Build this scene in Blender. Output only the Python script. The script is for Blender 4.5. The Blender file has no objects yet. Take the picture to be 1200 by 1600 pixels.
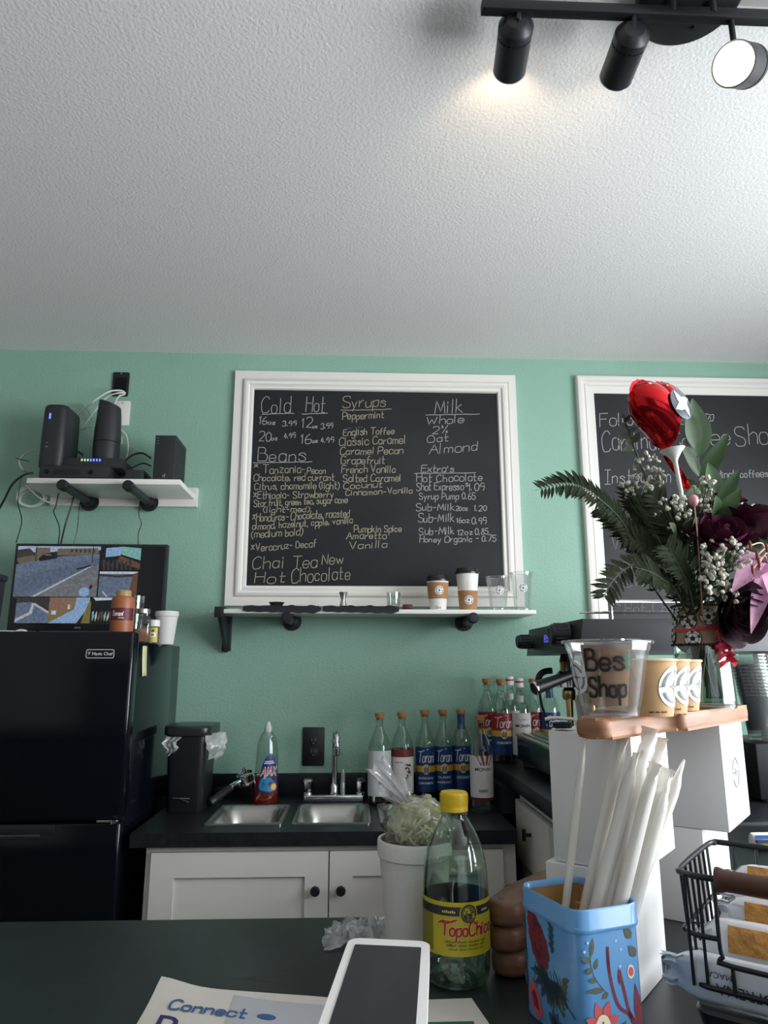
import bpy, bmesh, math, random
from mathutils import Vector, Matrix
R = math.radians
PI = math.pi
random.seed(11)
scene = bpy.context.scene
COL = scene.collection

# ------------------------------------------------------------------ camera
FPX, CAMH, PITCH, YAW = 1110.0, 1.37, R(12.28), R(2.4)
cam_d = bpy.data.cameras.new('camera'); cam = bpy.data.objects.new('camera', cam_d); COL.objects.link(cam)
cam_d.sensor_fit = 'VERTICAL'; cam_d.sensor_height = 36.0; cam_d.lens = FPX / 1600 * 36.0
cam_d.clip_start = 0.02
cam.location = (0, 0, CAMH); cam.rotation_euler = (PI / 2 + PITCH, 0, -YAW)
scene.camera = cam

# ------------------------------------------------------------------ world, lights, exposure
scene.view_settings.view_transform = 'Standard'; scene.view_settings.look = 'None'
scene.view_settings.gamma = 1.0; scene.view_settings.use_curve_mapping = False
scene.view_settings.exposure = -0.42
w = bpy.data.worlds.new('daylight'); scene.world = w; w.use_nodes = True
w.node_tree.nodes['Background'].inputs[0].default_value = (0.75, 0.85, 1.0, 1); w.node_tree.nodes['Background'].inputs[1].default_value = 0.6

def area_light(name, loc, rot, sx, sy, power, color, spread=180):
    d = bpy.data.lights.new(name, 'AREA'); d.shape = 'RECTANGLE'; d.size = sx; d.size_y = sy; d.energy = power; d.color = color
    d.spread = R(spread)
    o = bpy.data.objects.new(name, d); COL.objects.link(o); o.location = loc; o.rotation_euler = rot
    return o
# daylight through the two shop windows (right wall and street front)
area_light('daylight_side_window', (2.56, 0.30, 1.55), (0, R(90), 0), 1.7, 2.7, 300, (1.0, 0.985, 0.96))
area_light('daylight_street_window', (1.25, -2.58, 1.6), (R(90), 0, 0), 2.1, 1.8, 14, (1.0, 0.985, 0.96))

# ------------------------------------------------------------------ pixel -> world (on a real plane of the room)
def _ray(u, v):
    f = Vector((math.sin(YAW) * math.cos(PITCH), math.cos(YAW) * math.cos(PITCH), math.sin(PITCH)))
    r = Vector((math.cos(YAW), -math.sin(YAW), 0)); up = r.cross(f)
    return f * FPX + r * (u - 600) + up * (800 - v)
def at(u, v, X=None, Y=None, Z=None):
    d = _ray(u, v)
    t = X / d.x if X is not None else (Y / d.y if Y is not None else (Z - CAMH) / d.z)
    return Vector((0, 0, CAMH)) + d * t

# ------------------------------------------------------------------ materials
def lin(h):
    if not isinstance(h, str): return tuple(h) + (1,)
    c = [int(h[i:i + 2], 16) / 255 for i in (0, 2, 4)]
    return tuple((x / 12.92 if x <= .04045 else ((x + .055) / 1.055) ** 2.4) for x in c) + (1,)
MATS = {}
def mat(name, color='808080', rough=0.5, metal=0.0, bump=0, bscale=200, var=0, vscale=5, emit=0, spec=0.5, coat=0, sheen=0, sub=0, kind='noise', stretch=None, dist=0.002):
    if name in MATS: return MATS[name]
    m = bpy.data.materials.new(name); m.use_nodes = True; nt = m.node_tree; n = nt.nodes; b = n['Principled BSDF']
    c = lin(color)
    b.inputs['Base Color'].default_value = c; b.inputs['Roughness'].default_value = rough; b.inputs['Metallic'].default_value = metal
    b.inputs['Specular IOR Level'].default_value = spec
    if coat: b.inputs['Coat Weight'].default_value = coat; b.inputs['Coat Roughness'].default_value = 0.08
    if sub: b.inputs['Subsurface Weight'].default_value = sub; b.inputs['Subsurface Radius'].default_value = (.02, .015, .01)
    tc = n.new('ShaderNodeTexCoord'); mp = n.new('ShaderNodeMapping'); nt.links.new(tc.outputs['Object'], mp.inputs[0])
    if stretch: mp.inputs['Scale'].default_value = stretch
    if var:
        t = n.new('ShaderNodeTexNoise'); t.inputs['Scale'].default_value = vscale; t.inputs['Detail'].default_value = 5
        nt.links.new(mp.outputs[0], t.inputs['Vector'])
        r = n.new('ShaderNodeMix'); r.data_type = 'RGBA'
        r.inputs[6].default_value = tuple(x * (1 - var) for x in c[:3]) + (1,); r.inputs[7].default_value = tuple(min(1, x * (1 + var)) for x in c[:3]) + (1,)
        rm = n.new('ShaderNodeMapRange'); rm.inputs[1].default_value = .3; rm.inputs[2].default_value = .7
        nt.links.new(t.outputs[0], rm.inputs[0]); nt.links.new(rm.outputs[0], r.inputs[0]); nt.links.new(r.outputs[2], b.inputs['Base Color'])
    if bump:
        t = n.new('ShaderNodeTexNoise' if kind == 'noise' else 'ShaderNodeTexVoronoi'); t.inputs['Scale'].default_value = bscale
        if kind == 'noise': t.inputs['Detail'].default_value = 4
        nt.links.new(mp.outputs[0], t.inputs['Vector'])
        bp = n.new('ShaderNodeBump'); bp.inputs['Strength'].default_value = bump; bp.inputs['Distance'].default_value = dist
        nt.links.new(t.outputs[0], bp.inputs['Height']); nt.links.new(bp.outputs[0], b.inputs['Normal'])
    if emit:
        b.inputs['Emission Color'].default_value = c; b.inputs['Emission Strength'].default_value = emit
    MATS[name] = m; return m
def clear(name, tint='e8f0ec', gloss=0.12, rough=0.03, alpha_white=0.0, white='ffffff'):
    """thin clear plastic or glass: tinted transparency plus fresnel gloss, with an optional share of milky film"""
    if name in MATS: return MATS[name]
    m = bpy.data.materials.new(name); m.use_nodes = True; nt = m.node_tree; n = nt.nodes; n.clear()
    out = n.new('ShaderNodeOutputMaterial'); tr = n.new('ShaderNodeBsdfTransparent'); tr.inputs[0].default_value = lin(tint)
    gl = n.new('ShaderNodeBsdfGlossy'); gl.inputs['Roughness'].default_value = rough
    lw = n.new('ShaderNodeLayerWeight'); lw.inputs[0].default_value = 0.35
    mr = n.new('ShaderNodeMapRange'); mr.inputs[3].default_value = gloss * .35; mr.inputs[4].default_value = min(.85, gloss * 4)
    nt.links.new(lw.outputs['Facing'], mr.inputs[0])
    mx = n.new('ShaderNodeMixShader'); nt.links.new(mr.outputs[0], mx.inputs[0]); nt.links.new(tr.outputs[0], mx.inputs[1]); nt.links.new(gl.outputs[0], mx.inputs[2])
    last = mx
    if alpha_white:
        df = n.new('ShaderNodeBsdfPrincipled'); df.inputs['Base Color'].default_value = lin(white); df.inputs['Roughness'].default_value = .3
        m2 = n.new('ShaderNodeMixShader'); m2.inputs[0].default_value = alpha_white
        nt.links.new(mx.outputs[0], m2.inputs[1]); nt.links.new(df.outputs[0], m2.inputs[2]); last = m2
    nt.links.new(last.outputs[0], out.inputs[0])
    MATS[name] = m; return m

# ------------------------------------------------------------------ mesh builder
def cr(pts, n=4, closed=False):
    """Catmull-Rom through points of any dimension"""
    P = [Vector(p) for p in pts]
    if len(P) < 3: return P
    out = []
    N = len(P)
    rng = range(N) if closed else range(N - 1)
    for i in rng:
        a = P[(i - 1) % N] if (closed or i > 0) else P[0] * 2 - P[1]
        b = P[i]; c = P[(i + 1) % N]
        d = P[(i + 2) % N] if (closed or i < N - 2) else P[-1] * 2 - P[-2]
        for k in range(n):
            t = k / n
            out.append(0.5 * ((2 * b) + (c - a) * t + (2 * a - 5 * b + 4 * c - d) * t * t + (3 * b - a - 3 * c + d) * t ** 3))
    if not closed: out.append(P[-1])
    return out
def rot(ax, deg): return Matrix.Rotation(R(deg), 4, ax)
def tr(x, y, z): return Matrix.Translation((x, y, z))
def frame_to(p, q):
    """matrix taking +Z to the direction p->q, origin p"""
    z = (Vector(q) - Vector(p)).normalized()
    return Matrix.Translation(p) @ z.to_track_quat('Z', 'Y').to_matrix().to_4x4()
def rrect(w, d, r, n=5, cx=0, cy=0):
    o = []
    for (sx, sy, a0) in ((1, 1, 0), (-1, 1, 90), (-1, -1, 180), (1, -1, 270)):
        for k in range(n + 1):
            a = R(a0 + 90 * k / n); o.append((cx + sx * (w / 2 - r) + r * math.cos(a), cy + sy * (d / 2 - r) + r * math.sin(a)))
    return o
class MB:
    def __init__(s): s.v = []; s.f = []; s.m = []
    def add(s, vs, fs, mi=0, M=None):
        o = len(s.v)
        s.v += [tuple((M @ Vector(p)) if M else p) for p in vs]
        s.f += [tuple(i + o for i in f) for f in fs]; s.m += [mi] * len(fs); return s
    def bm(s, b, mi=0, M=None):
        b.verts.index_update()
        s.add([v.co.copy() for v in b.verts], [[v.index for v in f.verts] for f in b.faces], mi, M); b.free(); return s
    def box(s, c, d, mi=0, bev=0, seg=2, M=None):
        b = bmesh.new(); bmesh.ops.create_cube(b, size=1)
        for v in b.verts: v.co = Vector((v.co.x * d[0] + c[0], v.co.y * d[1] + c[1], v.co.z * d[2] + c[2]))
        if bev: bmesh.ops.bevel(b, geom=b.edges[:], offset=bev, segments=seg, affect='EDGES', profile=0.5)
        return s.bm(b, mi, M)
    def span(s, a, b, mi=0, bev=0, M=None):
        return s.box([(a[i] + b[i]) / 2 for i in range(3)], [abs(b[i] - a[i]) for i in range(3)], mi, bev, 2, M)
    def lathe(s, prof, n=32, mi=0, M=None, close=False):
        vs = []; fs = []
        for r, z in prof:
            for k in range(n):
                a = 2 * PI * k / n; vs.append((r * math.sin(a), -r * math.cos(a), z))
        L = len(prof)
        for i in range(L - 1):
            for k in range(n):
                fs.append((i * n + k, i * n + (k + 1) % n, (i + 1) * n + (k + 1) % n, (i + 1) * n + k))
        if prof[0][0] > 1e-6 and close: fs.append(tuple(range(n))[::-1])
        if prof[-1][0] > 1e-6 and close: fs.append(tuple(range((L - 1) * n, L * n)))
        return s.add(vs, fs, mi, M)
    def cyl(s, r, z0, z1, n=24, mi=0, M=None, bev=0):
        p = [(0, z0), (r - bev, z0), (r, z0 + bev), (r, z1 - bev), (r - bev, z1), (0, z1)] if bev else [(0, z0), (r, z0), (r, z1), (0, z1)]
        return s.lathe(p, n, mi, M)
    def prism(s, out, z0, z1, mi=0, M=None, bev=0, seg=2):
        n = len(out)
        vs = [(x, y, z0) for x, y in out] + [(x, y, z1) for x, y in out]
        fs = [tuple(range(n))[::-1], tuple(range(n, 2 * n))] + [(i, (i + 1) % n, n + (i + 1) % n, n + i) for i in range(n)]
        if bev:
            b = bmesh.new(); V = [b.verts.new(v) for v in vs]
            for f in fs: b.faces.new([V[i] for i in f])
            e = [x for x in b.edges if abs(x.verts[0].co.z - x.verts[1].co.z) < 1e-9]
            bmesh.ops.bevel(b, geom=e, offset=bev, segments=seg, affect='EDGES', profile=0.5)
            return s.bm(b, mi, M)
        return s.add(vs, fs, mi, M)
    def loft(s, rings, mi=0, M=None, cap=True, closed_ring=True):
        n = len(rings[0]); vs = [p for r in rings for p in r]; fs = []
        for i in range(len(rings) - 1):
            for k in range(n if closed_ring else n - 1):
                fs.append((i * n + k, i * n + (k + 1) % n, (i + 1) * n + (k + 1) % n, (i + 1) * n + k))
        if cap: fs += [tuple(range(n))[::-1], tuple(range((len(rings) - 1) * n, len(rings) * n))]
        return s.add(vs, fs, mi, M)
    def tube(s, pts, r, n=8, mi=0, M=None, sm=0, cap=True):
        P = cr(pts, sm) if sm else [Vector(p) for p in pts]
        rings = []; T = None; U = None
        for i, p in enumerate(P):
            t = (P[min(i + 1, len(P) - 1)] - P[max(i - 1, 0)])
            if t.length < 1e-9: t = Vector((0, 0, 1))
            t.normalize()
            if U is None:
                U = t.orthogonal().normalized()
            else:
                U = (U - t * U.dot(t))
                U = U.normalized() if U.length > 1e-6 else t.orthogonal().normalized()
            W = t.cross(U)
            rr = r[min(len(r) - 1, int(i * len(r) / len(P)))] if isinstance(r, (list, tuple)) and not callable(r) else (r(i / (len(P) - 1)) if callable(r) else r)
            rings.append([p + (U * math.cos(2 * PI * k / n) + W * math.sin(2 * PI * k / n)) * rr for k in range(n)])
        return s.loft(rings, mi, M, cap)
    def grid(s, fn, nu, nv, mi=0, M=None, wrap=False):
        vs = [fn(i / nu, j / nv) for j in range(nv + 1) for i in range(nu + 1)]
        fs = [(j * (nu + 1) + i, j * (nu + 1) + i + 1, (j + 1) * (nu + 1) + i + 1, (j + 1) * (nu + 1) + i) for j in range(nv) for i in range(nu)]
        return s.add(vs, fs, mi, M)
    def ball(s, c, r, sub=2, mi=0, sc=(1, 1, 1), M=None):
        b = bmesh.new(); bmesh.ops.create_icosphere(b, subdivisions=sub, radius=1)
        for v in b.verts: v.co = Vector((c[0] + v.co.x * r * sc[0], c[1] + v.co.y * r * sc[1], c[2] + v.co.z * r * sc[2]))
        return s.bm(b, mi, M)
    def poly(s, pts, mi=0, M=None): return s.add(pts, [tuple(range(len(pts)))], mi, M)
    def build(s, name, mats, parent=None, loc=(0, 0, 0), rz=0, smooth=38, fix=True, M=None):
        me = bpy.data.meshes.new(name)
        me.from_pydata(s.v, [], s.f)
        if not isinstance(mats, (list, tuple)): mats = [mats]
        for m in mats: me.materials.append(m)
        me.polygons.foreach_set('material_index', s.m)
        if fix:
            b = bmesh.new(); b.from_mesh(me); bmesh.ops.remove_doubles(b, verts=b.verts, dist=1e-6)
            bmesh.ops.recalc_face_normals(b, faces=b.faces); b.to_mesh(me); b.free()
        if smooth:
            me.shade_smooth(); me.set_sharp_from_angle(angle=R(smooth))
        me.update()
        o = bpy.data.objects.new(name, me); COL.objects.link(o)
        if parent: o.parent = parent
        o.location = loc; o.rotation_euler = (0, 0, rz)
        if M is not None: o.matrix_local = M
        return o

def tag(o, label, cat, group=None, kind=None):
    if label: o['label'] = label
    if cat: o['category'] = cat
    if group: o['group'] = group
    if kind: o['kind'] = kind
    return o
def thing(name, label, cat, loc=(0, 0, 0), rz=0, group=None):
    o = bpy.data.objects.new(name, None); COL.objects.link(o); o.empty_display_size = .05
    o.location = loc; o.rotation_euler = (0, 0, rz)
    return tag(o, label, cat, group)
def struct(o): o['kind'] = 'structure'; return o
def dup(root, loc=None, rz=None, label=None, group=None):
    r = root.copy(); COL.objects.link(r)
    if loc is not None: r.location = loc
    if rz is not None: r.rotation_euler = (0, 0, rz)
    if label: r['label'] = label
    if group: r['group'] = group
    for ch in list(root.children):
        c = ch.copy(); COL.objects.link(c); c.parent = r
        for g in ch.children:
            d = g.copy(); COL.objects.link(d); d.parent = c
    return r

# ------------------------------------------------------------------ handwriting: one-stroke letters on a grid (x, y with the base line at 3)
GL = {'A': (6, '033a63;1656'), 'B': (5, '030a;~0a3a49483707;~073756544303'), 'C': (5, '~594a2a080513334354'), 'D': (5, '030a;~0a2a4957543303'),
 'E': (5, '5a0a0353;0747'), 'F': (5, '5a0a03;0747'), 'G': (6, '~594a1a080513435456;5636'), 'H': (5, '030a;535a;0757'), 'I': (4, '232a;0a4a;0343'),
 'K': (5, '030a;5a07;2753'), 'L': (4, '0a0343'), 'M': (7, '031a446a73'), 'N': (5, '030a535a'), 'O': (6, '~3a19070513335365675 93a'), 'P': (5, '030a;~0a3a59573606'),
 'R': (5, '030a;~0a3a59573606;2653'), 'S': (5, '~594a1a09081746555443 1304'), 'T': (6, '0a6a;3a33'), 'U': (5, '~0a05133343555a'), 'V': (6, '0a335a'), 'W': (8, '0a2348638a'),
 'X': (5, '0a53;5a03'), 'J': (4, '~4a44331304'), 'Y': (5, '0a26;4a23'), 'Z': (5, '0a5a0353'),
 'a': (4, '~46371706041333 45;4743'), 'b': (4, '0a03;~06274746443303'), 'c': (4, '~4637170604133344'), 'd': (4, '4a43;~4637170604133345'), 'e': (4, '~05454637170604133344'),
 'f': (3, '~3a2a1813;0737'), 'g': (4, '~4637170604133345;~4741301001'), 'h': (4, '0a03;~0627374643'), 'i': (1, '0703;0908'), 'j': (2, '~171100;191a'), 'k': (4, '0a03;3705;1543'), 'l': (1, '0a03'),
 'm': (6, '0703;~0617273633;~3647576663'), 'n': (4, '0703;~0627374643'), 'o': (4, '~27170604133344463727'), 'p': (4, '0700;~0627474644331304'), 'q': (4, '4740;~4637170604133345'),
 'r': (3, '0703;~05162737'), 's': (4, '~46371706163544331304'), 't': (3, '~1a14132333;0737'), 'u': (4, '~0704132344;4743'), 'v': (4, '072347'), 'w': (6, '0723375367'), 'x': (4, '0743;4703'), 'y': (4, '0723;4710'), 'z': (4, '07470343'),
 '0': (4, '~2a08051323334548392a'), '1': (1, '081a13'), '2': (4, '~091a3a494703;0343'), '3': (4, '~091a3a483727;~27374544331304'), '4': (4, '2a0545;3833'), '5': (4, '4a0a07;~07374644331304'), '6': (4, '~3a180513334446361605'),
 '7': (4, '0a4a13'), '8': (4, '~2a1918364544331304051638392a'), '9': (4, '~493a1a080717374849;494533'), '.': (1, '0304'), ',': (1, '0402'), '-': (3, '0636'), '*': (4, '2926;0945;4905'), "'": (1, '0a08'),
 '$': (4, '~4939190817354413 04;2a23'), '%': (5, '4a13;~0a190818 0a;~4534344345'), '(': (2, '~2a080522'), ')': (2, '~0a282502'), '@': (7, '~565544354748575564767959 2a07 0412 52'), '/': (4, '034a'), '!': (1, '0a06;0403')}
def strokes(text, x0=0, y0=0, h=1.0, width=None, slant=0.0, jit=0.15, gap=1.7, space=3.2, rnd=random):
    """-> list of 2D polylines; cap height h, base line at y0, stretched to width"""
    polys = []; x = 0
    for ch in text:
        if ch == ' ': x += space; continue
        g = GL.get(ch)
        if not g: continue
        jx, jy, js = rnd.uniform(-jit, jit), rnd.uniform(-jit, jit) * 1.5, 1 + rnd.uniform(-jit, jit) * .35
        for part in g[1].split(';'):
            part = part.replace(' ', ''); sm = part.startswith('~'); part = part.lstrip('~')
            pts = [(x + jx + int(part[i], 16) * js, (int(part[i + 1], 16) - 3) * js + jy) for i in range(0, len(part) - 1, 2)]
            pts = [Vector((a + slant * b, b)) for a, b in pts]
            polys.append(cr(pts, 4) if sm else [p for i in range(len(pts) - 1) for p in [pts[i].lerp(pts[i + 1], k / 3) for k in range(3)]] + [pts[-1]])
        x += g[0] + gap
    W = max(x - gap, .5); s = h / 7.0; sx = (width / W) if width else s
    return [[(x0 + p.x * sx, y0 + p.y * s) for p in pl] for pl in polys]
def ribbon(mb, polys, w, fn, mi=0):
    """flat strokes of width w laid on a surface through fn(x, y) -> 3D"""
    for pl in polys:
        P = [Vector(p) for p in pl]
        if len(P) < 2: continue
        vs = []
        for i, p in enumerate(P):
            t = P[min(i + 1, len(P) - 1)] - P[max(i - 1, 0)]
            if t.length < 1e-9: t = Vector((1, 0))
            t.normalize(); n = Vector((-t.y, t.x)) * (w / 2)
            q = p - t * w * .35 if i == 0 else (p + t * w * .35 if i == len(P) - 1 else p)
            vs += [fn(q.x + n.x, q.y + n.y), fn(q.x - n.x, q.y - n.y)]
        mb.add(vs, [(2 * i, 2 * i + 1, 2 * i + 3, 2 * i + 2) for i in range(len(P) - 1)], mi)
_fc = {}
def printed(text, h, bold=0.0):
    """printed letters as flat triangles, cap height h, centred; -> verts2d, faces"""
    key = (text, bold)
    if key not in _fc:
        c = bpy.data.curves.new('t', 'FONT'); c.body = text; c.align_x = 'CENTER'; c.size = 1.0; c.offset = bold; c.resolution_u = 3
        o = bpy.data.objects.new('t', c); COL.objects.link(o)
        me = bpy.data.meshes.new_from_object(o)
        b = bmesh.new(); b.from_mesh(me); bmesh.ops.triangulate(b, faces=b.faces)
        xs = [v.co.x for v in b.verts] or [0]
        x = min(xs)
        while x < max(xs):
            bmesh.ops.bisect_plane(b, geom=b.verts[:] + b.edges[:] + b.faces[:], plane_co=(x, 0, 0), plane_no=(1, 0, 0)); x += .25
        b.verts.index_update()
        _fc[key] = ([(v.co.x, v.co.y) for v in b.verts], [tuple(v.index for v in f.verts) for f in b.faces])
        b.free(); bpy.data.objects.remove(o); bpy.data.curves.remove(c); bpy.data.meshes.remove(me)
    vs, fs = _fc[key]; s = h / 0.69
    return [(x * s, y * s) for x, y in vs], fs
def put_text(mb, text, h, fn, x=0, y=0, mi=0, bold=0.0, width=None, slant=0, up=1):
    if text.startswith('~'):   # print too small to read: a row of tiny marks, one digit per word
        n = sum(int(c) for c in text[1:]) + len(text) - 2; st = (width / n) if width else h * .85; k = 0
        for c in text[1:]:
            for _ in range(int(c)):
                a = -n * st / 2 + k * st; rect2d(mb, lambda p, q: fn(x + up * p, y + up * q), a, 0, a + st * .68, h * (.7 + .3 * ((k * 7) % 3) / 2), mi, 1); k += 1
            k += 1
        return
    vs, fs = printed(text, h, bold)
    if not vs: return
    W = max(v[0] for v in vs) - min(v[0] for v in vs); k = (width / W) if width else 1
    mb.add([fn(x + up * (a * k + slant * b), y + up * b) for a, b in vs], fs, mi)
def on_cyl(r, cz=0, a0=0.0, taper=None):
    """x along the girth, y up, facing -Y"""
    def fn(x, y):
        rr = r if taper is None else taper(cz + y) + r
        a = a0 + x / max(rr, 1e-4); return (rr * math.sin(a), -rr * math.cos(a), cz + y)
    return fn
def cyl_patch(mb, r, a0, a1, z0, z1, mi=0, n=20, taper=None, nz=1):
    def fn(i, j):
        a = R(a0 + (a1 - a0) * i); z = z0 + (z1 - z0) * j; rr = r if taper is None else taper(z) + r
        return (rr * math.sin(a), -rr * math.cos(a), z)
    mb.grid(fn, n, nz, mi)
def disc2d(mb, fn, cx, cy, r, mi, n=24, ry=None, hole=0):
    ry = ry or r
    if hole:
        vs = []
        for k in range(n):
            a = 2 * PI * k / n; vs += [fn(cx + r * math.cos(a), cy + ry * math.sin(a)), fn(cx + hole * math.cos(a), cy + hole * ry / r * math.sin(a))]
        mb.add(vs, [(2 * k, 2 * ((k + 1) % n), 2 * ((k + 1) % n) + 1, 2 * k + 1) for k in range(n)], mi)
    else:
        vs = [fn(cx, cy)]
        for q in (.5, 1):
            vs += [fn(cx + q * r * math.cos(2 * PI * k / n), cy + q * ry * math.sin(2 * PI * k / n)) for k in range(n)]
        fs = [(0, 1 + k, 1 + (k + 1) % n) for k in range(n)] + [(1 + k, 1 + n + k, 1 + n + (k + 1) % n, 1 + (k + 1) % n) for k in range(n)]
        mb.add(vs, fs, mi)
def rect2d(mb, fn, x0, y0, x1, y1, mi, nx=8, ny=1):
    mb.grid(lambda i, j: fn(x0 + (x1 - x0) * i, y0 + (y1 - y0) * j), nx, ny, mi)
def shape2d(mb, fn, pts, mi):
    """fan-filled outline in label coordinates"""
    c = (sum(p[0] for p in pts) / len(pts), sum(p[1] for p in pts) / len(pts))
    n = len(pts); mb.add([fn(*c)] + [fn(*p) for p in pts], [(0, 1 + k, 1 + (k + 1) % n) for k in range(n)], mi)
def compass(mb, fn, cx, cy, r, white, ink, n=28, disc=True, lift=None):
    """round shop sticker: pale disc, ring of marks, cross lines and a small star"""
    if disc: disc2d(mb, fn, cx, cy, r, white, n)
    f2 = lift or fn
    for k in range(16):
        a = 2 * PI * k / 16 + .2
        if k % 4 == 0: continue
        seg = [(cx + r * .74 * math.cos(a + d), cy + r * .74 * math.sin(a + d)) for d in (-.14, 0, .14)]
        ribbon(mb, [seg], r * .13, f2, ink)
    for a in (0, PI / 2, PI, 3 * PI / 2):
        ribbon(mb, [[(cx + r * .25 * math.cos(a), cy + r * .25 * math.sin(a)), (cx + r * .95 * math.cos(a), cy + r * .95 * math.sin(a))]], r * .05, f2, ink)
    pts = []
    for k in range(8):
        q = (.42 if k % 2 == 0 else .12) * r; a = PI / 4 * k + PI / 8 * 0
        pts.append((cx + q * math.cos(a), cy + q * math.sin(a)))
    shape2d(mb, f2, pts, ink)
# ================================================================== THE ROOM
WY = 2.80; CEIL = 2.655; FZ = 0.0
M_wall = mat('green_wall_paint', (0.27, 0.455, 0.36), .6, bump=.5, bscale=110, var=.05, vscale=3, dist=.004)
M_ceil = mat('white_ceiling_texture', (0.80, 0.785, 0.765), .85, bump=.38, bscale=125, dist=.004)
M_white = mat('white_painted_wood', (0.80, 0.77, 0.72), .4, bump=.06, bscale=60)
M_whitec = mat('white_cabinet_paint', (0.70, 0.67, 0.62), .45, bump=.05, bscale=40, var=.03)
M_floor = mat('grey_floor', (0.30, 0.27, 0.25), .5, var=.15, vscale=3)
M_plainwall = mat('side_wall_paint', (0.36, 0.35, 0.34), .7, bump=.3, bscale=95)
M_black = mat('black_plastic', (0.012, 0.012, 0.014), .4)
M_blackm = mat('black_satin_metal', (0.018, 0.018, 0.021), .42, metal=.3)
M_gloss = mat('black_gloss_enamel', (0.003, 0.004, 0.007), .13, spec=.3)
M_lam = mat('black_laminate', (0.012, 0.013, 0.017), .36, spec=.3, bump=.1, bscale=300, var=.3, vscale=60)
M_chrome = mat('chrome', (0.75, 0.76, 0.78), .12, metal=1)
M_steel = mat('brushed_steel', (0.48, 0.47, 0.45), .3, metal=1, bump=.05, bscale=80, stretch=(1, 12, 12))
M_glass = clear('clear_glass', 'f0f6f3', .14)
M_plast = clear('clear_plastic', 'f2f5f5', .15, .06, .06)
M_win = clear('window_pane', 'f7fbff', .06)
M_wtxt = mat('white_print', (0.82, 0.82, 0.80), .5)
M_ink = mat('black_print', (0.015, 0.015, 0.018), .6)
M_foam = mat('white_foam', (0.68, 0.655, 0.62), .6, bump=.15, bscale=300)
M_cork = mat('cork', 'a9764d', .75, var=.2, vscale=90)
M_grey = mat('grey_plastic', (0.22, 0.22, 0.23), .5)

struct(MB().span((-1.95, -2.6, -.06), (2.6, 2.92, 0)).build('floor', M_floor))
struct(MB().span((-1.95, -2.6, CEIL), (2.6, 2.92, CEIL + .08)).build('ceiling', M_ceil))
struct(MB().span((-1.95, WY, 0), (2.6, WY + .12, CEIL)).build('wall_back', M_wall))
struct(MB().span((-1.95, -2.6, 0), (-1.87, WY, CEIL)).build('wall_left', M_plainwall))
def wall_hole(name, axis, c, thick, lo, hi, hlo, hhi, z0, z1, m):
    mb = MB()
    for a, b, za, zb in ((lo, hlo, 0, CEIL), (hhi, hi, 0, CEIL), (hlo, hhi, 0, z0), (hlo, hhi, z1, CEIL)):
        if axis == 'x': mb.span((c, a, za), (c + thick, b, zb))
        else: mb.span((a, c, za), (b, c + thick, zb))
    return struct(mb.build(name, m, smooth=0))
wall_hole('wall_right', 'x', 2.42, .08, -2.6, WY, -1.1, 1.7, .7, 2.4, M_plainwall)
wall_hole('wall_front', 'y', -2.52, .08, -1.87, 2.42, .15, 2.3, .6, 2.45, mat('fill_cut_front_wall', (.10, .095, .09), .7))  # unseen wall, coloured dark to cut fill and the refrigerator's reflection
def window(name, axis, c, lo, hi, z0, z1):
    mb = MB(); t = .05
    def sp(a, b, za, zb, w=.03):
        if axis == 'x': mb.span((c - w, a, za), (c + w, b, zb))
        else: mb.span((a, c - w, za), (b, c + w, zb))
    sp(lo, hi, z0, z0 + t); sp(lo, hi, z1 - t, z1); sp(lo, lo + t, z0 + t, z1 - t); sp(hi - t, hi, z0 + t, z1 - t)
    mid = (lo + hi) / 2; sp(mid - .02, mid + .02, z0 + t, z1 - t, .02)
    o = struct(mb.build(name, M_white, smooth=0))
    g = MB()
    if axis == 'x': g.span((c - .003, lo + t, z0 + t), (c + .003, hi - t, z1 - t))
    else: g.span((lo + t, c - .003, z0 + t), (hi - t, c + .003, z1 - t))
    p = g.build('window_glass', M_win, o, smooth=0)
window('window_1', 'x', 2.46, -1.1, 1.7, .7, 2.4)
window('window_2', 'y', -2.48, .15, 2.3, .6, 2.45)

# ================================================================== CHALKBOARDS
M_board = mat('chalkboard_slate', (0.017, 0.018, 0.021), .40, spec=.28, bump=.04, bscale=200, var=.25, vscale=4)
M_chalk = mat('white_chalk', (0.36, 0.36, 0.34), .9)
M_chalky = mat('cream_chalk', (0.38, 0.35, 0.24), .9)
M_chalkf = mat('faint_chalk', (0.17, 0.17, 0.17), .9)
M_chalkp = mat('pink_chalk', (0.42, 0.13, 0.26), .9)
PROF1 = [(0, 0), (0, .018), (.030, .018), (.031, .014), (.034, .014), (.036, .020), (.041, .026), (.050, .029), (.058, .026), (.062, .020), (.064, .018), (.070, .020), (.076, .018), (.080, .010), (.080, .004)]
PROF2 = [(0, 0), (0, .022), (.004, .027), (.012, .029), (.020, .027), (.026, .020), (.030, .016), (.034, .016), (.036, .019), (.042, .019), (.044, .013), (.074, .012), (.078, .004)]
def sweep_rect(x0, z0, x1, z1, prof):
    mb = MB(); rings = []
    for d, h in prof:
        rings.append([(x0 + d, -h, z0 + d), (x1 - d, -h, z0 + d), (x1 - d, -h, z1 - d), (x0 + d, -h, z1 - d)])
    for i in range(len(rings) - 1):
        for k in range(4):
            mb.add([rings[i][k], rings[i][(k + 1) % 4], rings[i + 1][(k + 1) % 4], rings[i + 1][k]], [(0, 1, 2, 3)])
    return mb
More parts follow.
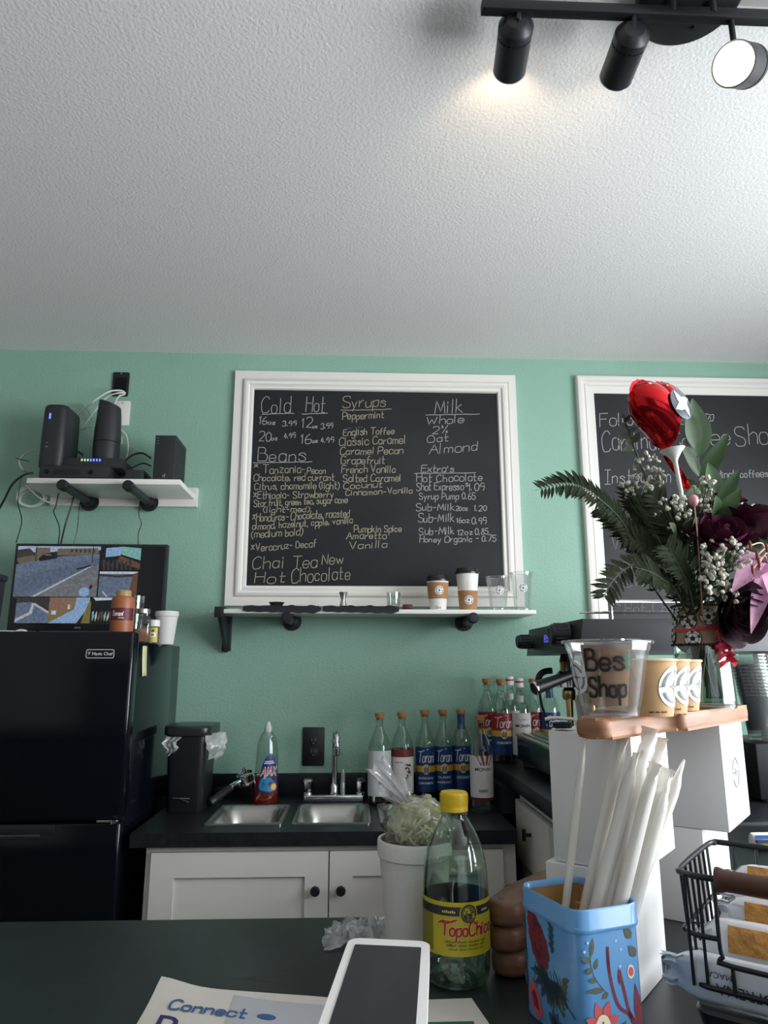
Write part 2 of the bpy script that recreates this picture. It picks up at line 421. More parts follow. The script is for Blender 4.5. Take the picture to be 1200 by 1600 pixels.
def chalkboard(label, x0, z0, x1, z1, prof):
    t = thing('chalkboard', label, 'chalkboard', ((x0 + x1) / 2, WY, z0)); W = x1 - x0; H = z1 - z0
    sweep_rect(-W / 2, 0, W / 2, H, prof).build('frame', M_white, t, smooth=30)
    MB().span((-W / 2 + .07, -.009, .07), (W / 2 - .07, -.001, H - .07)).build('writing_surface', M_board, t, smooth=0)
    return t
YB = WY - .0096
def chalk_block(name, parent, items, conv, m, wd=.0030, seed=1):
    """every written line is a part of its own"""
    rnd = random.Random(seed); o = parent.location
    for it in items:
        x0, y0, x1, y1, h, text = it; mb = MB()
        a = at(*conv(x0, y0), Y=YB); b = at(*conv(x1, y1), Y=YB); top = at(*conv(x0, y0 - h), Y=YB)
        H = top.z - a.z; ex = b - a
        f3 = lambda x, y: (a.x + x - o.x, YB - o.y, a.z + ex.z * x / max(ex.x, 1e-5) + y - o.z)
        if text == '_': ribbon(mb, [[(ex.x * k / 12, rnd.uniform(-.0012, .0012)) for k in range(13)]], wd, f3)
        else: ribbon(mb, strokes(text, 0, 0, H, ex.x, slant=rnd.uniform(0, .12), jit=.28, rnd=rnd), wd, f3)
        mb.build('chalk_underline' if text == '_' else name, m, parent, smooth=0, fix=False)
c2 = lambda x, y: (340 + x / 4.104, 570 + y / 4.104)
b1 = chalkboard('black menu chalkboard in a white moulded frame above the shelf, listing coffee, syrups and milk', -.501, 1.600, .671, 2.572, PROF1)
chalk_block('chalk_writing', b1, [(280, 305, 462, 305, 98, 'Cold'), (285, 318, 490, 310, 0, '_'), (565, 305, 682, 305, 92, 'Hot'), (540, 316, 705, 310, 0, '_'),
 (262, 382, 312, 382, 50, '16'), (320, 382, 368, 382, 24, 'oz'), (415, 392, 505, 388, 30, '3.99'), (540, 405, 600, 405, 65, '12'), (608, 405, 640, 403, 20, 'oz'), (663, 410, 738, 405, 32, '3.99'),
 (262, 488, 340, 488, 62, '20'), (345, 485, 383, 482, 26, 'oz'), (425, 470, 497, 468, 30, '4.99'), (533, 505, 600, 503, 62, '16'), (608, 500, 642, 497, 20, 'oz'), (663, 500, 742, 497, 32, '4.99'),
 (258, 618, 560, 616, 80, 'Beans'), (230, 628, 605, 622, 0, '_')], c2, M_chalk, seed=3)
chalk_block('chalk_writing', b1, [(235, 665, 262, 665, 34, '*'), (290, 697, 560, 692, 52, 'Tanzania-'), (572, 698, 692, 698, 40, 'Pecan'), (232, 744, 748, 740, 42, 'Chocolate, red currant'), (238, 800, 780, 795, 42, 'Citrus, chamomile (light)'),
 (228, 860, 742, 850, 44, '*Ethiopia- Strawberry'), (232, 910, 832, 884, 40, 'Star fruit, green tea, sugar cane'), (293, 948, 590, 940, 36, '(light-med)'), (222, 1007, 845, 974, 48, '*Honduras- Chocolate, roasted'),
 (222, 1058, 865, 1015, 42, 'almond, hazelnut, apple, vanilla'), (215, 1110, 545, 1092, 46, '(medium bold)'), (215, 1198, 630, 1166, 46, '*Veracruz- Decaf'), (220, 1314, 425, 1300, 78, 'Chai'), (478, 1302, 632, 1295, 74, 'Tea'), (668, 1280, 805, 1276, 66, 'New'),
 (232, 1402, 430, 1395, 70, 'Hot'), (475, 1400, 850, 1372, 84, 'Chocolate')], c2, M_chalky, .0028, seed=4)
chalk_block('chalk_writing', b1, [(800, 278, 1080, 264, 66, 'Syrups'), (790, 292, 1115, 285, 0, '_'), (800, 352, 1065, 342, 46, 'Peppermint'), (805, 455, 1130, 443, 42, 'English Toffee'), (780, 520, 1203, 503, 50, 'Classic Caramel'), (785, 577, 1187, 570, 44, 'Caramel Pecan'),
 (790, 636, 1072, 632, 46, 'Grapefruit'), (795, 692, 1138, 690, 44, 'French Vanilla'), (805, 752, 1175, 746, 44, 'Salted Caramel'), (808, 795, 1053, 785, 38, 'Cocunut'), (822, 840, 1250, 822, 38, 'Cinnamon-Vanilla'),
 (875, 1075, 1180, 1070, 42, 'Pumpkin Spice'), (825, 1118, 1080, 1114, 42, 'Amaretto'), (840, 1182, 1085, 1170, 44, 'Vanilla')], c2, M_chalky, .0028, seed=5)
o9 = 985
chalk_block('chalk_writing', b1, [(o9 + 405, 312, o9 + 583, 308, 84, 'Milk'), (o9 + 350, 322, o9 + 695, 316, 0, '_'), (o9 + 355, 380, o9 + 590, 372, 48, 'Whole'), (o9 + 390, 442, o9 + 495, 434, 48, '2%'), (o9 + 358, 500, o9 + 495, 486, 48, 'Oat'), (o9 + 370, 570, o9 + 680, 550, 58, 'Almond'),
 (o9 + 318, 690, o9 + 530, 685, 42, "Extra's"), (o9 + 278, 697, o9 + 670, 692, 0, '_'), (o9 + 290, 752, o9 + 712, 742, 48, 'Hot Chocolate'), (o9 + 292, 805, o9 + 590, 802, 46, 'Shot Expresso'), (o9 + 607, 780, o9 + 622, 780, 22, '$'), (o9 + 625, 808, o9 + 728, 806, 50, '1.09'),
 (o9 + 308, 862, o9 + 665, 862, 42, 'Syrup Pump 0.65'), (o9 + 290, 935, o9 + 530, 932, 44, 'Sub-Milk'), (o9 + 543, 936, o9 + 620, 934, 28, '20oz'), (o9 + 658, 938, o9 + 742, 936, 36, '1.20'), (o9 + 300, 1008, o9 + 530, 1004, 52, 'Sub-Milk'), (o9 + 548, 1014, o9 + 628, 1012, 32, '16oz'), (o9 + 645, 1022, o9 + 737, 1020, 40, '0.99'),
 (o9 + 308, 1090, o9 + 530, 1086, 46, 'Sub-Milk'), (o9 + 556, 1092, o9 + 650, 1088, 34, '12oz'), (o9 + 668, 1090, o9 + 750, 1086, 38, '0.85'), (o9 + 310, 1140, o9 + 797, 1130, 38, 'Honey Organic - 0.75')], c2, M_chalk, .0028, seed=6)
chalk_block('chalk_smudge', b1, [(830, 412, 930, 402, 10, '-- ---')], c2, M_chalkf, .002, seed=8)
c6 = lambda x, y: (840 + x / 3.3333, 600 + y / 3.3333)
b2 = chalkboard('second chalkboard in a white frame behind the flowers, with large shop writing', .930, 1.465, 2.12, 2.575, PROF2)
chalk_block('chalk_writing', b2, [(325, 220, 560, 212, 64, 'Follow'), (640, 210, 800, 205, 60, 'us'), (860, 206, 920, 200, 52, '@'), (340, 350, 640, 335, 98, 'Cardinal'), (690, 335, 1000, 318, 84, 'Coffee'), (1032, 318, 1262, 308, 100, 'Shop'),
 (350, 518, 690, 512, 70, 'Instagram'), (840, 492, 1270, 482, 38, '@cardinalscoffeeshop')], c6, M_chalk, .0030, seed=9)
chalk_block('chalk_writing', b2, [(385, 866, 640, 860, 86, 'Vanilla'), (430, 972, 700, 962, 62, 'choco'), (390, 1056, 690, 1048, 62, '-coco'), (385, 1168, 430, 1166, 44, '*'), (455, 1200, 560, 1195, 60, 'Hot'), (600, 1195, 800, 1188, 60, 'Choco')], c6, M_chalkf, .0030, seed=10)
mb = MB(); oo = b2.location
for rr in (1, .72, .45):
    pts = []
    for k in range(40):
        a = 2 * PI * k / 39; hx = 16 * math.sin(a) ** 3; hz = 13 * math.cos(a) - 5 * math.cos(2 * a) - 2 * math.cos(3 * a) - math.cos(4 * a)
        pts.append((hx * .0024 * rr, hz * .0020 * rr))
    c0 = at(*c6(405, 722), Y=YB)
    ribbon(mb, [[(x * .9 + z * .45, z * .9 - x * -.25) for x, z in pts]], .003, lambda x, y: (c0.x + x - oo.x, YB - oo.y, c0.z + y - oo.z))
mb.build('chalk_heart', M_chalkp, b2, smooth=0, fix=False)

# ================================================================== WALL SHELVES
def pipe_bracket(parent, x, y0, y1, z, rr=.0155, fl=.036):
    mb = MB()
    mb.lathe([(0, 0), (fl, 0), (fl, .006), (fl * .62, .008), (rr * 1.5, .012), (rr * 1.5, .028), (rr, .03)], 28, M=tr(x, y1, z) @ rot('X', 90))
    mb.tube([(x, y1 - .025, z), (x, y0 + .03, z)], rr, 16)
    mb.lathe([(rr, 0), (rr * 1.28, .002), (rr * 1.28, .03), (rr * 1.0, .036), (0, .037)], 20, M=tr(x, y0 + .032, z) @ rot('X', 90))
    for k in range(4):
        a = PI / 4 + k * PI / 2; mb.cyl(.004, .006, .009, 8, M=tr(x + fl * .75 * math.cos(a), y1, z + fl * .75 * math.sin(a)) @ rot('X', 90))
    return mb.build('pipe_bracket', M_blackm, parent)
ls = thing('wall_shelf', 'white wall shelf on black pipe brackets holding routers and cables', 'shelf', (-.915, WY, 2.02))
MB().box((0, -.1375, .010), (.552, .235, .020), bev=.002).build('shelf_board', M_white, ls, smooth=30)
MB().box((0, -.010, .0095), (.572, .0199, .078)).build('back_cleat', M_white, ls, smooth=30)
pipe_bracket(ls, -.131, -.30, -.0201, -.0155); pipe_bracket(ls, .101, -.30, -.0201, -.0155)
cs = thing('wall_shelf', 'long narrow white shelf under the menu chalkboard holding sample cups', 'shelf', (.086, WY, 1.558))
MB().box((0, -.1, .008), (1.166, .198, .016), bev=.002).build('shelf_board', M_white, cs, smooth=30)
pipe_bracket(cs, .345, -.235, -.0005, -.0165); pipe_bracket(cs, -.325, -.235, -.0005, -.0165)
mb = MB(); mb.box((-.572, -.012, -.06), (.032, .022, .14), bev=.003).box((-.572, -.1, .021), (.034, .198, .006), bev=.001).box((-.572, -.198, .004), (.034, .006, .036), bev=.001)
mb.prism([(-.2, -.005), (-.02, -.135), (-.012, -.135), (-.012, -.005)], -.006, .006, M=tr(-.572, 0, 0) @ Matrix(((0, 0, 1, 0), (1, 0, 0, 0), (0, 1, 0, 0), (0, 0, 0, 1))))
mb.build('end_bracket', M_blackm, cs)
ZS = 1.574  # top of the long shelf
LZ = 2.04   # top of the router shelf

# ------------------------------------------------------------------ router shelf contents
M_dk = mat('dark_grey_plastic', (0.02, 0.02, 0.023), .5, bump=.05, bscale=500)
M_led = mat('blue_led', (0.08, 0.16, 1.0), .4, emit=3.0)
M_ledg = mat('green_white_led', (0.5, 0.75, 0.45), .4, emit=.8)
M_wcable = mat('white_cable_jacket', (0.68, 0.68, 0.62), .5)
t = thing('video_recorder', 'flat black recorder box with a speaker grille and round buttons under the tall router', 'recorder', (-1.031, 2.56, LZ))
MB().box((0, .095, .029), (.252, .19, .046), bev=.003).build('body', M_dk, t, smooth=30)
mb = MB()
for i in range(16):
    for j in range(4): mb.box((-.075 + i * .0062 + (j % 2) * .003, -.0006, .018 + j * .006), (.0035, .002, .0035))
mb.build('speaker_grille', M_black, t, smooth=0)
for x in (-.098, .06): MB().lathe([(0, .004), (.006, .004), (.0075, .0), (.009, 0)], 16, M=tr(x, -.0002, .028) @ rot('X', 90)).build('button', M_gloss, t)
for x in (-.11, .11):
    for y in (.02, .17): MB().cyl(.008, -.0, .008, 12, M=tr(x, y, 0)).build('foot', M_black, t)
t = thing('router', 'tall black upright router with a blue light, left end of the shelf', 'router', (-1.132, 2.655, LZ + .0525))
rings = []
for z, s_ in ((0, .94), (.004, 1), (.12, 1), (.225, .97), (.238, .94), (.245, .85)):
    rings.append([(x * s_, y * s_, z) for x, y in rrect(.092, .165, .03, 6)])
MB().loft(rings).build('body', M_dk, t, smooth=50)
MB().box((-.012, -.0815, .195), (.006, .003, .022), bev=.001).build('status_light', M_led, t)
mb = MB(); mb.box((-.012, -.0828, .09), (.008, .002, .002)).box((-.012, -.0828, .075), (.01, .002, .003)); mb.build('marking', M_grey, t, smooth=0)
t = thing('network_switch', 'small black network switch with lit port lights, resting on the recorder', 'switch', (-.99, 2.585, LZ + .0525))
MB().box((.01, .07, .020), (.22, .13, .038), bev=.003).build('body', M_dk, t, smooth=30)
mb = MB()
for i in range(7): mb.box((-.028 + i * .011, .0045, .030), (.005, .002, .009), 0 if i < 3 else 1)
mb.build('port_lights', [M_ledg, M_led], t, smooth=0)
t = thing('router', 'black tapering mesh router with a slanted top, beside the white wall plate', 'router', (-.955, 2.655, LZ + .0917))
rings = []
for z, a, b in ((0, .047, .045), (.05, .05, .048), (.12, .049, .047), (.20, .044, .043), (.235, .041, .04)):
    ring = []
    for k in range(28):
        q = 2 * PI * k / 28; zz = z
        if z > .21: zz = z + (-math.cos(q)) * .012 - .0
        ring.append((a * math.cos(q), b * math.sin(q), zz if z <= .21 else z - math.cos(q) * .014))
    rings.append(ring)
inner = [(x * .9, y * .9, z - .012) for x, y, z in rings[-1]]
MB().loft(rings + [inner]).build('body', M_dk, t, smooth=40)
MB().lathe([(.0503, .075), (.0508, .076), (.0503, .077)], 28).build('seam', M_gloss, t)
t = thing('mini_computer', 'black upright box with a perforated side, right end of the router shelf', 'computer', (-.705, 2.635, LZ))
MB().box((0, 0, .086), (.078, .16, .172), bev=.003).build('case', M_dk, t, smooth=30)
mb = MB()
for i in range(14):
    for j in range(14): mb.box((.0392, -.068 + i * .0105, .02 + j * .0102), (.0012, .005, .005))
mb.build('side_vents', M_gloss, t, smooth=0)
mb = MB()
for k in range(3): mb.box((-.028, -.0805, .160 - k * .010), (.008, .0012, .0016))
mb.box((.004, -.0805, .016), (.005, .0012, .012)).box((-.002, -.0805, .014), (.003, .0012, .008)); mb.build('front_marks', M_grey, t, smooth=0)
t = thing('power_adapter', 'black power brick among the cables between switch and computer', 'adapter', (-.815, 2.62, LZ + .0))
MB().box((0, 0, .021), (.07, .10, .042), bev=.006).build('body', M_dk, t, smooth=30)
# wall plates behind
t = thing('cable_plate', 'black recessed cable pass-through plate high on the green wall', 'wall plate', (at(189, 601, Y=WY).x, WY, at(189, 601, Y=WY).z))
mb = MB(); mb.prism(rrect(.066, .105, .006), 0, .006, M=rot('X', 90), bev=.0015); mb.prism(rrect(.048, .07, .004), .006, .0075, 1, M=rot('X', 90) @ tr(0, -.006, 0))
for s_ in (-1, 1): mb.cyl(.003, .006, .008, 10, 2, M=rot('X', 90) @ tr(0, s_ * .046, 0))
mb.build('plate', [M_black, M_gloss, M_steel], t)
t = thing('wall_plate', 'white cable outlet plate below the black pass-through', 'wall plate', (at(191, 646, Y=WY).x, WY, at(191, 646, Y=WY).z))
MB().prism(rrect(.062, .104, .004), 0, .005, M=rot('X', 90), bev=.0015).build('plate', M_white, t)
mb = MB(); mb.cyl(.005, .005, .02, 12, M=rot('X', 90) @ tr(-.004, .008, 0)); mb.build('connector', M_chrome, t)
mb = MB(); mb.cyl(.0025, .005, .0065, 8, M=rot('X', 90) @ tr(0, .043, 0)); mb.build('screw', M_grey, t)
def cable(name, label, pts, r, m, group=None, ys=None, cat='cable'):
    P = [at(u, v, Y=y) for u, v, y in pts]
    o = MB().tube(P, r, 7, sm=5).build(name, m)
    return tag(o, label, cat, group)
Gc = 'white network cables from the wall plate'
cable('network_cable', 'white network cable arching left from the black wall plate to the tall router', [(194, 612, 2.785), (186, 610, 2.74), (168, 613, 2.70), (140, 632, 2.70), (116, 655, 2.735), (106, 690, 2.75), (108, 712, 2.76)], .0032, M_wcable, Gc)
cable('network_cable', 'second white network cable just under the arching one, running behind the mesh router', [(196, 614, 2.785), (185, 614, 2.75), (168, 620, 2.755), (150, 640, 2.765), (125, 672, 2.765), (104, 690, 2.76), (103, 720, 2.75)], .0032, M_wcable, Gc)
cable('network_cable', 'white network cable dropping steeply behind the mesh router', [(195, 616, 2.785), (185, 620, 2.765), (178, 634, 2.775), (170, 660, 2.78), (172, 700, 2.77)], .0032, M_wcable, Gc)
cable('network_cable', 'thin white cable curving low between the two tall routers', [(104, 690, 2.755), (118, 675, 2.745), (140, 667, 2.745), (152, 664, 2.755)], .0028, M_wcable, Gc)
cable('network_cable', 'grey looped cable between the two tall routers', [(107, 660, 2.775), (112, 640, 2.78), (125, 631, 2.78), (136, 640, 2.785), (146, 660, 2.785)], .0024, mat('grey_cable_jacket', (.3, .32, .28), .5), Gc)
cable('coaxial_cable', 'thick white cable hanging from the white wall plate connector', [(189.5, 644, 2.775), (184, 655, 2.765), (184, 680, 2.765), (178, 700, 2.76), (176, 720, 2.72)], .0042, M_wcable)
cable('network_cable', 'white cable looping right of the mesh router past the wall plate', [(186, 670, 2.78), (197, 680, 2.775), (200, 700, 2.77), (197, 718, 2.765)], .0034, M_wcable, Gc)
cable('network_cable', 'thin cream cable slanting down to the upright computer', [(182, 688, 2.77), (205, 698, 2.775), (222, 710, 2.77), (233, 722, 2.74)], .0018, mat('cream_cable_jacket', (.5, .5, .38), .5), Gc)
cable('network_cable', 'small cream cable loop by the mesh router', [(184, 698, 2.775), (190, 692, 2.77), (190, 682, 2.775), (183, 684, 2.78), (180, 696, 2.785), (187, 698, 2.78)], .0022, M_wcable, Gc)
cable('power_cable', 'thick black cord arching from the computer to the power brick', [(236, 716, 2.735), (222, 708, 2.745), (205, 712, 2.74), (190, 726, 2.69), (186, 733, 2.655)], .0036, M_black)
cable('power_cable', 'second black cord curving low to the computer', [(236, 728, 2.735), (224, 724, 2.75), (210, 729, 2.72), (200, 736, 2.655)], .003, M_black)
cable('power_cable', 'black cord bundled along the shelf right of the switch', [(176, 730, 2.74), (190, 733, 2.735), (206, 741, 2.62), (216, 743, 2.60), (221, 744, 2.64)], .0028, M_black)
cable('power_cable', 'black cord peeking above the recorder between the routers', [(104, 702, 2.75), (114, 702, 2.745), (124, 707, 2.755), (130, 711, 2.765)], .0034, M_black)
cable('power_cable', 'short black cord sticking out left of the tall router', [(25, 716, 2.68), (38, 719, 2.67), (46, 721, 2.655)], .0018, M_black)
cable('network_cable', 'white cable looping out at the left end of the shelf', [(52, 704, 2.745), (36, 712, 2.70), (30, 722, 2.68), (36, 734, 2.66), (50, 741, 2.755)], .0032, M_wcable)
# coil hanging under the left end
def coil(cx, cz, y, n, rx, rz, rnd):
    pts = []
    for k in range(n * 14 + 1):
        a = 2 * PI * k / 14; j = 1 + .1 * math.sin(a * .37)
        pts.append((cx + rx * j * math.cos(a) + .004 * math.sin(a * .6), y + .011 * math.sin(a * .5 + .6) + .002 * (k // 14), cz + rz * j * math.sin(a) + .005 * math.cos(a * .3)))
    return pts
c0 = at(45, 775, Y=2.745)
tag(MB().tube(coil(c0.x, c0.z, 2.765, 5, .05, .036, random), .0032, 7, sm=2).build('cable_coil', M_wcable), 'coil of white cable hanging under the left end of the router shelf', 'cable')
cable('network_cable', 'white cable sagging under the shelf against the back cleat', [(40, 758, 2.74), (62, 778, 2.73), (84, 787, 2.75), (108, 787, 2.755), (124, 778, 2.75)], .0032, M_wcable)
Gp = 'thin black cords hanging down to the screen'
cable('power_cable', 'thick black cord bending off the left end of the shelf and down out of view', [(52, 739, 2.535), (38, 742, 2.53), (20, 756, 2.55), (6, 782, 2.6), (-4, 800, 2.62)], .004, M_black)
cable('power_cable', 'thin black wavy cord, leftmost of those dropping to the screen', [(34, 742, 2.535), (31, 760, 2.535), (28, 785, 2.535), (34, 812, 2.60), (30, 832, 2.68), (25, 848, 2.715)], .0018, M_black, Gp)
cable('power_cable', 'thin black cord kinked to the left, second from the left above the screen', [(92, 768, 2.70), (87, 792, 2.68), (84, 800, 2.70), (93, 825, 2.7), (91, 850, 2.715)], .002, M_black, Gp)
cable('power_cable', 'doubled thick black cord running straight down to the screen', [(117, 770, 2.70), (110, 795, 2.70), (102, 820, 2.70), (95, 850, 2.715)], .0034, M_black, Gp)
cable('power_cable', 'very thin black cord, third from the left above the screen', [(126, 782, 2.72), (123, 800, 2.68), (121, 825, 2.71), (115, 850, 2.715)], .0014, M_black, Gp)
cable('power_cable', 'thin black wavy cord below the right pipe bracket', [(219, 782, 2.72), (217, 805, 2.7), (221, 818, 2.71), (216, 834, 2.715), (216, 852, 2.715)], .0018, M_black, Gp)

# ================================================================== CENTRE SHELF CONTENTS
def lp(u, v, Z): return at(u, v, Z=Z)
def shelf_x(u, y): return at(u, 955, Y=y).x
def bar_mat(label, u0, u1, y):
    x0, x1 = shelf_x(u0, y), shelf_x(u1, y); cx = (x0 + x1) / 2; L = x1 - x0
    t = thing('bar_mat', label, 'mat', (cx, y, ZS + .0005), 0, 'black rubber mats on the long shelf')
    rnd = random.Random(int(u0)); mb = MB()
    def surf(i, j):
        x = (i - .5) * L; yy = (j - .5) * .10
        droop = -.0055 * max(0, (.22 - j) / .22) * (.2 + .8 * i)
        return (x, yy, .009 + .0018 * math.sin(i * 40) * math.cos(j * 9) + droop * 0)
    rings = []
    for k in range(29):
        i = k / 28; x = (i - .5) * L; e = .006 + .0012 * math.sin(i * 23) + .0008 * math.sin(i * 51 + 1)
        tp = .55 + .45 * min(1, min(i, 1 - i) * 14)
        dr = (.010 + .006 * i + .0015 * math.sin(i * 37)) * tp
        rings.append([(x, -.0515, -dr), (x, -.0515, 0), (x, .05, 0), (x, .052, e * tp), (x, .0, e * 1.7 * tp), (x, -.050, e * 1.9 * tp), (x, -.058, e * 1.0 * tp), (x, -.0585, -dr)])
    mb.loft(rings); mb.build('mat_body', mat('black_rubber', (0.012, 0.013, 0.018), .6), t, smooth=40)
    mb = MB()
    for k in range(int(L / .008)):
        x = -L / 2 + .006 + k * .008
        mb.box((x, -.004, .0105), (.003, .092, .003), bev=0); mb.box((x, -.0588, 0), (.003, .002, .014))
    mb.build('ribs', mat('black_rubber', (0.012, 0.013, 0.018), .6), t, smooth=0)
    return t
bar_mat('left black ribbed rubber mat on the long shelf, under the small dish', 383, 502, 2.65)
bar_mat('right black ribbed rubber mat on the long shelf, towards the shot glass', 505, 622, 2.65)
t = thing('dish', 'small shallow dark metal dish on the left rubber mat', 'dish', (shelf_x(432, 2.66), 2.66, ZS + .0125))
MB().lathe([(0, 0), (.018, 0), (.026, .012), (.030, .016), (.0285, .0165), (.024, .012), (.016, .002), (0, .002)], 32).build('bowl', M_steel, t)
t = thing('jigger', 'steel double ended jigger standing on the front of the right rubber mat', 'jigger', (shelf_x(536, 2.645), 2.645, ZS + .0125))
MB().lathe([(0, .002), (.0135, 0), (.0145, .001), (.0085, .024), (.0085, .026), (.0160, .053), (.0155, .0535), (.008, .03), (0, .03)], 32).build('cup', M_steel, t)
t = thing('shot_glass', 'small clear shot glass at the end of the right rubber mat under the menu board', 'glass', (shelf_x(615, 2.65), 2.65, ZS + .0125))
MB().lathe([(0, 0), (.023, 0), (.024, .003), (.0265, .054), (.0255, .0545), (.0225, .010), (0, .009)], 32).build('glass_body', M_glass, t)
t = thing('cleaning_brush', 'short dark red brush with a wire loop lying beside the shot glass', 'brush', (shelf_x(637, 2.64), 2.64, ZS + .0005))
MB().box((.0, 0, .0105), (.036, .02, .020), bev=.003).build('block', mat('dark_red_wood', (.05, .012, .014), .5), t)
MB().tube([(-.016, 0, .018), (-.026, 0, .026), (-.034, 0, .024), (-.03, 0, .012), (-.018, 0, .014)], .0012, 6, sm=4).build('wire_loop', M_steel, t)

M_kraft = mat('kraft_paper', 'a87a50', .75, var=.06, vscale=60)
M_paper = mat('white_paper_cup', (0.80, 0.77, 0.72), .5)
M_logow = mat('white_sticker', (0.82, 0.82, 0.80), .5)
def taper_fn(r0, r1, h): return lambda z: r0 + (r1 - r0) * z / h
def paper_cup(label, loc, r0, r1, h, sl0, sl1, logo_a, note=None):
    t = thing('paper_cup', label, 'paper cup', loc, 0, 'lidded sample cups on the long shelf'); tf = taper_fn(r0, r1, h)
    mb = MB(); mb.lathe([(0, .006), (r0 - .001, .006), (r0 - .001, 0), (r0, 0), (r1, h), (r1 - .001, h), (r0, .012)], 40)
    mb.box((-.004, -tf(h * .75) * 1.0, h * .75), (.0006, .0008, h * .42)); mb.build('cup', M_paper, t)
    l = MB().lathe([(r1 + .0005, h - .004), (r1 + .004, h - .004), (r1 + .0045, h + .002), (r1 + .001, h + .004), (r1 - .002, h + .013), (r1 - .003, h + .017), (r1 - .006, h + .017), (r1 - .008, h + .012), (0, h + .012)], 40)
    l.build('lid', mat('black_lid', (.012, .012, .013), .3), t)
    mb = MB(); q = .0012; fn = on_cyl(q, 0, 0, tf)
    rings = []
    n = 44
    for z in (sl0, sl1): rings.append([((tf(z) + q) * math.sin(2 * PI * k / n), -(tf(z) + q) * math.cos(2 * PI * k / n), z) for k in range(n)])
    mb.loft(rings, cap=False); s_ = mb.build('sleeve', M_kraft, t)
    mb = MB(); c = (sl0 + sl1) / 2
    f1 = on_cyl(q + .0006, c, R(logo_a), tf); f2 = on_cyl(q + .0010, c, R(logo_a), tf)
    compass(mb, f1, 0, 0, .0165, 0, 1, lift=f2); mb.build('round_logo', [M_logow, M_ink], t, smooth=0, fix=False)
    if note:
        mb = MB(); ribbon(mb, strokes(note, -.012, .006, .008, .022), .0011, on_cyl(.0006, 0, -.05, tf)); mb.build('pen_note', M_ink, t, smooth=0, fix=False)
    return t
paper_cup('shorter lidded paper cup with a kraft sleeve, left sample on the shelf', (shelf_x(684.5, 2.655), 2.655, ZS + .0003), .030, .0405, .112, .042, .102, 2, '12oz')
paper_cup('taller lidded paper cup with its kraft sleeve slipped to the bottom, second sample', (shelf_x(731.5, 2.655), 2.655, ZS + .0003), .030, .0425, .140, .001, .072, -2)
def clear_cup(label, loc, r0, r1, h, la):
    t = thing('plastic_cup', label, 'plastic cup', loc, 0, 'clear sample cups on the long shelf'); tf = taper_fn(r0, r1, h)
    MB().lathe([(0, .004), (r0 - .006, .004), (r0 - .003, 0), (r0, .002), (r0, .018), (r0 + .0012, .02), (r1 - .003, h * .86), (r1 - .001, h * .88), (r1, h), (r1 + .003, h), (r1 + .003, h + .002), (r1, h + .003), (r1 - .0015, h)], 40).build('cup', M_plast, t)
    mb = MB(); compass(mb, on_cyl(.0012, h * .58, R(la), tf), 0, 0, .0165, 0, 1, lift=on_cyl(.0017, h * .58, R(la), tf)); mb.build('round_logo', [clear('frosted_sticker', 'ffffff', .05, .2, .6), M_ink], t, smooth=0, fix=False)
    return t
clear_cup('shorter clear plastic cup with a round logo, on the shelf beside the paper cups', (shelf_x(779, 2.655), 2.655, ZS + .0003), .030, .044, .125, -2)
clear_cup('taller clear plastic cup with a round logo, rightmost on the shelf', (shelf_x(817, 2.66), 2.66, ZS + .0003), .030, .042, .142, -6)
# ================================================================== FRIDGE
FH = 1.445
t = thing('refrigerator', 'tall black glossy two-door refrigerator left of the sink counter', 'refrigerator', (-.955, 2.50, 0)); ox, oy = -.955, 2.50
MB().span((-.30, -.27, .05), (.30, .26, FH), bev=.004).build('body', M_gloss, t, smooth=30)
mb = MB(); mb.span((-.29, -.2, 0), (.29, .24, .05)); mb.build('plinth', M_black, t, smooth=0)
def fdoor(name, z0, z1):
    mb = MB(); mb.prism(rrect(.61, .058, .012, 4, .001, -.306), z0, z1, bev=.006); return mb.build(name, M_gloss, t, smooth=40)
d1 = fdoor('door', .952, 1.472); d2 = fdoor('door', .07, .940)
MB().span((-.296, -.277, .075), (.296, -.2705, 1.44)).build('door_seal', M_black, t, smooth=0)
MB().box((-.11, -.3365, .906), (.39, .006, .014), bev=.002).build('handle_lip', mat('satin_trim', (.16, .16, .16), .3, metal=1), d2, smooth=30)
MB().box((-.09, -.332, .925), (.43, .012, .022), bev=.002).build('handle_recess', M_black, d2, smooth=30)
mb = MB(); mb.box((.270, -.339, .946), (.06, .007, .006), bev=.001); mb.cyl(.009, .941, .951, 12, M=tr(.288, -.342, 0)); mb.build('hinge', M_chrome, t)
mb = MB(); c = at(156.5, 1021.5, Y=2.164); lx, lz = c.x - ox, c.z
fn = lambda x, y: (lx + x, -.3362, lz + y)
W_, H_ = .082, .026
out = rrect(W_, H_, .005, 4); inn = rrect(W_ - .004, H_ - .004, .004, 4)
n = len(out); mb.add([fn(*p) for p in out] + [fn(*p) for p in inn], [(i, (i + 1) % n, n + (i + 1) % n, n + i) for i in range(n)], 0)
put_text(mb, 'Magic Chef', .0088, fn, x=.006, y=-.0042, bold=.02, width=.060)
for q in (-1, 0, 1): ribbon(mb, [[(-.032, -.004), (-.032 + q * .0035, .006)]], .0012, fn)
mb.build('badge', mat('badge_silver', (.55, .55, .56), .35), d1, smooth=0, fix=False)
# paper note taped to the side
p = at(226.5, 1010, X=-.6535); q = at(225, 1046, X=-.6535)
o = MB().grid(lambda i, j: (.0012 + .003 * (1 - j) ** 2, (i - .5) * .05 + .006 * (1 - j), (j - 1) * .092 + .002 * math.sin(i * 3)), 3, 6).build('paper_note', mat('yellow_note_paper', (.62, .60, .34), .7))
o.location = (-.6545, p.y, p.z); tag(o, 'narrow pale yellow note stuck on the side of the refrigerator', 'note')
mod = o.modifiers.new('thickness', 'SOLIDIFY'); mod.thickness = .0004
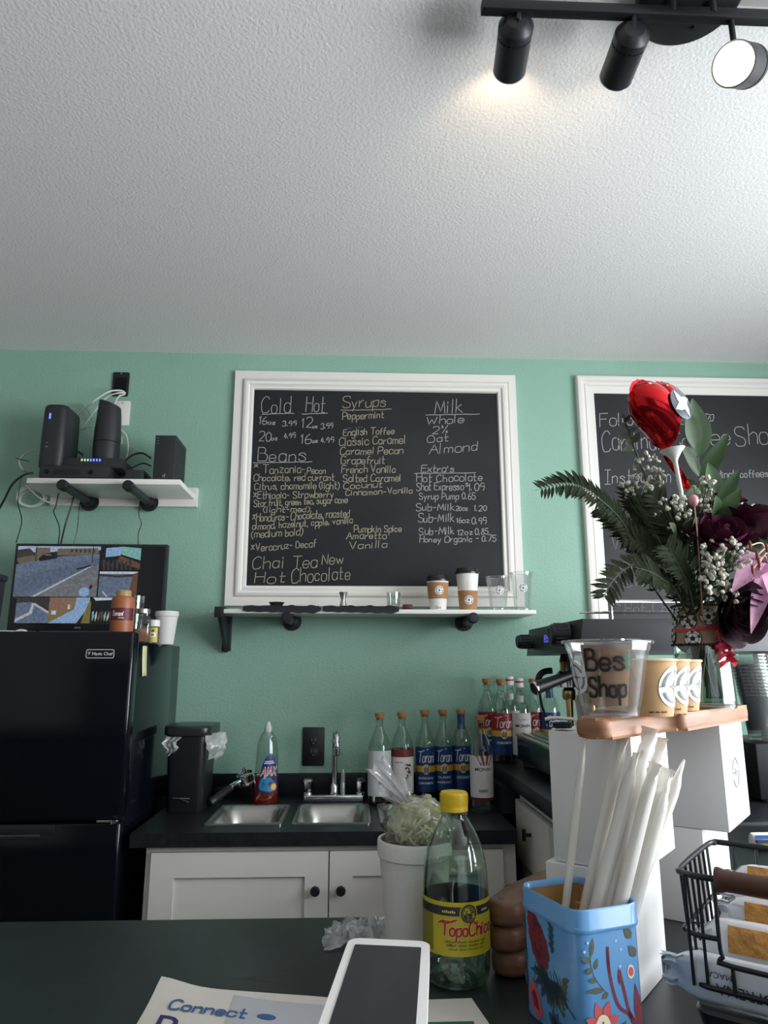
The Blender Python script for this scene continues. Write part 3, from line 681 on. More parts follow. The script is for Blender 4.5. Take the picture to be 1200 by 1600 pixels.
# ------------------------------------------------------------------ television
TVY = 2.64; _a, _b = at(25, 849, Y=TVY), at(262, 851, Y=TVY); _c = at(8, 985, Y=TVY)
tv = thing('television', 'flat black television on top of the refrigerator showing security camera views', 'television', ((_a.x + _b.x) / 2, TVY + .012, FH))
x0, x1, z0, z1 = -(_b.x - _a.x) / 2, (_b.x - _a.x) / 2, _c.z - FH, _a.z - FH
MB().span((x0, -.012, z0), (x1, .02, z1), bev=.003).span((-.16, .02, .08), (.16, .045, .26), bev=.01).build('housing', M_black, tv, smooth=30)
for s_ in (-1, 1): MB().tube([(s_ * .17, -.05, .006), (s_ * .17, 0, .052), (s_ * .17, .05, .006)], .006, 8).build('foot', M_black, tv)
YT = -.0128
fnt = lambda x, y: (x, YT, y)
MB().add([fnt(*p) for p in ((x0 + .008, z0 + .022), (x1 - .008, z0 + .022), (x1 - .008, z1 - .008), (x0 + .008, z1 - .008))], [(0, 1, 2, 3)]).build('screen', mat('screen_glass', (.004, .005, .008), .15), tv, smooth=0)
mb = MB(); put_text(mb, 'onn.', .009, lambda x, y: (x, -.0125, y), x=-.025, y=z0 + .007, bold=.03); mb.build('maker_mark', M_grey, tv, smooth=0, fix=False)
# picture on the screen, laid out in screen fractions (0..1 left-right, 0..1 top-bottom)
def shade(name, c, amt=.25, sc=60):
    m = mat('screen_' + name, c, .5)
    if 'done' not in m:
        nt = m.node_tree; b = nt.nodes['Principled BSDF']; b.inputs['Base Color'].default_value = (0, 0, 0, 1)
        tc = nt.nodes.new('ShaderNodeTexCoord'); tx = nt.nodes.new('ShaderNodeTexNoise'); tx.inputs['Scale'].default_value = sc; tx.inputs['Detail'].default_value = 6
        nt.links.new(tc.outputs['Object'], tx.inputs[0]); mx = nt.nodes.new('ShaderNodeMix'); mx.data_type = 'RGBA'; cc = lin(c)
        mx.inputs[6].default_value = tuple(v * (1 - amt) for v in cc[:3]) + (1,); mx.inputs[7].default_value = tuple(v * (1 + amt) for v in cc[:3]) + (1,)
        mr = nt.nodes.new('ShaderNodeMapRange'); mr.inputs[1].default_value = .35; mr.inputs[2].default_value = .65
        nt.links.new(tx.outputs[0], mr.inputs[0]); nt.links.new(mr.outputs[0], mx.inputs[0]); nt.links.new(mx.outputs[2], b.inputs['Emission Color']); b.inputs['Emission Strength'].default_value = .9
        m['done'] = 1
    return m
SC = {'road': '66748c', 'road2': '5d6a82', 'path': '74777c', 'sky': 'a9b9d2', 'bld': '6f6658', 'bldd': '3c3a3a', 'car': '16181c', 'kerb': 'b9bcc0', 'dark': '14161a', 'dirt': '6c6152', 'brick': '8b6f5c', 'ice': '8fb0d8', 'teal': '7fb8b4', 'wood': '6a4a34', 'grass': '7c7440', 'white': 'c8d4e0'}
SN = list(SC); SM = [shade(k, SC[k], .45 if k in ('dark', 'bldd') else .22, 90 if k in ('road', 'road2', 'path') else 140) for k in SN]
mb = MB(); SX0, SX1, SZ0, SZ1 = x0 + .010, x1 - .010, z0 + .026, z1 - .010
lay = [0]
def spoly(c, pts):
    lay[0] += 1
    mb.poly([(SX0 + (SX1 - SX0) * x, YT - .0003 - lay[0] * .00002, SZ1 - (SZ1 - SZ0) * y) for x, y in pts], SN.index(c))
def srect(c, a, b, c2_, d): spoly(c, [(a, b), (c2_, b), (c2_, d), (a, d)])
srect('sky', 0, 0, .56, .08); spoly('bldd', [(0, .05), (.08, .03), (.12, .1), (.3, .06), (.56, .05), (.56, .14), (0, .22)])
srect('bld', .12, .02, .22, .18); spoly('bld', [(.27, .03), (.55, .02), (.55, .11), (.27, .12)])
for k in range(6): srect('bldd', .36 + k * .03, .04, .375 + k * .03, .08)
spoly('road', [(0, .24), (.26, .14), (.56, .10), (.56, .66), (0, .66)]); spoly('road2', [(0, .44), (.56, .14), (.56, .22), (.05, .66), (0, .66)])
spoly('path', [(.14, .66), (.56, .24), (.56, .66)]); spoly('kerb', [(.12, .66), (.50, .26), (.515, .26), (.15, .66)])
spoly('dark', [(.40, .30), (.50, .245), (.51, .26), (.42, .31)])
spoly('dirt', [(0, .16), (.1, .12), (.16, .17), (.02, .24)])
spoly('car', [(.145, .17), (.17, .12), (.21, .09), (.26, .09), (.275, .13), (.27, .16), (.16, .20)]); srect('road2', .19, .105, .23, .125)
srect('dark', .125, .0, .13, .2); srect('dark', .51, 0, .515, .22)
srect('dark', .57, 0, .84, .32); spoly('ice', [(.60, .02), (.72, .0), (.70, .12), (.60, .14)]); spoly('teal', [(.72, .0), (.84, .02), (.84, .18), (.70, .10)]); spoly('wood', [(.70, .12), (.84, .22), (.84, .3), (.68, .2)])
for k in range(7): spoly('bldd', [(.58 + k * .03, .18 + (k % 3) * .03), (.6 + k * .03, .16), (.605 + k * .03, .3), (.59 + k * .03, .31)])
srect('road', .57, .33, .83, .66); srect('white', .57, .33, .83, .36); spoly('bldd', [(.57, .36), (.7, .38), (.83, .355), (.83, .39), (.7, .41), (.57, .39)]); spoly('wood', [(.80, .36), (.83, .34), (.83, .66), (.77, .66)])
spoly('kerb', [(.60, .58), (.64, .66), (.625, .66), (.595, .6)])
srect('road', 0, .67, .25, 1); spoly('bldd', [(0, .67), (.25, .67), (.25, .86), (.13, .73), (.0, .75)]); spoly('kerb', [(.0, .98), (.12, .86), (.135, .74), (.15, .75), (.14, .88), (.02, 1)]); spoly('kerb', [(.15, .74), (.25, .85), (.25, .88), (.14, .76)]); srect('dark', .0, .68, .03, 1)
srect('brick', .25, .67, .43, .93); spoly('grass', [(.25, .92), (.43, .80), (.44, .84), (.25, 1)]); spoly('ice', [(.25, 1), (.42, .82), (.43, .67), (.52, .67), (.52, .78), (.44, 1)]); spoly('grass', [(.51, .74), (.53, .72), (.53, 1), (.47, 1)]); srect('white', .375, .76, .39, .82); srect('white', .27, .84, .30, .89)
srect('dark', .53, .67, .78, 1); spoly('white', [(.54, .67), (.78, .67), (.78, .69), (.56, .71)])
for k in range(12): spoly(['teal', 'kerb', 'dirt', 'wood'][k % 4], [(.54 + k * .02, .86 + (k % 3) * .04), (.553 + k * .02, .84), (.556 + k * .02, .92), (.545 + k * .02, .98)])
spoly('ice', [(.475 + .036 * math.cos(2 * PI * k / 20), .60 + .062 * math.sin(2 * PI * k / 20)) for k in range(20)])
spoly('dark', [(.505, .54), (.52, .5), (.53, .53), (.515, .57)])
srect('ice', .545, .01, .565, .05)
mb.build('camera_views', SM, tv, smooth=0, fix=False)

# ------------------------------------------------------------------ things on the refrigerator
def fz(u, v, Y): return at(u, v, Y=Y)
M_caramel = mat('caramel_plastic', '9c5a36', .45)
X = at(186, 980, Y=2.24).x
t = thing('sauce_bottle', 'brown caramel sauce bottle with a dark red label, in front of the television', 'bottle', (X, 2.262, 1.474 - .029))
MB().lathe([(0, 0), (.031, 0), (.034, .004), (.034, .022), (.0345, .024), (.0345, .112), (.034, .130), (.032, .137), (.022, .140), (0, .140)], 36).build('body', M_caramel, t)
MB().lathe([(.0205, .138), (.0225, .140), (.0225, .155), (.021, .158), (.012, .159), (0, .159)], 30).build('cap', mat('tan_cap', 'a58a5c', .4), t)
mb = MB(); cyl_patch(mb, .0348, -85, 85, .064, .102, 0); ribbon(mb, strokes('Torani', -.024, .078, .014, .036, slant=.3, jit=.1), .0022, on_cyl(.0352)); put_text(mb, '~7', .003, on_cyl(.0352), x=.008, y=.070, mi=1)
for m_ in range(len(mb.m)): pass
nf = 20; mb.m = [0] * nf + [1] * (len(mb.m) - nf); mb.build('label', [mat('dark_red_label', '5c1420', .5), M_wtxt], t, smooth=60, fix=False)
X = at(215, 960, Y=2.40).x
t = thing('tumbler', 'tall clear glass tumbler behind the caramel bottle', 'glass', (X, 2.36, FH))
MB().lathe([(0, .004), (.022, .004), (.023, 0), (.025, .002), (.031, .15), (.0295, .15), (.024, .012), (0, .010)], 32).build('glass_body', M_glass, t)
X = at(227, 980, Y=2.34).x
t = thing('glass_jar', 'square-shouldered clear jar of brown powder with a silver lid, edge of the refrigerator', 'jar', (X - .010, 2.335, FH), R(15))
MB().loft([[(x * s_, y * s_, z) for x, y in rrect(.056, .056, .014, 4)] for z, s_ in ((0, .94), (.003, 1), (.072, 1), (.080, .9), (.084, .74), (.095, .74))], cap=True).build('glass_body', M_glass, t)
MB().loft([[(x * s_, y * s_, z) for x, y in rrect(.050, .050, .012, 4)] for z, s_ in ((.003, .95), (.006, 1), (.042, 1), (.0425, .9))]).build('powder', mat('brown_powder', '8a5a40', .9), t)
MB().lathe([(0, .107), (.021, .107), (.0235, .105), (.0235, .093), (.0215, .092)], 32).build('lid', M_steel, t)
X = at(242, 990, Y=2.48).x
t = thing('spice_jar', 'small clear spice jar with white cap and yellow label, by the foam cup', 'jar', (at(240, 990, Y=2.40).x, 2.40, FH))
MB().lathe([(0, 0), (.016, 0), (.0175, .002), (.0175, .052), (.015, .056), (0, .056)], 28).build('glass_body', M_glass, t)
MB().lathe([(0, .076), (.0155, .076), (.0185, .074), (.0185, .054), (.016, .054)], 28).build('cap', mat('white_cap', (.75, .74, .72), .4), t)
mb = MB(); cyl_patch(mb, .0179, -55, 60, .003, .050, 0, 10); fn = on_cyl(.0182)
rect2d(mb, fn, -.008, .020, .012, .034, 1, 4); shape2d(mb, fn, [(-.004, .038), (.003, .046), (.008, .040), (.003, .035)], 2);
rect2d(mb, fn, -.004, .023, .006, .031, 2, 3)
mb.build('label', [mat('yellow_label', 'c8b04a', .5), M_wtxt, mat('olive_print', '4a4a22', .6)], t, smooth=60, fix=False)
def foam_cup(label, loc, r0, r1, h, name='foam_cup', cat='cup', m=None):
    t = thing(name, label, cat, loc)
    lh = h * .17
    MB().lathe([(0, 0), (r0 - .002, 0), (r0, .002), (r1 - .003, h - lh), (r1 - .0005, h - lh + .002), (r1, h - .003), (r1 - .001, h), (r1 - .004, h), (r1 - .0055, h - lh), (r0 - .004, .006), (0, .006)], 44).build('cup', m or M_foam, t)
    return t
foam_cup('white foam cup at the back right corner of the refrigerator top', (at(259, 990, Y=2.555).x, 2.555, FH), .028, .0405, .115)
t = thing('plastic_tray', 'white plastic strip with a rounded raised end on the refrigerator top front edge', 'tray', (at(12, 982, Y=2.24).x, 2.26, FH))
MB().box((-.03, 0, .030), (.09, .03, .006), bev=.002).loft([[(.012 + .03 * i, y, .024 + z + .010 * math.sin(i * 2.0)) for y, z in rrect(.022, .011 * (1 - .4 * i), .0025, 3)] for i in (0, .25, .5, .75, 1.0, 1.1)]).box((-.03, 0, .0135), (.03, .02, .027)).build('strip', M_white, t, smooth=50)
t = thing('storage_bin', 'black lidded bin at the left picture edge beside the television', 'bin', (-1.215, 2.40, FH))
MB().loft([[(x * s_, y * s_, z) for x, y in rrect(.075, .12, .015, 4)] for z, s_ in ((0, .9), (.205, 1.0))]).build('body', M_black, t)
MB().prism(rrect(.085, .13, .018, 4), .206, .226, bev=.004).build('lid', M_black, t)
MB().box((0, -.0578, .05), (.06, .003, .014), bev=.001).build('stripe', M_white, t)

# ================================================================== BACK COUNTER
CT = .91
SINKS = [(-.440, -.207), (-.180, .056), (.083, .318)]; SY0, SY1 = 2.262, 2.572
mb = MB(); xs = [-.625] + [v for a, b in SINKS for v in (a + .006, b - .006)] + [.475]
mb.span((-.625, 2.178, .872), (.475, SY0 + .006, CT)).span((-.625, SY1 - .006, .872), (.475, 2.799, CT))
for i in range(0, len(xs), 2): mb.span((xs[i], SY0 + .006, .872), (xs[i + 1], SY1 - .006, CT))
o = mb.build('countertop', M_lam, smooth=0); tag(o, 'black laminate sink countertop along the green wall', 'countertop')
o = MB().span((-.655, 2.782, CT), (.5515, WY, .984), bev=.003).build('backsplash', M_lam, smooth=30); tag(o, 'black laminate backsplash strip behind the sinks', 'backsplash')
for i, ((a, b), lab) in enumerate(zip(SINKS, ('left steel drop-in sink next to the soap bottle', 'middle steel drop-in sink under the faucet', 'right steel drop-in sink partly behind the foam cup'))):
    cx, cy = (a + b) / 2, (SY0 + SY1) / 2; W, D = b - a, SY1 - SY0
    t = thing('sink', lab, 'sink', (cx, cy, CT)); rg = []
    for w_, d_, r_, z in ((W, D, .012, .0005), (W, D, .012, .004), (W - .006, D - .006, .012, .0055), (W - .024, D - .024, .03, .0055), (W - .03, D - .032, .035, .002), (W - .042, D - .05, .05, -.012), (W - .056, D - .07, .055, -.05), (W - .075, D - .10, .06, -.13), (W - .12, D - .16, .05, -.142), (.05, .05, .024, -.146)):
        rg.append([(x, y, z) for x, y in rrect(w_, d_, min(r_, w_ / 2 - .001), 6)])
    MB().loft(rg, cap=False).build('basin', M_steel, t, smooth=50)
    MB().lathe([(.026, -.1455), (.024, -.147), (.018, -.148), (0, -.148)], 24).build('drain', M_chrome, t)
# faucet
fx = at(522, 1250, Y=2.65).x
t = thing('faucet', 'chrome gooseneck faucet with two clear handles behind the middle sink', 'faucet', (fx, 2.655, CT))
MB().prism(rrect(.215, .052, .01, 4), 0, .022, bev=.004).build('deck_plate', M_chrome, t)
pts = [(0, 0, .02), (0, 0, .12), (0, 0, .19), (.002, -.012, .222), (.005, -.040, .236), (.008, -.066, .225), (.009, -.078, .20), (.009, -.079, .178)]
mb = MB(); mb.tube(pts, .0095, 16, sm=6); mb.lathe([(.013, .02), (.015, .022), (.013, .05), (.0098, .056)], 24); mb.lathe([(.0095, .0), (.0125, .003), (.0125, .024), (.0095, .026)], 20, M=tr(.009, -.079, .160)); mb.build('spout', M_chrome, t)
for s_ in (-1, 1):
    h_ = MB(); h_.lathe([(0, .075), (.014, .074), (.018, .066), (.016, .04), (.011, .030), (.009, .022)], 8, M=tr(s_ * .092, 0, 0)).build('handle', clear('acrylic_handle', 'c8d0d0', .3), t, smooth=20)
    MB().lathe([(.006, .024), (.008, .03), (.012, .062), (0, .066)], 14, M=tr(s_ * .092, 0, 0)).lathe([(.017, .021), (.016, .027), (.010, .03)], 20, M=tr(s_ * .092, 0, 0)).build('valve', M_chrome, t)
mb = MB(); mb.lathe([(.008, .02), (.0085, .03), (.0085, .06), (.006, .064)], 16, M=tr(.03, -.004, 0))
for k in range(7): mb.lathe([(.0065, 0), (.0085, .0025), (.0065, .005)], 16, M=tr(.03, -.004, .06 + k * .005))
mb.lathe([(.005, .095), (.004, .105), (0, .106)], 12, M=tr(.03, -.004, 0)); mb.build('side_sprayer', mat('grey_spring', (.35, .36, .35), .35, metal=.6), t)
t = thing('outlet_cover', 'black outlet cover on the green wall above the backsplash', 'outlet', (at(490, 1166, Y=WY).x, WY, at(490, 1166, Y=WY).z))
MB().prism(rrect(.082, .138, .005), 0, .007, M=rot('X', 90), bev=.002).build('cover', mat('black_outlet', (.008, .008, .009), .4), t)
mb = MB()
for s_ in (-1, 1):
    mb.prism(rrect(.034, .030, .010, 4), .006, .009, M=rot('X', 90) @ tr(0, s_ * .021, 0), bev=.001)
mb.build('sockets', M_black, t)
mb = MB()
for s_ in (-1, 1):
    for q in (-1, 1): mb.box((q * .0065, -.0092, s_ * .021 + .003), (.002, .001, .008))
    mb.cyl(.0025, .009, .0096, 10, M=rot('X', 90) @ tr(0, s_ * .021 - .009, 0))
mb.build('slots', M_grey, t, smooth=0)
# base cabinet
t = thing('base_cabinet', 'white sink base cabinet with two recessed panel doors', 'cabinet', (-.072, 2.50, 0))
MB().span((-.513, -.29, .10), (.547, -.27, .8715)).span((-.513, -.27, .10), (-.495, .28, .8715)).span((.529, -.27, .10), (.547, .28, .8715)).span((-.495, .262, .10), (.529, .28, .8715)).span((-.495, -.27, .10), (.529, .262, .118)).span((-.48, -.24, 0), (.52, .26, .0995), 1).build('carcass', [M_whitec, M_black], t, smooth=0)
def shaker(parent, name, x0, x1, z0, z1, y, fr=.066, m=None):
    mb = MB(); m = m or M_whitec; th = .018
    mb.span((x0, y, z0), (x0 + fr, y + th, z1)).span((x1 - fr, y, z0), (x1, y + th, z1)).span((x0 + fr, y, z1 - fr), (x1 - fr, y + th, z1)).span((x0 + fr, y, z0), (x1 - fr, y + th, z0 + fr)).span((x0 + fr, y + .009, z0 + fr), (x1 - fr, y + th, z1 - fr))
    return mb.build(name, m, parent, smooth=0)
def knob(parent, x, y, z, M=None):
    return MB().lathe([(.006, 0), (.006, .010), (.011, .014), (.0135, .018), (.0135, .023), (.011, .026), (0, .027)], 24, M=M or (tr(x, y, z) @ rot('X', 90))).build('knob', M_blackm, parent)
da = shaker(t, 'door', -.494, .0055, .14, .855, -.3085); knob(da, -.030, -.3085, .756)
db = shaker(t, 'door', .0095, .507, .14, .855, -.3085); knob(db, .042, -.3085, .756)

# ------------------------------------------------------------------ things on the sink counter
t = thing('trash_can', 'slim black lidded trash can on the counter beside the refrigerator', 'trash can', (-.545, 2.555, CT))
MB().loft([[(x * s_, y * s_, z) for x, y in rrect(.122, .19, .022, 5)] for z, s_ in ((0, .93), (.004, .95), (.235, 1.04), (.236, 1.0))]).build('body', mat('black_satin_can', (.012, .012, .014), .35), t)
MB().prism(rrect(.152, .215, .03, 6), .238, .268, bev=.008, seg=3).build('lid', mat('black_lid_plastic', (.02, .021, .022), .3), t)
M_film = clear('white_bag_film', 'e8e8e8', .12, .2, .38, 'e8e8e4')
def crumple(name, base, parent, w, h, bulge, seed, m, M, thick=0):
    rnd = random.Random(seed); ph = [rnd.uniform(0, 6) for _ in range(8)]
    def fn(i, j):
        a = (i - .5)
        x = a * w * (1 - .45 * j) + .006 * math.sin(9 * j + ph[0]); z = -h * j + .006 * math.sin(5 * i + ph[1]) * j
        y = -bulge * math.sin(PI * min(1, j * 1.05)) * (1 + .3 * math.sin(8 * i + ph[2])) + .003 * math.sin(15 * i + ph[3] + 3 * j) + .004 * math.sin(23 * j + ph[4] + 8 * i)
        return (x, y, z)
    return MB().grid(fn, 18, 12, 0, M).build(name, m, parent, smooth=80)
crumple('bag_liner', None, t, .095, .085, .026, 1, M_film, tr(.078, -.055, .243) @ rot('Z', 55))
crumple('bag_liner', None, t, .06, .06, .012, 2, M_film, tr(.092, .01, .236) @ rot('Z', 90))
crumple('bag_liner', None, t, .052, .055, .010, 3, M_film, tr(-.045, -.102, .236) @ rot('Z', -8))
MB().tube([(-.032, -.100, .046), (.022, -.100, .045), (-.01, -.101, .044), (.02, -.101, .034)], .0016, 6).build('pedal_bar', M_steel, t)
def portafilter(label, loc, M0):
    t = thing('portafilter', label, 'portafilter', loc)
    MB().lathe([(0, 0), (.012, .002), (.0155, .008), (.0145, .03), (.0125, .08), (.011, .098), (.009, .1)], 24, M=M0).build('handle', M_black, t)
    mb = MB(); mb.lathe([(.009, .098), (.012, .1), (.012, .122), (.009, .130), (.0075, .15)], 20, M=M0)
    mb.lathe([(.026, -.014), (.030, -.012), (.030, .012), (.033, .013), (.033, .018), (.028, .018), (.027, -.008), (0, -.008)], 32, M=M0 @ tr(0, 0, .175) @ rot('X', 90)); mb.build('basket', M_chrome, t)
    mb = MB(); mb.lathe([(.007, -.014), (.006, -.034), (.004, -.034)], 14, M=M0 @ tr(0, 0, .175) @ rot('X', 90)); mb.build('spout', M_chrome, t)
a = at(322, 1258, Z=.93); b = at(349, 1236, Y=2.63)
portafilter('black handled portafilter leaning on the counter beside the trash can', (a.x, 2.53, CT), Matrix.Translation((0, 0, .016)) @ Vector((.085, .11, .055)).normalized().to_track_quat('Z', 'Y').to_matrix().to_4x4())
portafilter('second portafilter lying behind the first, its chrome ring facing right', (at(356, 1258, Z=.93).x - .09, 2.745, CT), Matrix.Translation((0, 0, .016)) @ Vector((.9, -.28, .22)).normalized().to_track_quat('Z', 'Y').to_matrix().to_4x4() @ rot('Z', 150))
# dish soap
t = thing('soap_bottle', 'clear dish soap bottle with orange liquid and a blue label, left of the faucet', 'bottle', (-.298, 2.618, CT), R(20))
SP = [(.0405, .026, 0), (.044, .029, .004), (.044, .029, .03), (.042, .028, .09), (.0385, .026, .15), (.037, .025, .175), (.034, .023, .20), (.026, .019, .225), (.016, .014, .238), (.012, .012, .243)]
def ell(a, b, z, n=36): return [(a * math.sin(2 * PI * k / n), -b * math.cos(2 * PI * k / n), z) for k in range(n)]
MB().loft([ell(*p) for p in SP]).build('body', M_glass, t)
MB().loft([ell(p[0] - .0015, p[1] - .0015, p[2] + .001) for p in SP[:4]] + [ell(.0404, .0265, .091)]).build('soap', clear('orange_soap', 'd8502c', .05, .05, .35, 'b03818'), t)
MB().lathe([(.0135, .236), (.0135, .252), (.010, .256), (.0085, .264), (.006, .27), (0, .272)], 24).build('cap', mat('cloudy_cap', (.6, .6, .58), .4), t)
def on_ell(q, z0):
    def fn(x, y):
        z = z0 + y; i = 0
        while i < len(SP) - 2 and SP[i + 1][2] < z: i += 1
        f = (z - SP[i][2]) / max(1e-6, SP[i + 1][2] - SP[i][2]); a_ = SP[i][0] + (SP[i + 1][0] - SP[i][0]) * f + q; b_ = SP[i][1] + (SP[i + 1][1] - SP[i][1]) * f + q
        th = x / .040; return (a_ * math.sin(th), -b_ * math.cos(th), z)
    return fn
mb = MB(); f0, f1, f2, f3 = on_ell(.0006, .045), on_ell(.001, .045), on_ell(.0014, .045), on_ell(.0018, .045)
def blob(fn, pts, mi, n=6): shape2d(mb, fn, [tuple(p) for p in cr([Vector(p) for p in pts], n, True)], mi)
blob(f0, [(-.030, .0), (.028, -.004), (.032, .03), (.030, .085), (.016, .115), (-.006, .112), (-.022, .085), (-.03, .04)], 0)
blob(f1, [(-.026, .004), (.024, .0), (.020, .03), (-.01, .045), (-.026, .035)], 1)
disc2d(mb, f2, .018, .012, .012, 2); disc2d(mb, f3, .018, .012, .0085, 3)
put_text(mb, 'AJAX', .026, f2, y=.050, mi=4, bold=.05, width=.058, slant=.25); put_text(mb, 'AJAX', .026, f3, y=.050, mi=5, bold=.0, width=.055, slant=.25)
rect2d(mb, f1, -.016, .088, .022, .091, 4); rect2d(mb, f1, -.014, .094, .018, .0965, 4)
mb.build('label', [mat('deep_blue_print', '12246e', .4), mat('sky_blue_print', '2a78a8', .4), mat('orange_print', 'd88a3a', .5), mat('lemon_print', 'e8c878', .5), M_wtxt, mat('red_print', 'b01828', .45)], t, smooth=60, fix=False)

# ------------------------------------------------------------------ syrup bottles
M_tor_b = mat('blue_syrup_label', '123a6e', .4); M_tor_r = mat('red_syrup_label', '8e1a26', .4); M_tor_y = mat('gold_band', 'c89a2a', .4); M_crest = mat('crest_print', 'd8c4a0', .5); M_brown = mat('brown_print', '4a2a18', .5)
M_pale = mat('pale_label', (.55, .58, .58), .5); M_ltwhite = mat('off_white_label', (.66, .63, .60), .5)
M_syr = clear('dark_syrup', '6a2a1a', .05, .05, .25, '3a120a'); M_syrc = clear('clear_syrup', 'eef0ee', .05)
def glass_body(t, r, h, sh0, neck):
    MB().lathe([(0, .006), (r * .5, .004), (r - .004, 0), (r, .004), (r, sh0), (r * .94, sh0 + .018), (r * .72, sh0 + .040), (r * .46, sh0 + .060), (neck, sh0 + .075), (neck * .92, h - .03), (neck, h - .012), (neck + .0015, h - .010), (neck + .0015, h)], 36).build('glass', M_glass, t)
def syrup(label, cat_, loc, r, h, spec, group, rz=0, cork=True, level=.8):
    t = thing('syrup_bottle', label, 'bottle', loc, rz, group); sh0 = h * .60
    glass_body(t, r, h - .016, sh0, .0125)
    if level: MB().lathe([(0, .007), (r - .004, .006), (r - .0022, .01), (r - .0022, sh0 * level), (0, sh0 * level)], 28).build('syrup', M_syr if spec.get('dark', True) else M_syrc, t)
    if cork: MB().lathe([(.0115, h - .024), (.0115, h - .016), (.0165, h - .015), (.0168, h - .001), (.015, h), (0, h)], 22).build('cork', M_cork, t)
    else:
        MB().lathe([(.0155, h - .032), (.0155, h - .003), (.014, h), (0, h)], 22).lathe([(.0157, h - .016), (.0158, h - .012), (.0157, h - .010)], 22, 1).build('cap', [mat('white_cap', (.75, .74, .72), .4), mat('red_print', 'b01828', .45)], t)
    if spec.get('collar'): MB().lathe([(.0135, h - .07), (.0138, h - .022), (.0128, h - .018)], 22).build('neck_sleeve', M_tor_b, t)
    if spec.get('neck_label'):
        mb = MB(); cyl_patch(mb, .0132, -180, 180, h - .085, h - .062, 0, 24); mb.build('neck_label', M_ltwhite, t, fix=False)
    mb = MB(); q = r + .0004; f1, f2, f3 = on_cyl(q + .0004), on_cyl(q + .0008), on_cyl(q + .0012); k = spec['kind']
    L0, L1 = spec.get('span', (.028, h * .585))
    H = L1 - L0
    if k == 'torani':
        cyl_patch(mb, q, -115, 115, L0, L1, 1 if spec.get('red') else 0, 30)
        if spec.get('red'): cyl_patch(mb, q + .0002, -115, 115, L0, L0 + H * .44, 0, 30)
        cyl_patch(mb, q + .0004, -115, 115, L0 + H * .44, L0 + H * .58, 2, 30)
        disc2d(mb, f2, 0, L0 + H * .50, .0135, 3, 20, ry=.017); 
        for s_ in range(4): rect2d(mb, f3, -.009 + s_ * .005, L0 + H * .42, -.006 + s_ * .005, L0 + H * (.54 + .03 * (s_ % 2)), 4, 1)
        ribbon(mb, strokes('Torani', -r * .86, L0 + H * .66, H * .24, r * 1.8, slant=.32, jit=.05), .0022, f2, 5)
        ribbon(mb, [[(-r * .9, L0 + H * .90), (-r * .3, L0 + H * .92), (r * .2, L0 + H * .95)]], .0022, f2, 5)
        lines = spec['text'].split('|')
        for i, tx in enumerate(lines):
            put_text(mb, tx, .0085 if len(lines) == 1 else .0072, f2, 0, L0 + H * (.26 if len(lines) == 1 else .28 - .11 * i), 5, .01, width=min(r * 1.7, .0066 * len(tx) + .004))
    elif k == 'monin':
        cyl_patch(mb, q, -115, 115, L0, L1, 6, 30)
        put_text(mb, 'MONIN', .010, f2, 0, L0 + H * .66, 7, .01, width=r * 1.55)
        ribbon(mb, [[(-r * .4 + r * .9 * k / 20, L0 + H * .84 + .002 * math.sin(k * 1.5)) for k in range(21)]], .0008, f2, 7)
        if spec.get('stripes'):
            for s_ in range(4): shape2d(mb, f1, [(-.03 + s_ * .020, L1), (-.020 + s_ * .020, L1), (-.004 + s_ * .008, L0 + H * .78), (-.008 + s_ * .008, L0 + H * .78)], 8)
            cyl_patch(mb, q + .0004, -115, 115, L0, L0 + H * .07, 9, 30)
            ribbon(mb, [[(-.018 + .0012 * k, L0 + H * .22 + .005 * math.sin(k * 1.3)) for k in range(26)]], .0013, f2, 7)
    elif k == 'pale':
        cyl_patch(mb, q, -115, 115, L0, L1, 10, 30); cyl_patch(mb, q + .0003, -115, 115, L0 + .004, L0 + H * .66, 13, 30)
        disc2d(mb, f1, .016, L0 + H * .82, .012, 11, 24, hole=.0105); disc2d(mb, f1, .016, L0 + H * .82, .008, 11, 24, hole=.0065)
        for x_, y_ in ((-.016, .42), (-.004, .30), (.012, .5)): shape2d(mb, f2, [(x_, L0 + H * y_), (x_ + .003, L0 + H * y_ + .004), (x_ + .005, L0 + H * y_ - .004), (x_ + .002, L0 + H * y_ - .006)], 7)
    elif k == 'brown':
        cyl_patch(mb, q, -115, 115, L0, L1, 6, 30); cyl_patch(mb, q + .0003, -115, 115, L0 + H * .83, L1, 12, 30)
        put_text(mb, '~64', .003, f2, -.014, L0 + H * .70, 4)
        rr_ = random.Random(5)
        for _ in range(26):
            x_, y_ = rr_.uniform(.008, .030), rr_.uniform(.25, .68); disc2d(mb, f2, x_, L0 + H * y_, rr_.uniform(.002, .0042), rr_.choice([4, 9, 12]), 8)
    mb.build('label', [M_tor_b, M_tor_r, M_tor_y, M_crest, M_brown, M_wtxt, M_ltwhite, M_ink, mat('pink_red_print', '8e3a44', .5), mat('maroon_print', '5a1620', .5), M_pale, mat('grey_blue_print', '7d929a', .5), mat('red_brown_print', '6e2c1c', .5), mat('pale_blue_white', (.58, .60, .61), .5)], t, smooth=60, fix=False)
    return t
GS = 'syrup bottles on the sink counter'
def bx(u, y): return at(u, 1200, Y=y).x
syrup('corked syrup bottle with a pale grey-blue label, nearest the faucet', '', (bx(593, 2.6) , 2.60, CT + .0005), .040, .300, {'kind': 'pale'}, GS, level=.18)
syrup('syrup bottle with a white label topped by a brown band, by the sink', '', (bx(629, 2.62), 2.64, CT + .0005), .040, .300, {'kind': 'brown', 'dark': True}, GS, level=.97)
syrup('blue label syrup bottle reading brown sugar cinnamon', '', (bx(664.5, 2.68), 2.68, CT + .0005), .0345, .305, {'kind': 'torani', 'text': 'BROWN SUGAR|CINNAMON'}, GS, level=.5)
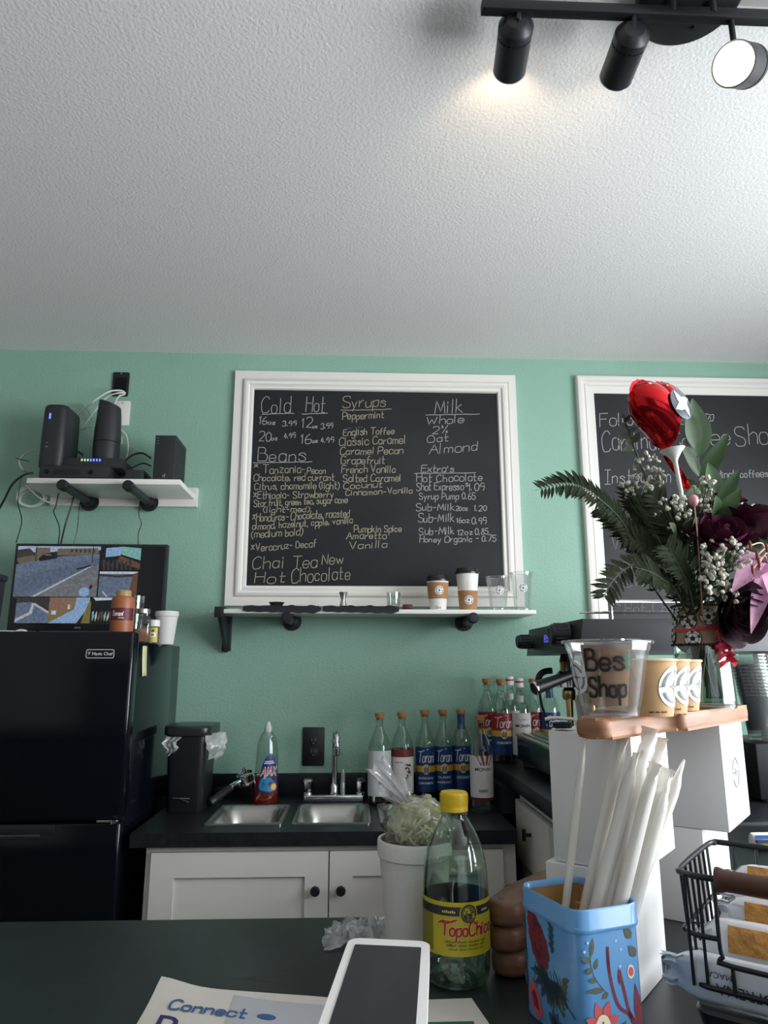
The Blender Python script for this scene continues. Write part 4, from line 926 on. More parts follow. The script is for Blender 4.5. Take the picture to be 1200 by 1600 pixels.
syrup('blue label syrup bottle reading classic hazelnut', '', (bx(693, 2.70), 2.70, CT + .0005), .0345, .305, {'kind': 'torani', 'text': 'CLASSIC|HAZELNUT'}, GS, level=.5)
syrup('blue label syrup bottle reading coconut, with a blue neck sleeve', '', (bx(722, 2.71), 2.715, CT + .0005), .0345, .305, {'kind': 'torani', 'text': 'COCONUT', 'collar': 1}, GS, level=.5)
syrup('clear syrup bottle with a red striped white label, standing forward at the sink counter end', '', (.425, 2.455, CT + .0005), .0375, .300, {'kind': 'monin', 'stripes': 1, 'dark': False, 'span': (.036, .175)}, GS, level=.5)

# ================================================================== RIGHT COUNTER
RZ = 1.035; MZ = 1.005
o = MB().span((.5025, 1.64, .993), (1.25, 2.799, RZ), bev=.002).build('countertop', M_lam, smooth=30); tag(o, 'higher black countertop on the right carrying the espresso machine', 'countertop')
t = thing('drawer_cabinet', 'white drawer unit below the right countertop', 'cabinet', (.9, 2.2, 0))
MB().span((-.335, -.52, .1), (.33, .59, .985)).build('cavity_shade_block', M_black, t, smooth=0)  # solid black block; its colour stands in for shade in the open cavity
mb = MB(); mb.span((-.362, .160, .1), (-.3355, .205, .985)).span((-.362, -.53, .1), (-.3355, -.50, .985)).span((-.362, -.50, .958), (-.3355, .160, .985)).span((-.362, -.215, .1), (-.3355, -.195, .785)); mb.build('face_frame', M_whitec, t, smooth=0)
MB().span((-.422, .207, .9105), (-.336, .5815, .992)).build('side_panel', M_lam, t, smooth=0)
for y0, y1 in ((-.198, .200), (-.50, -.206)):
    d = MB().span((-.379, y0, .786), (-.363, y1, .957), bev=.0015).build('drawer_front', M_whitec, t, smooth=30)
    mb = MB(); mb.tube([(-.379, (y0 + y1) / 2, .891), (-.400, (y0 + y1) / 2, .891)], .005, 10); mb.tube([(-.400, (y0 + y1) / 2, .875), (-.400, (y0 + y1) / 2, .907)], .006, 10); mb.build('pull', M_blackm, d)
GR = 'syrup bottles on the right counter'
syrup('red label syrup bottle at the wall corner, mostly behind the cinnamon one', '', (bx(765, 2.745), 2.755, RZ + .0005), .036, .290, {'kind': 'torani', 'red': 1, 'text': '~7'}, GR)
syrup('red label syrup bottle reading cinnamon, front of the right counter row', '', (bx(787, 2.66), 2.665, RZ + .0005), .038, .290, {'kind': 'torani', 'red': 1, 'text': 'CINNAMON'}, GR)
syrup('white label syrup bottle with a white cap, behind its twin on the right counter', '', (bx(802, 2.74), 2.75, RZ + .0005), .034, .298, {'kind': 'monin', 'dark': False, 'neck_label': 1}, GR, cork=False, level=.9)
syrup('white label syrup bottle with a white cap, beside the cinnamon one', '', (bx(817, 2.65), 2.655, RZ + .0005), .036, .293, {'kind': 'monin', 'dark': False, 'neck_label': 1}, GR, cork=False, level=.9)
syrup('red label syrup bottle behind the steam wand of the espresso machine', '', (bx(839, 2.74), 2.745, RZ + .0005), .036, .290, {'kind': 'torani', 'red': 1, 'text': '~7'}, GR)
syrup('blue label syrup bottle with a blue neck sleeve, under the espresso machine head', '', (bx(865, 2.70), 2.71, RZ + .0005), .036, .290, {'kind': 'torani', 'text': '~7', 'collar': 1}, GR)
# ------------------------------------------------------------------ espresso machine
M_mach = mat('charcoal_machine_paint', (.017, .018, .021), .38)
t = thing('espresso_machine', 'black espresso machine with side knobs and brass groups on the right counter', 'espresso machine', (.60, 1.86, MZ))
b_ = MB(); b_.prism([(-.012, .40), (.0, .488), (.70, .488), (.70, .404), (.0, .404)], 0, .585, M=Matrix(((1, 0, 0, 0), (0, 0, 1, 0), (0, 1, 0, 0), (0, 0, 0, 1))), bev=.003); b_.build('head', M_mach, t, smooth=30)
MB().span((.14, .16, .13), (.20, .44, .404), bev=.004).build('column', M_mach, t, smooth=30)
tray = MB().span((-.03, .28, .055), (.5, .70, .128), bev=.003).build('drip_tray', mat('dark_green_black_panel', (.014, .022, .022), .25), t, smooth=30)
MB().span((-.034, .275, .128), (.5, .705, .138), bev=.003).build('tray_rim', M_steel, tray, smooth=30)
mb = MB()
for k in range(16): mb.span((-.015 + k * .03, .295, .139), (-.005 + k * .03, .685, .142))
mb.build('drip_grate', M_steel, tray, smooth=0)
for x, y in ((.0, .32), (.45, .32), (.0, .66), (.45, .66)): MB().cyl(.02, .0305, .056, 16, M=tr(x, y, 0), bev=.003).build('foot', M_black, t)
def mknob(y, r, z):
    kb = MB(); kb.lathe([(r * 1.05, 0), (r * 1.05, .006), (r, .008), (r * .96, .045), (r * .85, .05), (0, .05)], 30, M=tr(-.008, y, z) @ rot('Y', -90))
    for k in range(16):
        a = 2 * PI * k / 16; kb.box((-.03, y + r * math.cos(a), z + r * math.sin(a)), (.035, .003, .003))
    kb.build('knob', M_black, t)
    MB().lathe([(r * .7, .0505), (r * .62, .052), (r * .6, .0505)], 30, M=tr(-.008, y, z) @ rot('Y', -90)).build('knob_ring', mat('blue_grey_ring', (.08, .10, .22), .3), t)
mknob(.52, .022, .446); mknob(.11, .030, .452)
mb = MB(); fnm = lambda x, y: (-.0075 - .0, .36 - x, .440 + y)
put_text(mb, '93:5', .022, lambda x, y: (-.0115 + .14 * 0 - .0 + (y) * .136 - .0005, .33 - x, .438 + y), bold=.02); mb.build('display', mat('display_blue', (.12, .12, .9), .4, emit=1.2), t, smooth=0, fix=False)
# cup rail on top
mb = MB(); mb.tube([(.10, .06, .489), (.10, .06, .525), (.115, .06, .54), (.45, .06, .54), (.62, .06, .54), (.635, .06, .525), (.635, .06, .489)], .004, 8)
for k in range(5): mb.tube([(.10, .06 + k * .07, .512 + k * .004), (.635, .06 + k * .07, .512 + k * .004)], .0022, 6)
mb.build('cup_rail', M_chrome, t)
# groups
for y, lab in ((.44, 0), (.22, 1)):
    g = MB(); g.lathe([(.03, .30), (.036, .302), (.036, .345), (.028, .352), (.02, .404), (0, .404)], 28, M=tr(.085, y, 0)); g.build('group_head', M_chrome if lab == 0 else M_blackm, t)
    for dx, dy in ((-.02, -.018), (.02, .018)): MB().lathe([(.007, .35), (.009, .353), (.009, .375), (.012, .38), (.006, .404)], 14, M=tr(.085 + dx, y + dy, 0)).build('brass_valve', mat('brass', (.75, .52, .22), .2, metal=1), t)
    br = MB(); br.lathe([(.018, .262), (.022, .270), (.022, .29), (.014, .30)], 20, M=tr(.085, y, 0)); br.lathe([(.008, .16), (.010, .2), (.012, .262)], 14, M=tr(.085, y, 0)); br.build('brass_fitting', mat('brass', (.75, .52, .22), .2, metal=1), t)
mb = MB(); _p0 = at(834, 1076, Y=2.02); _p1 = at(893, 1054, Y=2.06); M0 = Matrix.Translation((_p0.x - .60, _p0.y - 1.86, _p0.z - MZ)) @ (_p1 - _p0).normalized().to_track_quat('Z', 'Y').to_matrix().to_4x4()
mb.lathe([(0, 0), (.016, 0), (.0185, .004), (.0185, .012), (.0165, .05), (.0135, .13), (.0125, .145)], 28, M=M0); h_ = mb.build('portafilter_handle', mat('black_handle', (.010, .010, .010), .4, spec=.3), t)
mb = MB(); mb.lathe([(.0165, -.0006), (.0188, .002), (.0188, .006)], 28, M=M0); mb.lathe([(.0128, .143), (.0150, .146), (.0150, .158), (.010, .165), (.008, .2)], 24, M=M0); mb.build('handle_ring', M_chrome, h_)
mb = MB(); mb.tube([(.055, .52, .352), (.034, .52, .350), (.016, .52, .340), (.008, .52, .32), (.008, .52, .30)], .0105, 12, sm=4); w_ = mb.build('wand_grip', M_black, t)
MB().tube([(.008, .52, .30), (.016, .52, .24), (.036, .52, .18)], [.0045, .0045, .004], 10).build('steam_wand', M_blackm, t)
foam_cup('white foam cup of stirrers standing on the drip tray of the espresso machine', (.775, 2.40, MZ + .1425), .030, .043, .13)
mb = MB()
for k in range(6):
    a = k * 1.1; mb.box((.014 * math.cos(a), .014 * math.sin(a), .09), (.006, .0015, .175 - .01 * (k % 3)), M=tr(.775, 2.40, MZ + .1425) @ rot('X', 5 * math.sin(a)) @ rot('Y', 6 * math.cos(a)))
o = mb.build('stirrers', M_black, smooth=0); tag(o, 'bunch of dark stir sticks in the white foam cup', 'stirrers', kind='stuff')
o = None
# ================================================================== FRONT BAR
BZ = 1.03
M_bar = mat('dark_green_black_bar_laminate', (.014, .019, .020), .34, var=.35, vscale=9, bump=.03, bscale=30)
out = [(-1.86, .12), (-1.86, 1.092), (.10, 1.080), (.16, 1.105), (.30, 1.215), (.80, 1.63), (2.41, 1.63), (2.41, .12)]
bart = thing('bar_counter', 'dark laminate topped bar counter across the foreground', 'counter', (.3, .7, 0)); BO = Vector((-.3, -.7, 0))
o = MB().prism(out, BZ - .04, BZ, bev=.004).build('bar_top', M_bar, bart, loc=BO, smooth=30)
inn = [(-1.86, .25), (-1.86, .95), (.06, .94), (.22, 1.03), (.80, 1.50), (2.41, 1.50), (2.41, .25)]
o2 = MB().prism(inn, 0, BZ - .0405).build('bar_base', M_plainwall, bart, loc=BO, smooth=0)
rnd = random.Random(3); mb = MB()
for k in range(26):
    x, y = rnd.uniform(-.5, .1), rnd.uniform(.88, 1.06); a = rnd.uniform(-.3, .3); L = rnd.uniform(.02, .06)
    ribbon(mb, [[(x, y), (x + L * math.cos(a), y + L * math.sin(a))]], .0006, lambda p, q: (p, q, BZ + .0002))
ribbon(mb, [[(-.005, .88), (.008, .95), (.012, 1.02), (.016, 1.072)]], .0012, lambda p, q: (p, q, BZ + .0002))
mb.build('scratches', mat('scratch_grey', (.05, .055, .055), .6), o, smooth=0, fix=False)

# ------------------------------------------------------------------ white carton stacks
M_card = mat('white_carton', (.74, .73, .72), .55, bump=.03, bscale=60)
M_faint = mat('faint_grey_print', (.20, .20, .21), .6)
A_ = Vector((.78, -.625, 0)).normalized(); B_ = Vector((.625, .78, 0)).normalized(); ANG = math.atan2(A_.y, A_.x)
def carton(label, nx, ny, z, w, d, h, logo=True, ang=ANG):
    """near corner at (nx, ny); left face runs along -A_, right face along B_"""
    t = thing('carton', label, 'box', (nx, ny, z), ang, 'white cartons holding up the wooden board')
    MB().span((-w, 0, 0), (0, d, h), bev=.0015).build('box', M_card, t, smooth=30)
    if logo:
        mb = MB(); compass(mb, lambda x, y: (.0006, d * .5 + x, h * .48 + y), 0, 0, .026, 0, 0, disc=False); mb.build('round_logo', M_faint, t, smooth=0, fix=False)
    return t
HB = .1215
carton('lower white carton of the left stack, behind the blue tin', .300, .812, BZ + .0003, .100, .098, HB, False)
carton('upper white carton of the left stack, behind the straws', .308, .812, BZ + HB + .0008, .0975, .140, .1435)
carton('lower white carton of the right stack, behind the wire basket', .478, 1.022, BZ + .0003, .0975, .150, HB, False)
carton('upper white carton of the right stack, under the vase', .505, 1.000, BZ + HB + .0008, .0975, .150, .1435)
TB = BZ + HB + .0008 + .1435 + .0005
# ------------------------------------------------------------------ wooden board across the stacks
TT = TB + .021; N1_, N2_, R2_ = at(949, 1157, Z=TB), at(1070, 1143, Z=TB), at(1173, 1125, Z=TB)
U_ = (R2_ - N2_).normalized(); N_ = Vector((-U_.y, U_.x, 0))   # N_ points away from the camera side
S_ = Vector((N1_.x, N1_.y, 0)); A2 = (N2_ - N1_).dot(U_); B2 = (N2_ - N1_).dot(N_); L2 = A2 + (R2_ - N2_).length; print('BOARD', S_, U_, A2, B2, L2)
def bp(a, b): q = S_ + U_ * a + N_ * b; return (q.x, q.y)
HW = .040
def arc(cx, cy, r, a0, a1, n=6): return [(cx + r * math.cos(R(a0 + (a1 - a0) * k / n)), cy + r * math.sin(R(a0 + (a1 - a0) * k / n))) for k in range(n + 1)]
prof = arc(.012, .012, .012, 180, 270) + [(A2 - .012, 0)] + arc(A2 + .010, B2 + .010, .010, 180, 270) + arc(L2 - .012, B2 + .012, .012, 270, 360) + arc(L2 - .03, .075, .03, 0, 90) + arc(A2 + .03, .075, .03, 90, 180) + [(A2 - .012, HW)] + arc(.016, HW - .016, .016, 90, 180)
pts = [bp(a, b) for a, b in prof]
M_wood = mat('oak_board', '9a6c4c', .5, var=.22, vscale=14, stretch=(1, 1, 8), bump=.1, bscale=40)
t = thing('serving_board', 'light wooden serving board lying across the two carton stacks', 'board', (0, 0, TB))
MB().prism(pts, 0, .021, bev=.006, seg=3).build('board', M_wood, t, smooth=40)
def onb(a, b): q = S_ + U_ * a + N_ * b; return (q.x, q.y, TT + .0005)
# ------------------------------------------------------------------ 'Best Shop' cup
_c = at(956, 1122, Z=TT + .0005); pos = tuple(_c + Vector((_c.x, _c.y, 0)).normalized() * .028); vdir = math.atan2(pos[0], pos[1])
t = thing('plastic_cup', 'wide clear plastic cup with a brown paper label lettered Best Shop on the board', 'plastic cup', pos, -vdir)
r0, r1, h = .029, .0455, .079; tf = taper_fn(r0, r1, h)
MB().lathe([(0, .004), (r0 - .006, .004), (r0 - .003, 0), (r0, .002), (r0 + .001, .010), (r0 + .0025, .012), (r1 - .003, h * .86), (r1 - .001, h * .9), (r1, h - .002), (r1 + .0035, h - .002), (r1 + .004, h), (r1 + .002, h + .0015), (r1 - .001, h), (r1 - .002, h * .88)], 48).build('cup', clear('clear_cup_plastic', 'f4f6f6', .14, .06, .06), t)
rings = []
n = 30
mb = MB(); rings = [[((tf(z) - .003 * q) * math.sin(a), -(tf(z) - .003 * q) * math.cos(a), z) for a in [R(-40 + 74 * k / n) - .0 for k in range(n + 1)]] for z, q in ((.012, .6), (.075, .6))]
mb.loft(rings, cap=False, closed_ring=False); mb.build('paper_label', mat('brown_paper', 'b58a64', .8, var=.1, vscale=50), t, smooth=60, fix=False)
mb = MB(); fn = on_cyl(.0010, 0, 0, tf); rr = random.Random(4)
ribbon(mb, strokes('Bes', -.024, .049, .021, .039, jit=.1, rnd=rr), .0029, fn); ribbon(mb, strokes('t', .017, .051, .016, .007, jit=.1, rnd=rr), .0026, fn, 1); ribbon(mb, strokes('Shop', -.022, .022, .019, .038, jit=.1, rnd=rr), .0029, fn)
mb.build('lettering', [M_ink, mat('green_marker', (.05, .2, .16), .6)], t, smooth=0, fix=False)
mb = MB(); compass(mb, on_cyl(.0006, h * .52, R(-62), tf), 0, 0, .017, 0, 1, lift=on_cyl(.0010, h * .52, R(-62), tf)); mb.build('round_logo', [M_logow, M_grey], t, smooth=0, fix=False)
# ------------------------------------------------------------------ kraft espresso cups
M_kr = mat('light_kraft_cup', 'c09a6c', .7, var=.05, vscale=80)
_k = at(1017, 1120, Z=TT + .0005); _k = _k + Vector((_k.x, _k.y, 0)).normalized() * .023
for i, (a, b, lab) in enumerate(((.130, .034, 'small kraft paper cup with a round logo, right behind the lettered cup'), (.179, .034, 'small kraft paper cup with a round logo, middle of the row of three'), (.226, .038, 'small kraft paper cup with a round logo, nearest the vase'))):
    t = thing('paper_cup', lab, 'paper cup', tuple(_k + Vector((.0385, .0505, 0)) * i), -math.atan2(_k.x, _k.y), 'small kraft cups on the wooden board')
    r0, r1, h = .0235, .031, .060; tf = taper_fn(r0, r1, h)
    MB().lathe([(0, .005), (r0 - .001, .005), (r0 - .001, 0), (r0, 0), (r1, h), (r1 - .001, h), (r0 + .001, .008), (0, .0075)], 40).lathe([(r1 - .0008, h - .0022), (r1 + .0012, h - .002), (r1 + .0016, h - .0004), (r1 + .0005, h + .0008), (r1 - .001, h)], 40, 1).build('cup', [M_kr, mat('kraft_rim', 'd6b894', .6)], t)
    mb = MB(); compass(mb, on_cyl(.0006, h * .52, R(66), tf), 0, 0, .022, 0, 1, n=36, lift=on_cyl(.0010, h * .52, R(66), tf)); mb.build('round_logo', [M_logow, M_grey], t, smooth=0, fix=False)
    mb = MB(); put_text(mb, '~334', .0020, on_cyl(.0005, .004, R(20), tf)); mb.build('base_print', M_brown, t, smooth=0, fix=False)
# ------------------------------------------------------------------ vase
vp = at(1104, 1108, Z=TT + .0005); vp += Vector((vp.x, vp.y, 0)).normalized() * .038; print('VASE', vp, _k); VZ = TT + .0005
vase = thing('vase', 'clear flared glass vase of stems wrapped in soccer ball ribbon, on the wooden board', 'vase', (vp.x, vp.y, VZ), -math.atan2(vp.x, vp.y)); vase.scale = (.82, .82, .82)
VP = [(0, .006), (.041, .005), (.044, 0), (.0455, .003), (.045, .03), (.043, .075), (.039, .108), (.0352, .142), (.0355, .158), (.037, .164)]
MB().lathe(VP + [(.0355, .164), (.0338, .143), (.0375, .109), (.0415, .075), (.0435, .03), (.043, .008), (0, .009)], 48).build('glass_body', M_glass, vase)
def vr(z):
    q = VP[3:]
    for i in range(len(q) - 1):
        if q[i][1] <= z <= q[i + 1][1]: return q[i][0] + (q[i + 1][0] - q[i][0]) * (z - q[i][1]) / (q[i + 1][1] - q[i][1])
    return q[-1][0]
MB().lathe([(0, .0095), (.0425, .009), (.0430, .03), (.0410, .075), (.0400, .084), (0, .084)], 40).build('water', clear('murky_water', 'd0d6cc', .06, .03, .06, '5a6450'), vase)
M_burlap = mat('burlap_ribbon', 'a08a74', .85, bump=.3, bscale=260)
M_ballw = mat('ball_white', (.72, .70, .68), .7); M_ballk = mat('ball_black', (.012, .012, .014), .7)
w0, w1 = .098, .160
mb = MB(); nn = 48; q = .0016
rings = [[((vr(z) + q + .0012 * math.sin(5 * 2 * PI * k / nn) * math.sin(PI * (z - w0) / (w1 - w0))) * math.sin(2 * PI * k / nn), -(vr(z) + q + .0012 * math.sin(5 * 2 * PI * k / nn)) * math.cos(2 * PI * k / nn), z) for k in range(nn)] for z in [w0 + (w1 - w0) * i / 8 for i in range(9)]]
mb.loft(rings, cap=False); wrap = mb.build('ribbon_wrap', M_burlap, vase, smooth=60)
def soccer(mb, a0, z, r, lo=None, hi=None):
    f = lambda qq: (lambda x, y: on_cyl(q + qq, 0, a0, lambda zz: vr(min(max(zz, w0), w1)))(x, z + y))
    def clip(p): return (p[0], min(max(p[1], w0 - z + .0015), w1 - z - .0015))
    circ = lambda rr_: [clip((rr_ * math.cos(2 * PI * k / 30), rr_ * math.sin(2 * PI * k / 30))) for k in range(30)]
    shape2d(mb, f(.0022), circ(r), 1); shape2d(mb, f(.0027), circ(r * .92), 0)
    pent = lambda cx, cy, rr_, ro: [clip((cx + rr_ * math.cos(2 * PI * k / 5 + ro), cy + rr_ * math.sin(2 * PI * k / 5 + ro))) for k in range(5)]
    shape2d(mb, f(.0031), pent(0, 0, r * .32, PI / 2), 1)
    for k in range(5):
        a = PI / 2 + 2 * PI * k / 5
        ribbon(mb, [[clip((r * .32 * math.cos(a), r * .32 * math.sin(a))), clip((r * .6 * math.cos(a), r * .6 * math.sin(a)))]], r * .05, f(.0031), 1)
        b = a + PI / 5
        shape2d(mb, f(.0031), [clip((r * .9 * math.cos(a + d), r * .9 * math.sin(a + d))) for d in (-.26, .26)] + [clip((r * .66 * math.cos(a + d), r * .66 * math.sin(a + d))) for d in (.2, 0, -.2)], 1)
        ribbon(mb, [[clip((r * .62 * math.cos(a), r * .62 * math.sin(a))), clip((r * .72 * math.cos(b), r * .72 * math.sin(b))), clip((r * .62 * math.cos(a + 2 * PI / 5), r * .62 * math.sin(a + 2 * PI / 5)))]], r * .05, f(.0031), 1)
mb = MB()
for a, z in ((-62, .140), (-22, .135), (22, .141), (-75, .112), (-14, .107), (66, .136), (-50, .163), (-4, .165), (52, .108)): soccer(mb, R(a), z, .0135)
mb.build('soccer_ball_print', [M_ballw, M_ballk], wrap, smooth=0, fix=False)
for z in (w0, w1):
    mb = MB()
    for k in range(60):
        a = 2 * PI * k / 60; mb.ball(((vr(min(z, .16)) + .003) * math.sin(a), -(vr(min(z, .16)) + .003) * math.cos(a), z), .0022, 1)
    mb.build('fringe', M_ballk, wrap)
M_redr = mat('red_satin_ribbon', (.55, .03, .06), .3)
mb = MB(); rings = [[((vr(z) + .0045) * math.sin(2 * PI * k / nn), -(vr(z) + .0045) * math.cos(2 * PI * k / nn), z + .002 * math.sin(2 * PI * k / nn * 2)) for k in range(nn)] for z in (.120, .1245)]
mb.loft(rings, cap=False); band = mb.build('red_ribbon', M_redr, wrap, smooth=60)
mb = MB(); rr = random.Random(7)
for k in range(9):
    a0 = R(50 + rr.uniform(-12, 22)); L = rr.uniform(.03, .062); ph = rr.uniform(0, 6)
    def curl(i, j, a0=a0, L=L, ph=ph):
        z = .122 - L * i; a = a0 + .25 * math.sin(i * 9 + ph); rr_ = .040 + .012 * math.sin(i * 7 + ph) + .006 * i
        zz = z + (j - .5) * .009 * math.cos(i * 11 + ph)
        return ((rr_ + (j - .5) * .008 * math.sin(i * 11 + ph)) * math.sin(a), -(rr_) * math.cos(a), zz)
    mb.grid(curl, 22, 2)
for k in range(4):
    c = 2 * PI * k / 4
    mb.tube([(.034 * math.sin(R(58)), -.034 * math.cos(R(58)), .122), (.045 + .008 * math.cos(c), -.03, .125 + .014 * math.sin(c)), (.052 + .01 * math.cos(c + .8), -.026, .123 + .018 * math.sin(c + .8)), (.036, -.022, .121)], .0028, 5, sm=5)
mb.build('ribbon_bow', M_redr, band, smooth=60)

# ================================================================== FLOWERS (built in the vase's place, world metres)
VC = Vector((vp.x, vp.y, VZ)); NECK = VC + Vector((0, 0, .126))
def w_at(u, v, dy=0): return at(u, v, Y=vp.y + dy)
M_stem = mat('green_stem', (.05, .085, .035), .6); M_stemd = mat('dark_stem', (.03, .045, .02), .6)
M_fern = mat('fern_leaf', (.021, .029, .014), .8, spec=.15, var=.3, vscale=60)
M_leaf = mat('ruscus_leaf', (.034, .070, .024), .55, spec=.25, var=.25, vscale=30)
M_euc = mat('eucalyptus_leaf', (.11, .14, .09), .75, spec=.2)
M_gyp = mat('gypsophila_white', (.66, .64, .54), .7, var=.1, vscale=200)
M_rose = mat('burgundy_petal', (.080, .008, .032), .45, var=.35, vscale=50, sheen=0)
M_rosed = mat('dark_burgundy_petal', (.022, .004, .012), .5, var=.4, vscale=50)
M_rosep = mat('crimson_petal', (.20, .012, .05), .45, var=.3, vscale=50)
GF = 'flowers and greens in the soccer ribbon vase'
def leafpatch(mb, base, tip, width, normal, mi=0, fold=.25, bend=.12, n=8):
    b, t_ = Vector(base), Vector(tip); d = t_ - b; L = d.length; d.normalize(); s_ = d.cross(Vector(normal))
    if s_.length < 1e-5: s_ = d.orthogonal()
    s_.normalize(); up_ = s_.cross(d)
    def fn(i, j):
        w_ = width * math.sin(PI * min(1, (j * .96 + .02)) ** .8) * .5
        x = (i - .5) * 2
        p = b + d * (L * j) + s_ * (x * w_) + up_ * (abs(x) * w_ * fold - bend * L * (j - .0) ** 2 * 1.0 + bend * L * j * .5)
        return tuple(p)
    mb.grid(fn, 4, n, mi)
def stem_to(p, root=None, r=.0016, mat_=M_stem, sag=.0, parent=None, name='stem'):
    a = NECK + Vector((rnd.uniform(-.012, .012), rnd.uniform(-.012, .012), -.1)) if root is None else Vector(root)
    nk = NECK + Vector(((a.x - NECK.x) * .6, (a.y - NECK.y) * .6, 0)); p = Vector(p)
    m_ = nk.lerp(p, .5) + Vector((0, 0, .02 + sag))
    return MB().tube([a, nk, m_, p], r, 7, sm=6).build(name, mat_, parent)
def rose(label, c, r, facing, m1, m2, seed, stem=True):
    t = thing('rose', label, 'flower', (0, 0, 0), 0, GF); rr = random.Random(seed); c = Vector(c)
    Mo = Matrix.Translation(c) @ Vector(facing).normalized().to_track_quat('Z', 'Y').to_matrix().to_4x4()
    mb = MB(); k = 0
    for layer, (cnt, rad, hh, open_) in enumerate(((3, .14, .95, -.02), (3, .26, .98, .0), (4, .42, 1.0, .05), (5, .60, .98, .16), (5, .80, .88, .32), (6, .98, .72, .52))):
        for q in range(cnt):
            a0 = 2 * PI * (q + rr.uniform(-.15, .15)) / cnt + layer * .7; wd = 2 * PI / cnt * .78
            def fn(i, j, a0=a0, wd=wd, rad=rad, hh=hh, open_=open_, ph=rr.uniform(0, 6)):
                a = a0 + (i - .5) * 2 * wd * (.35 + .65 * math.sin(PI * (.15 + .7 * j)))
                edge = 1 - .22 * abs(i - .5) ** 2 * 4
                z = (-.55 + 1.25 * hh * j * edge) * r
                rad_ = r * (rad * (.45 + .75 * math.sin(PI * .5 * min(1, j * 1.2))) + open_ * max(0, j - .6) * 1.2 + .05 * math.sin(i * 5 + ph) * j)
                return (rad_ * math.cos(a), rad_ * math.sin(a), z)
            mb.grid(fn, 8, 7, 1 if layer < 3 else 0, Mo)
    fl = mb.build('petals', [m2, m1], t, smooth=80)
    mb = MB()
    for q in range(5):
        a = 2 * PI * q / 5; b = Mo @ Vector((.2 * r * math.cos(a), .2 * r * math.sin(a), -.55 * r)); e = Mo @ Vector((.95 * r * math.cos(a), .95 * r * math.sin(a), -.75 * r))
        leafpatch(mb, b, e, r * .3, Mo.to_3x3() @ Vector((0, 0, 1)))
    mb.ball((0, 0, -.6 * r), r * .3, 2, 0, M=Mo); mb.build('calyx', M_stem, t)
    if stem: stem_to(Mo @ Vector((0, 0, -.7 * r)), parent=t, r=.0024)
    return t
rnd = random.Random(21)
rose('large burgundy rose facing up to the front, centre of the bouquet', w_at(1124, 836, -.06), .030, (-.05, -.6, .75), M_rose, M_rose, 1)
rose('very dark burgundy rose hanging low at the right of the vase neck', w_at(1156, 958, -.055), .030, (.25, -.85, -.25), M_rosed, M_rosed, 2)
rose('dark rose with a crimson side at the right picture edge', w_at(1192, 818, -.045), .034, (.2, -.25, .9), M_rosed, M_rose, 3)
rose('small crimson and burgundy rose behind the leaves, top right of the bouquet', w_at(1136, 776, .02), .019, (.2, -.4, .8), M_rosep, M_rose, 4)
rose('dark burgundy rose half hidden behind the large rose', w_at(1130, 802, .01), .022, (.3, -.3, .8), M_rose, M_rosed, 5)
# lily at the right edge
t = thing('lily', 'pink spotted lily with orange stamens opening at the right picture edge', 'flower', (0, 0, 0), 0, GF)
lc = w_at(1200, 880, -.04); mb = MB(); M_lily = mat('pink_lily_petal', 'cf9db8', .45, var=.25, vscale=70); M_spot = mat('magenta_freckle', '8a3868', .5)
tips = [(1150, 905, -.10, .034), (1158, 862, -.09, .022), (1215, 930, -.12, .03), (1240, 860, -.08, .03), (1175, 985, -.09, .022), (1225, 960, .0, .03)]
for i, (u, v, dy, w_) in enumerate(tips):
    leafpatch(mb, lc, w_at(u, v, dy), w_, (0, -.6, .8), 0, .35, .35 if i != 4 else .1, 12)
petals = mb.build('petals', M_lily, t, smooth=80)
mb = MB(); rr = random.Random(2)
a, b = w_at(1153, 900, -.097), w_at(1196, 893, -.055)
for k in range(40):
    f = rr.uniform(.1, .9); p = a.lerp(b, f) + Vector((0, -.006, rr.uniform(-.010, .012)))
    mb.ball(p, .0007, 1)
mb.build('freckles', M_spot, petals)
mb = MB()
for k, (u, v, dy) in enumerate(((1172, 852, -.10), (1183, 868, -.11), (1186, 880, -.12), (1198, 856, -.11), (1205, 870, -.11), (1176, 890, -.10))):
    e = w_at(u, v, dy); mb.tube([lc, lc.lerp(e, .5) + Vector((0, -.01, .012)), e], .0009, 5, 0, sm=4); mb.ball(e, .0055, 2, 1, (.35, .35, 1.2))
mb.build('stamens', [mat('pale_filament', 'c8a890', .5), mat('rust_anther', '7a3414', .7)], t)
stem_to(lc, parent=t, r=.0022)
# fern fronds
def frond(label, pts, w0_, n, seed):
    rr = random.Random(seed); P = cr([Vector(p) for p in pts], 10); t = thing('fern_frond', label, 'fern', (0, 0, 0), 0, GF)
    MB().tube(P, lambda f: .0014 * (1 - .8 * f), 6).build('stalk', M_stemd, t)
    mb = MB(); L = len(P) - 1
    for k in range(n):
        f = .16 + .82 * k / n; i = min(L - 1, int(f * L)); p = P[i]; d = (P[i + 1] - P[i]).normalized()
        s_ = d.cross(Vector((0, -1, .3))).normalized(); ln = w0_ * math.sin(PI * (1 - f) ** .55 * .95) * rr.uniform(.85, 1.1) + .006
        for sg in (-1, 1):
            tip = p + (d * .62 + s_ * sg * .85 + Vector((0, rr.uniform(-.25, .25), rr.uniform(-.1, .05)))).normalized() * ln
            leafpatch(mb, p, tip, ln * .15 + .0016, (0, -1, .2), 0, .15, .08, 4)
            # serrated lobes
            for q in (.4, .62):
                pp = p.lerp(tip, q); leafpatch(mb, pp, pp + (d * .8 + s_ * sg * .3).normalized() * ln * .14, ln * .06 + .001, (0, -1, .2), 0, .1, 0, 2)
    mb.build('leaflets', M_fern, t, smooth=60, fix=False); return t
nk = NECK + Vector((0, 0, -.06))
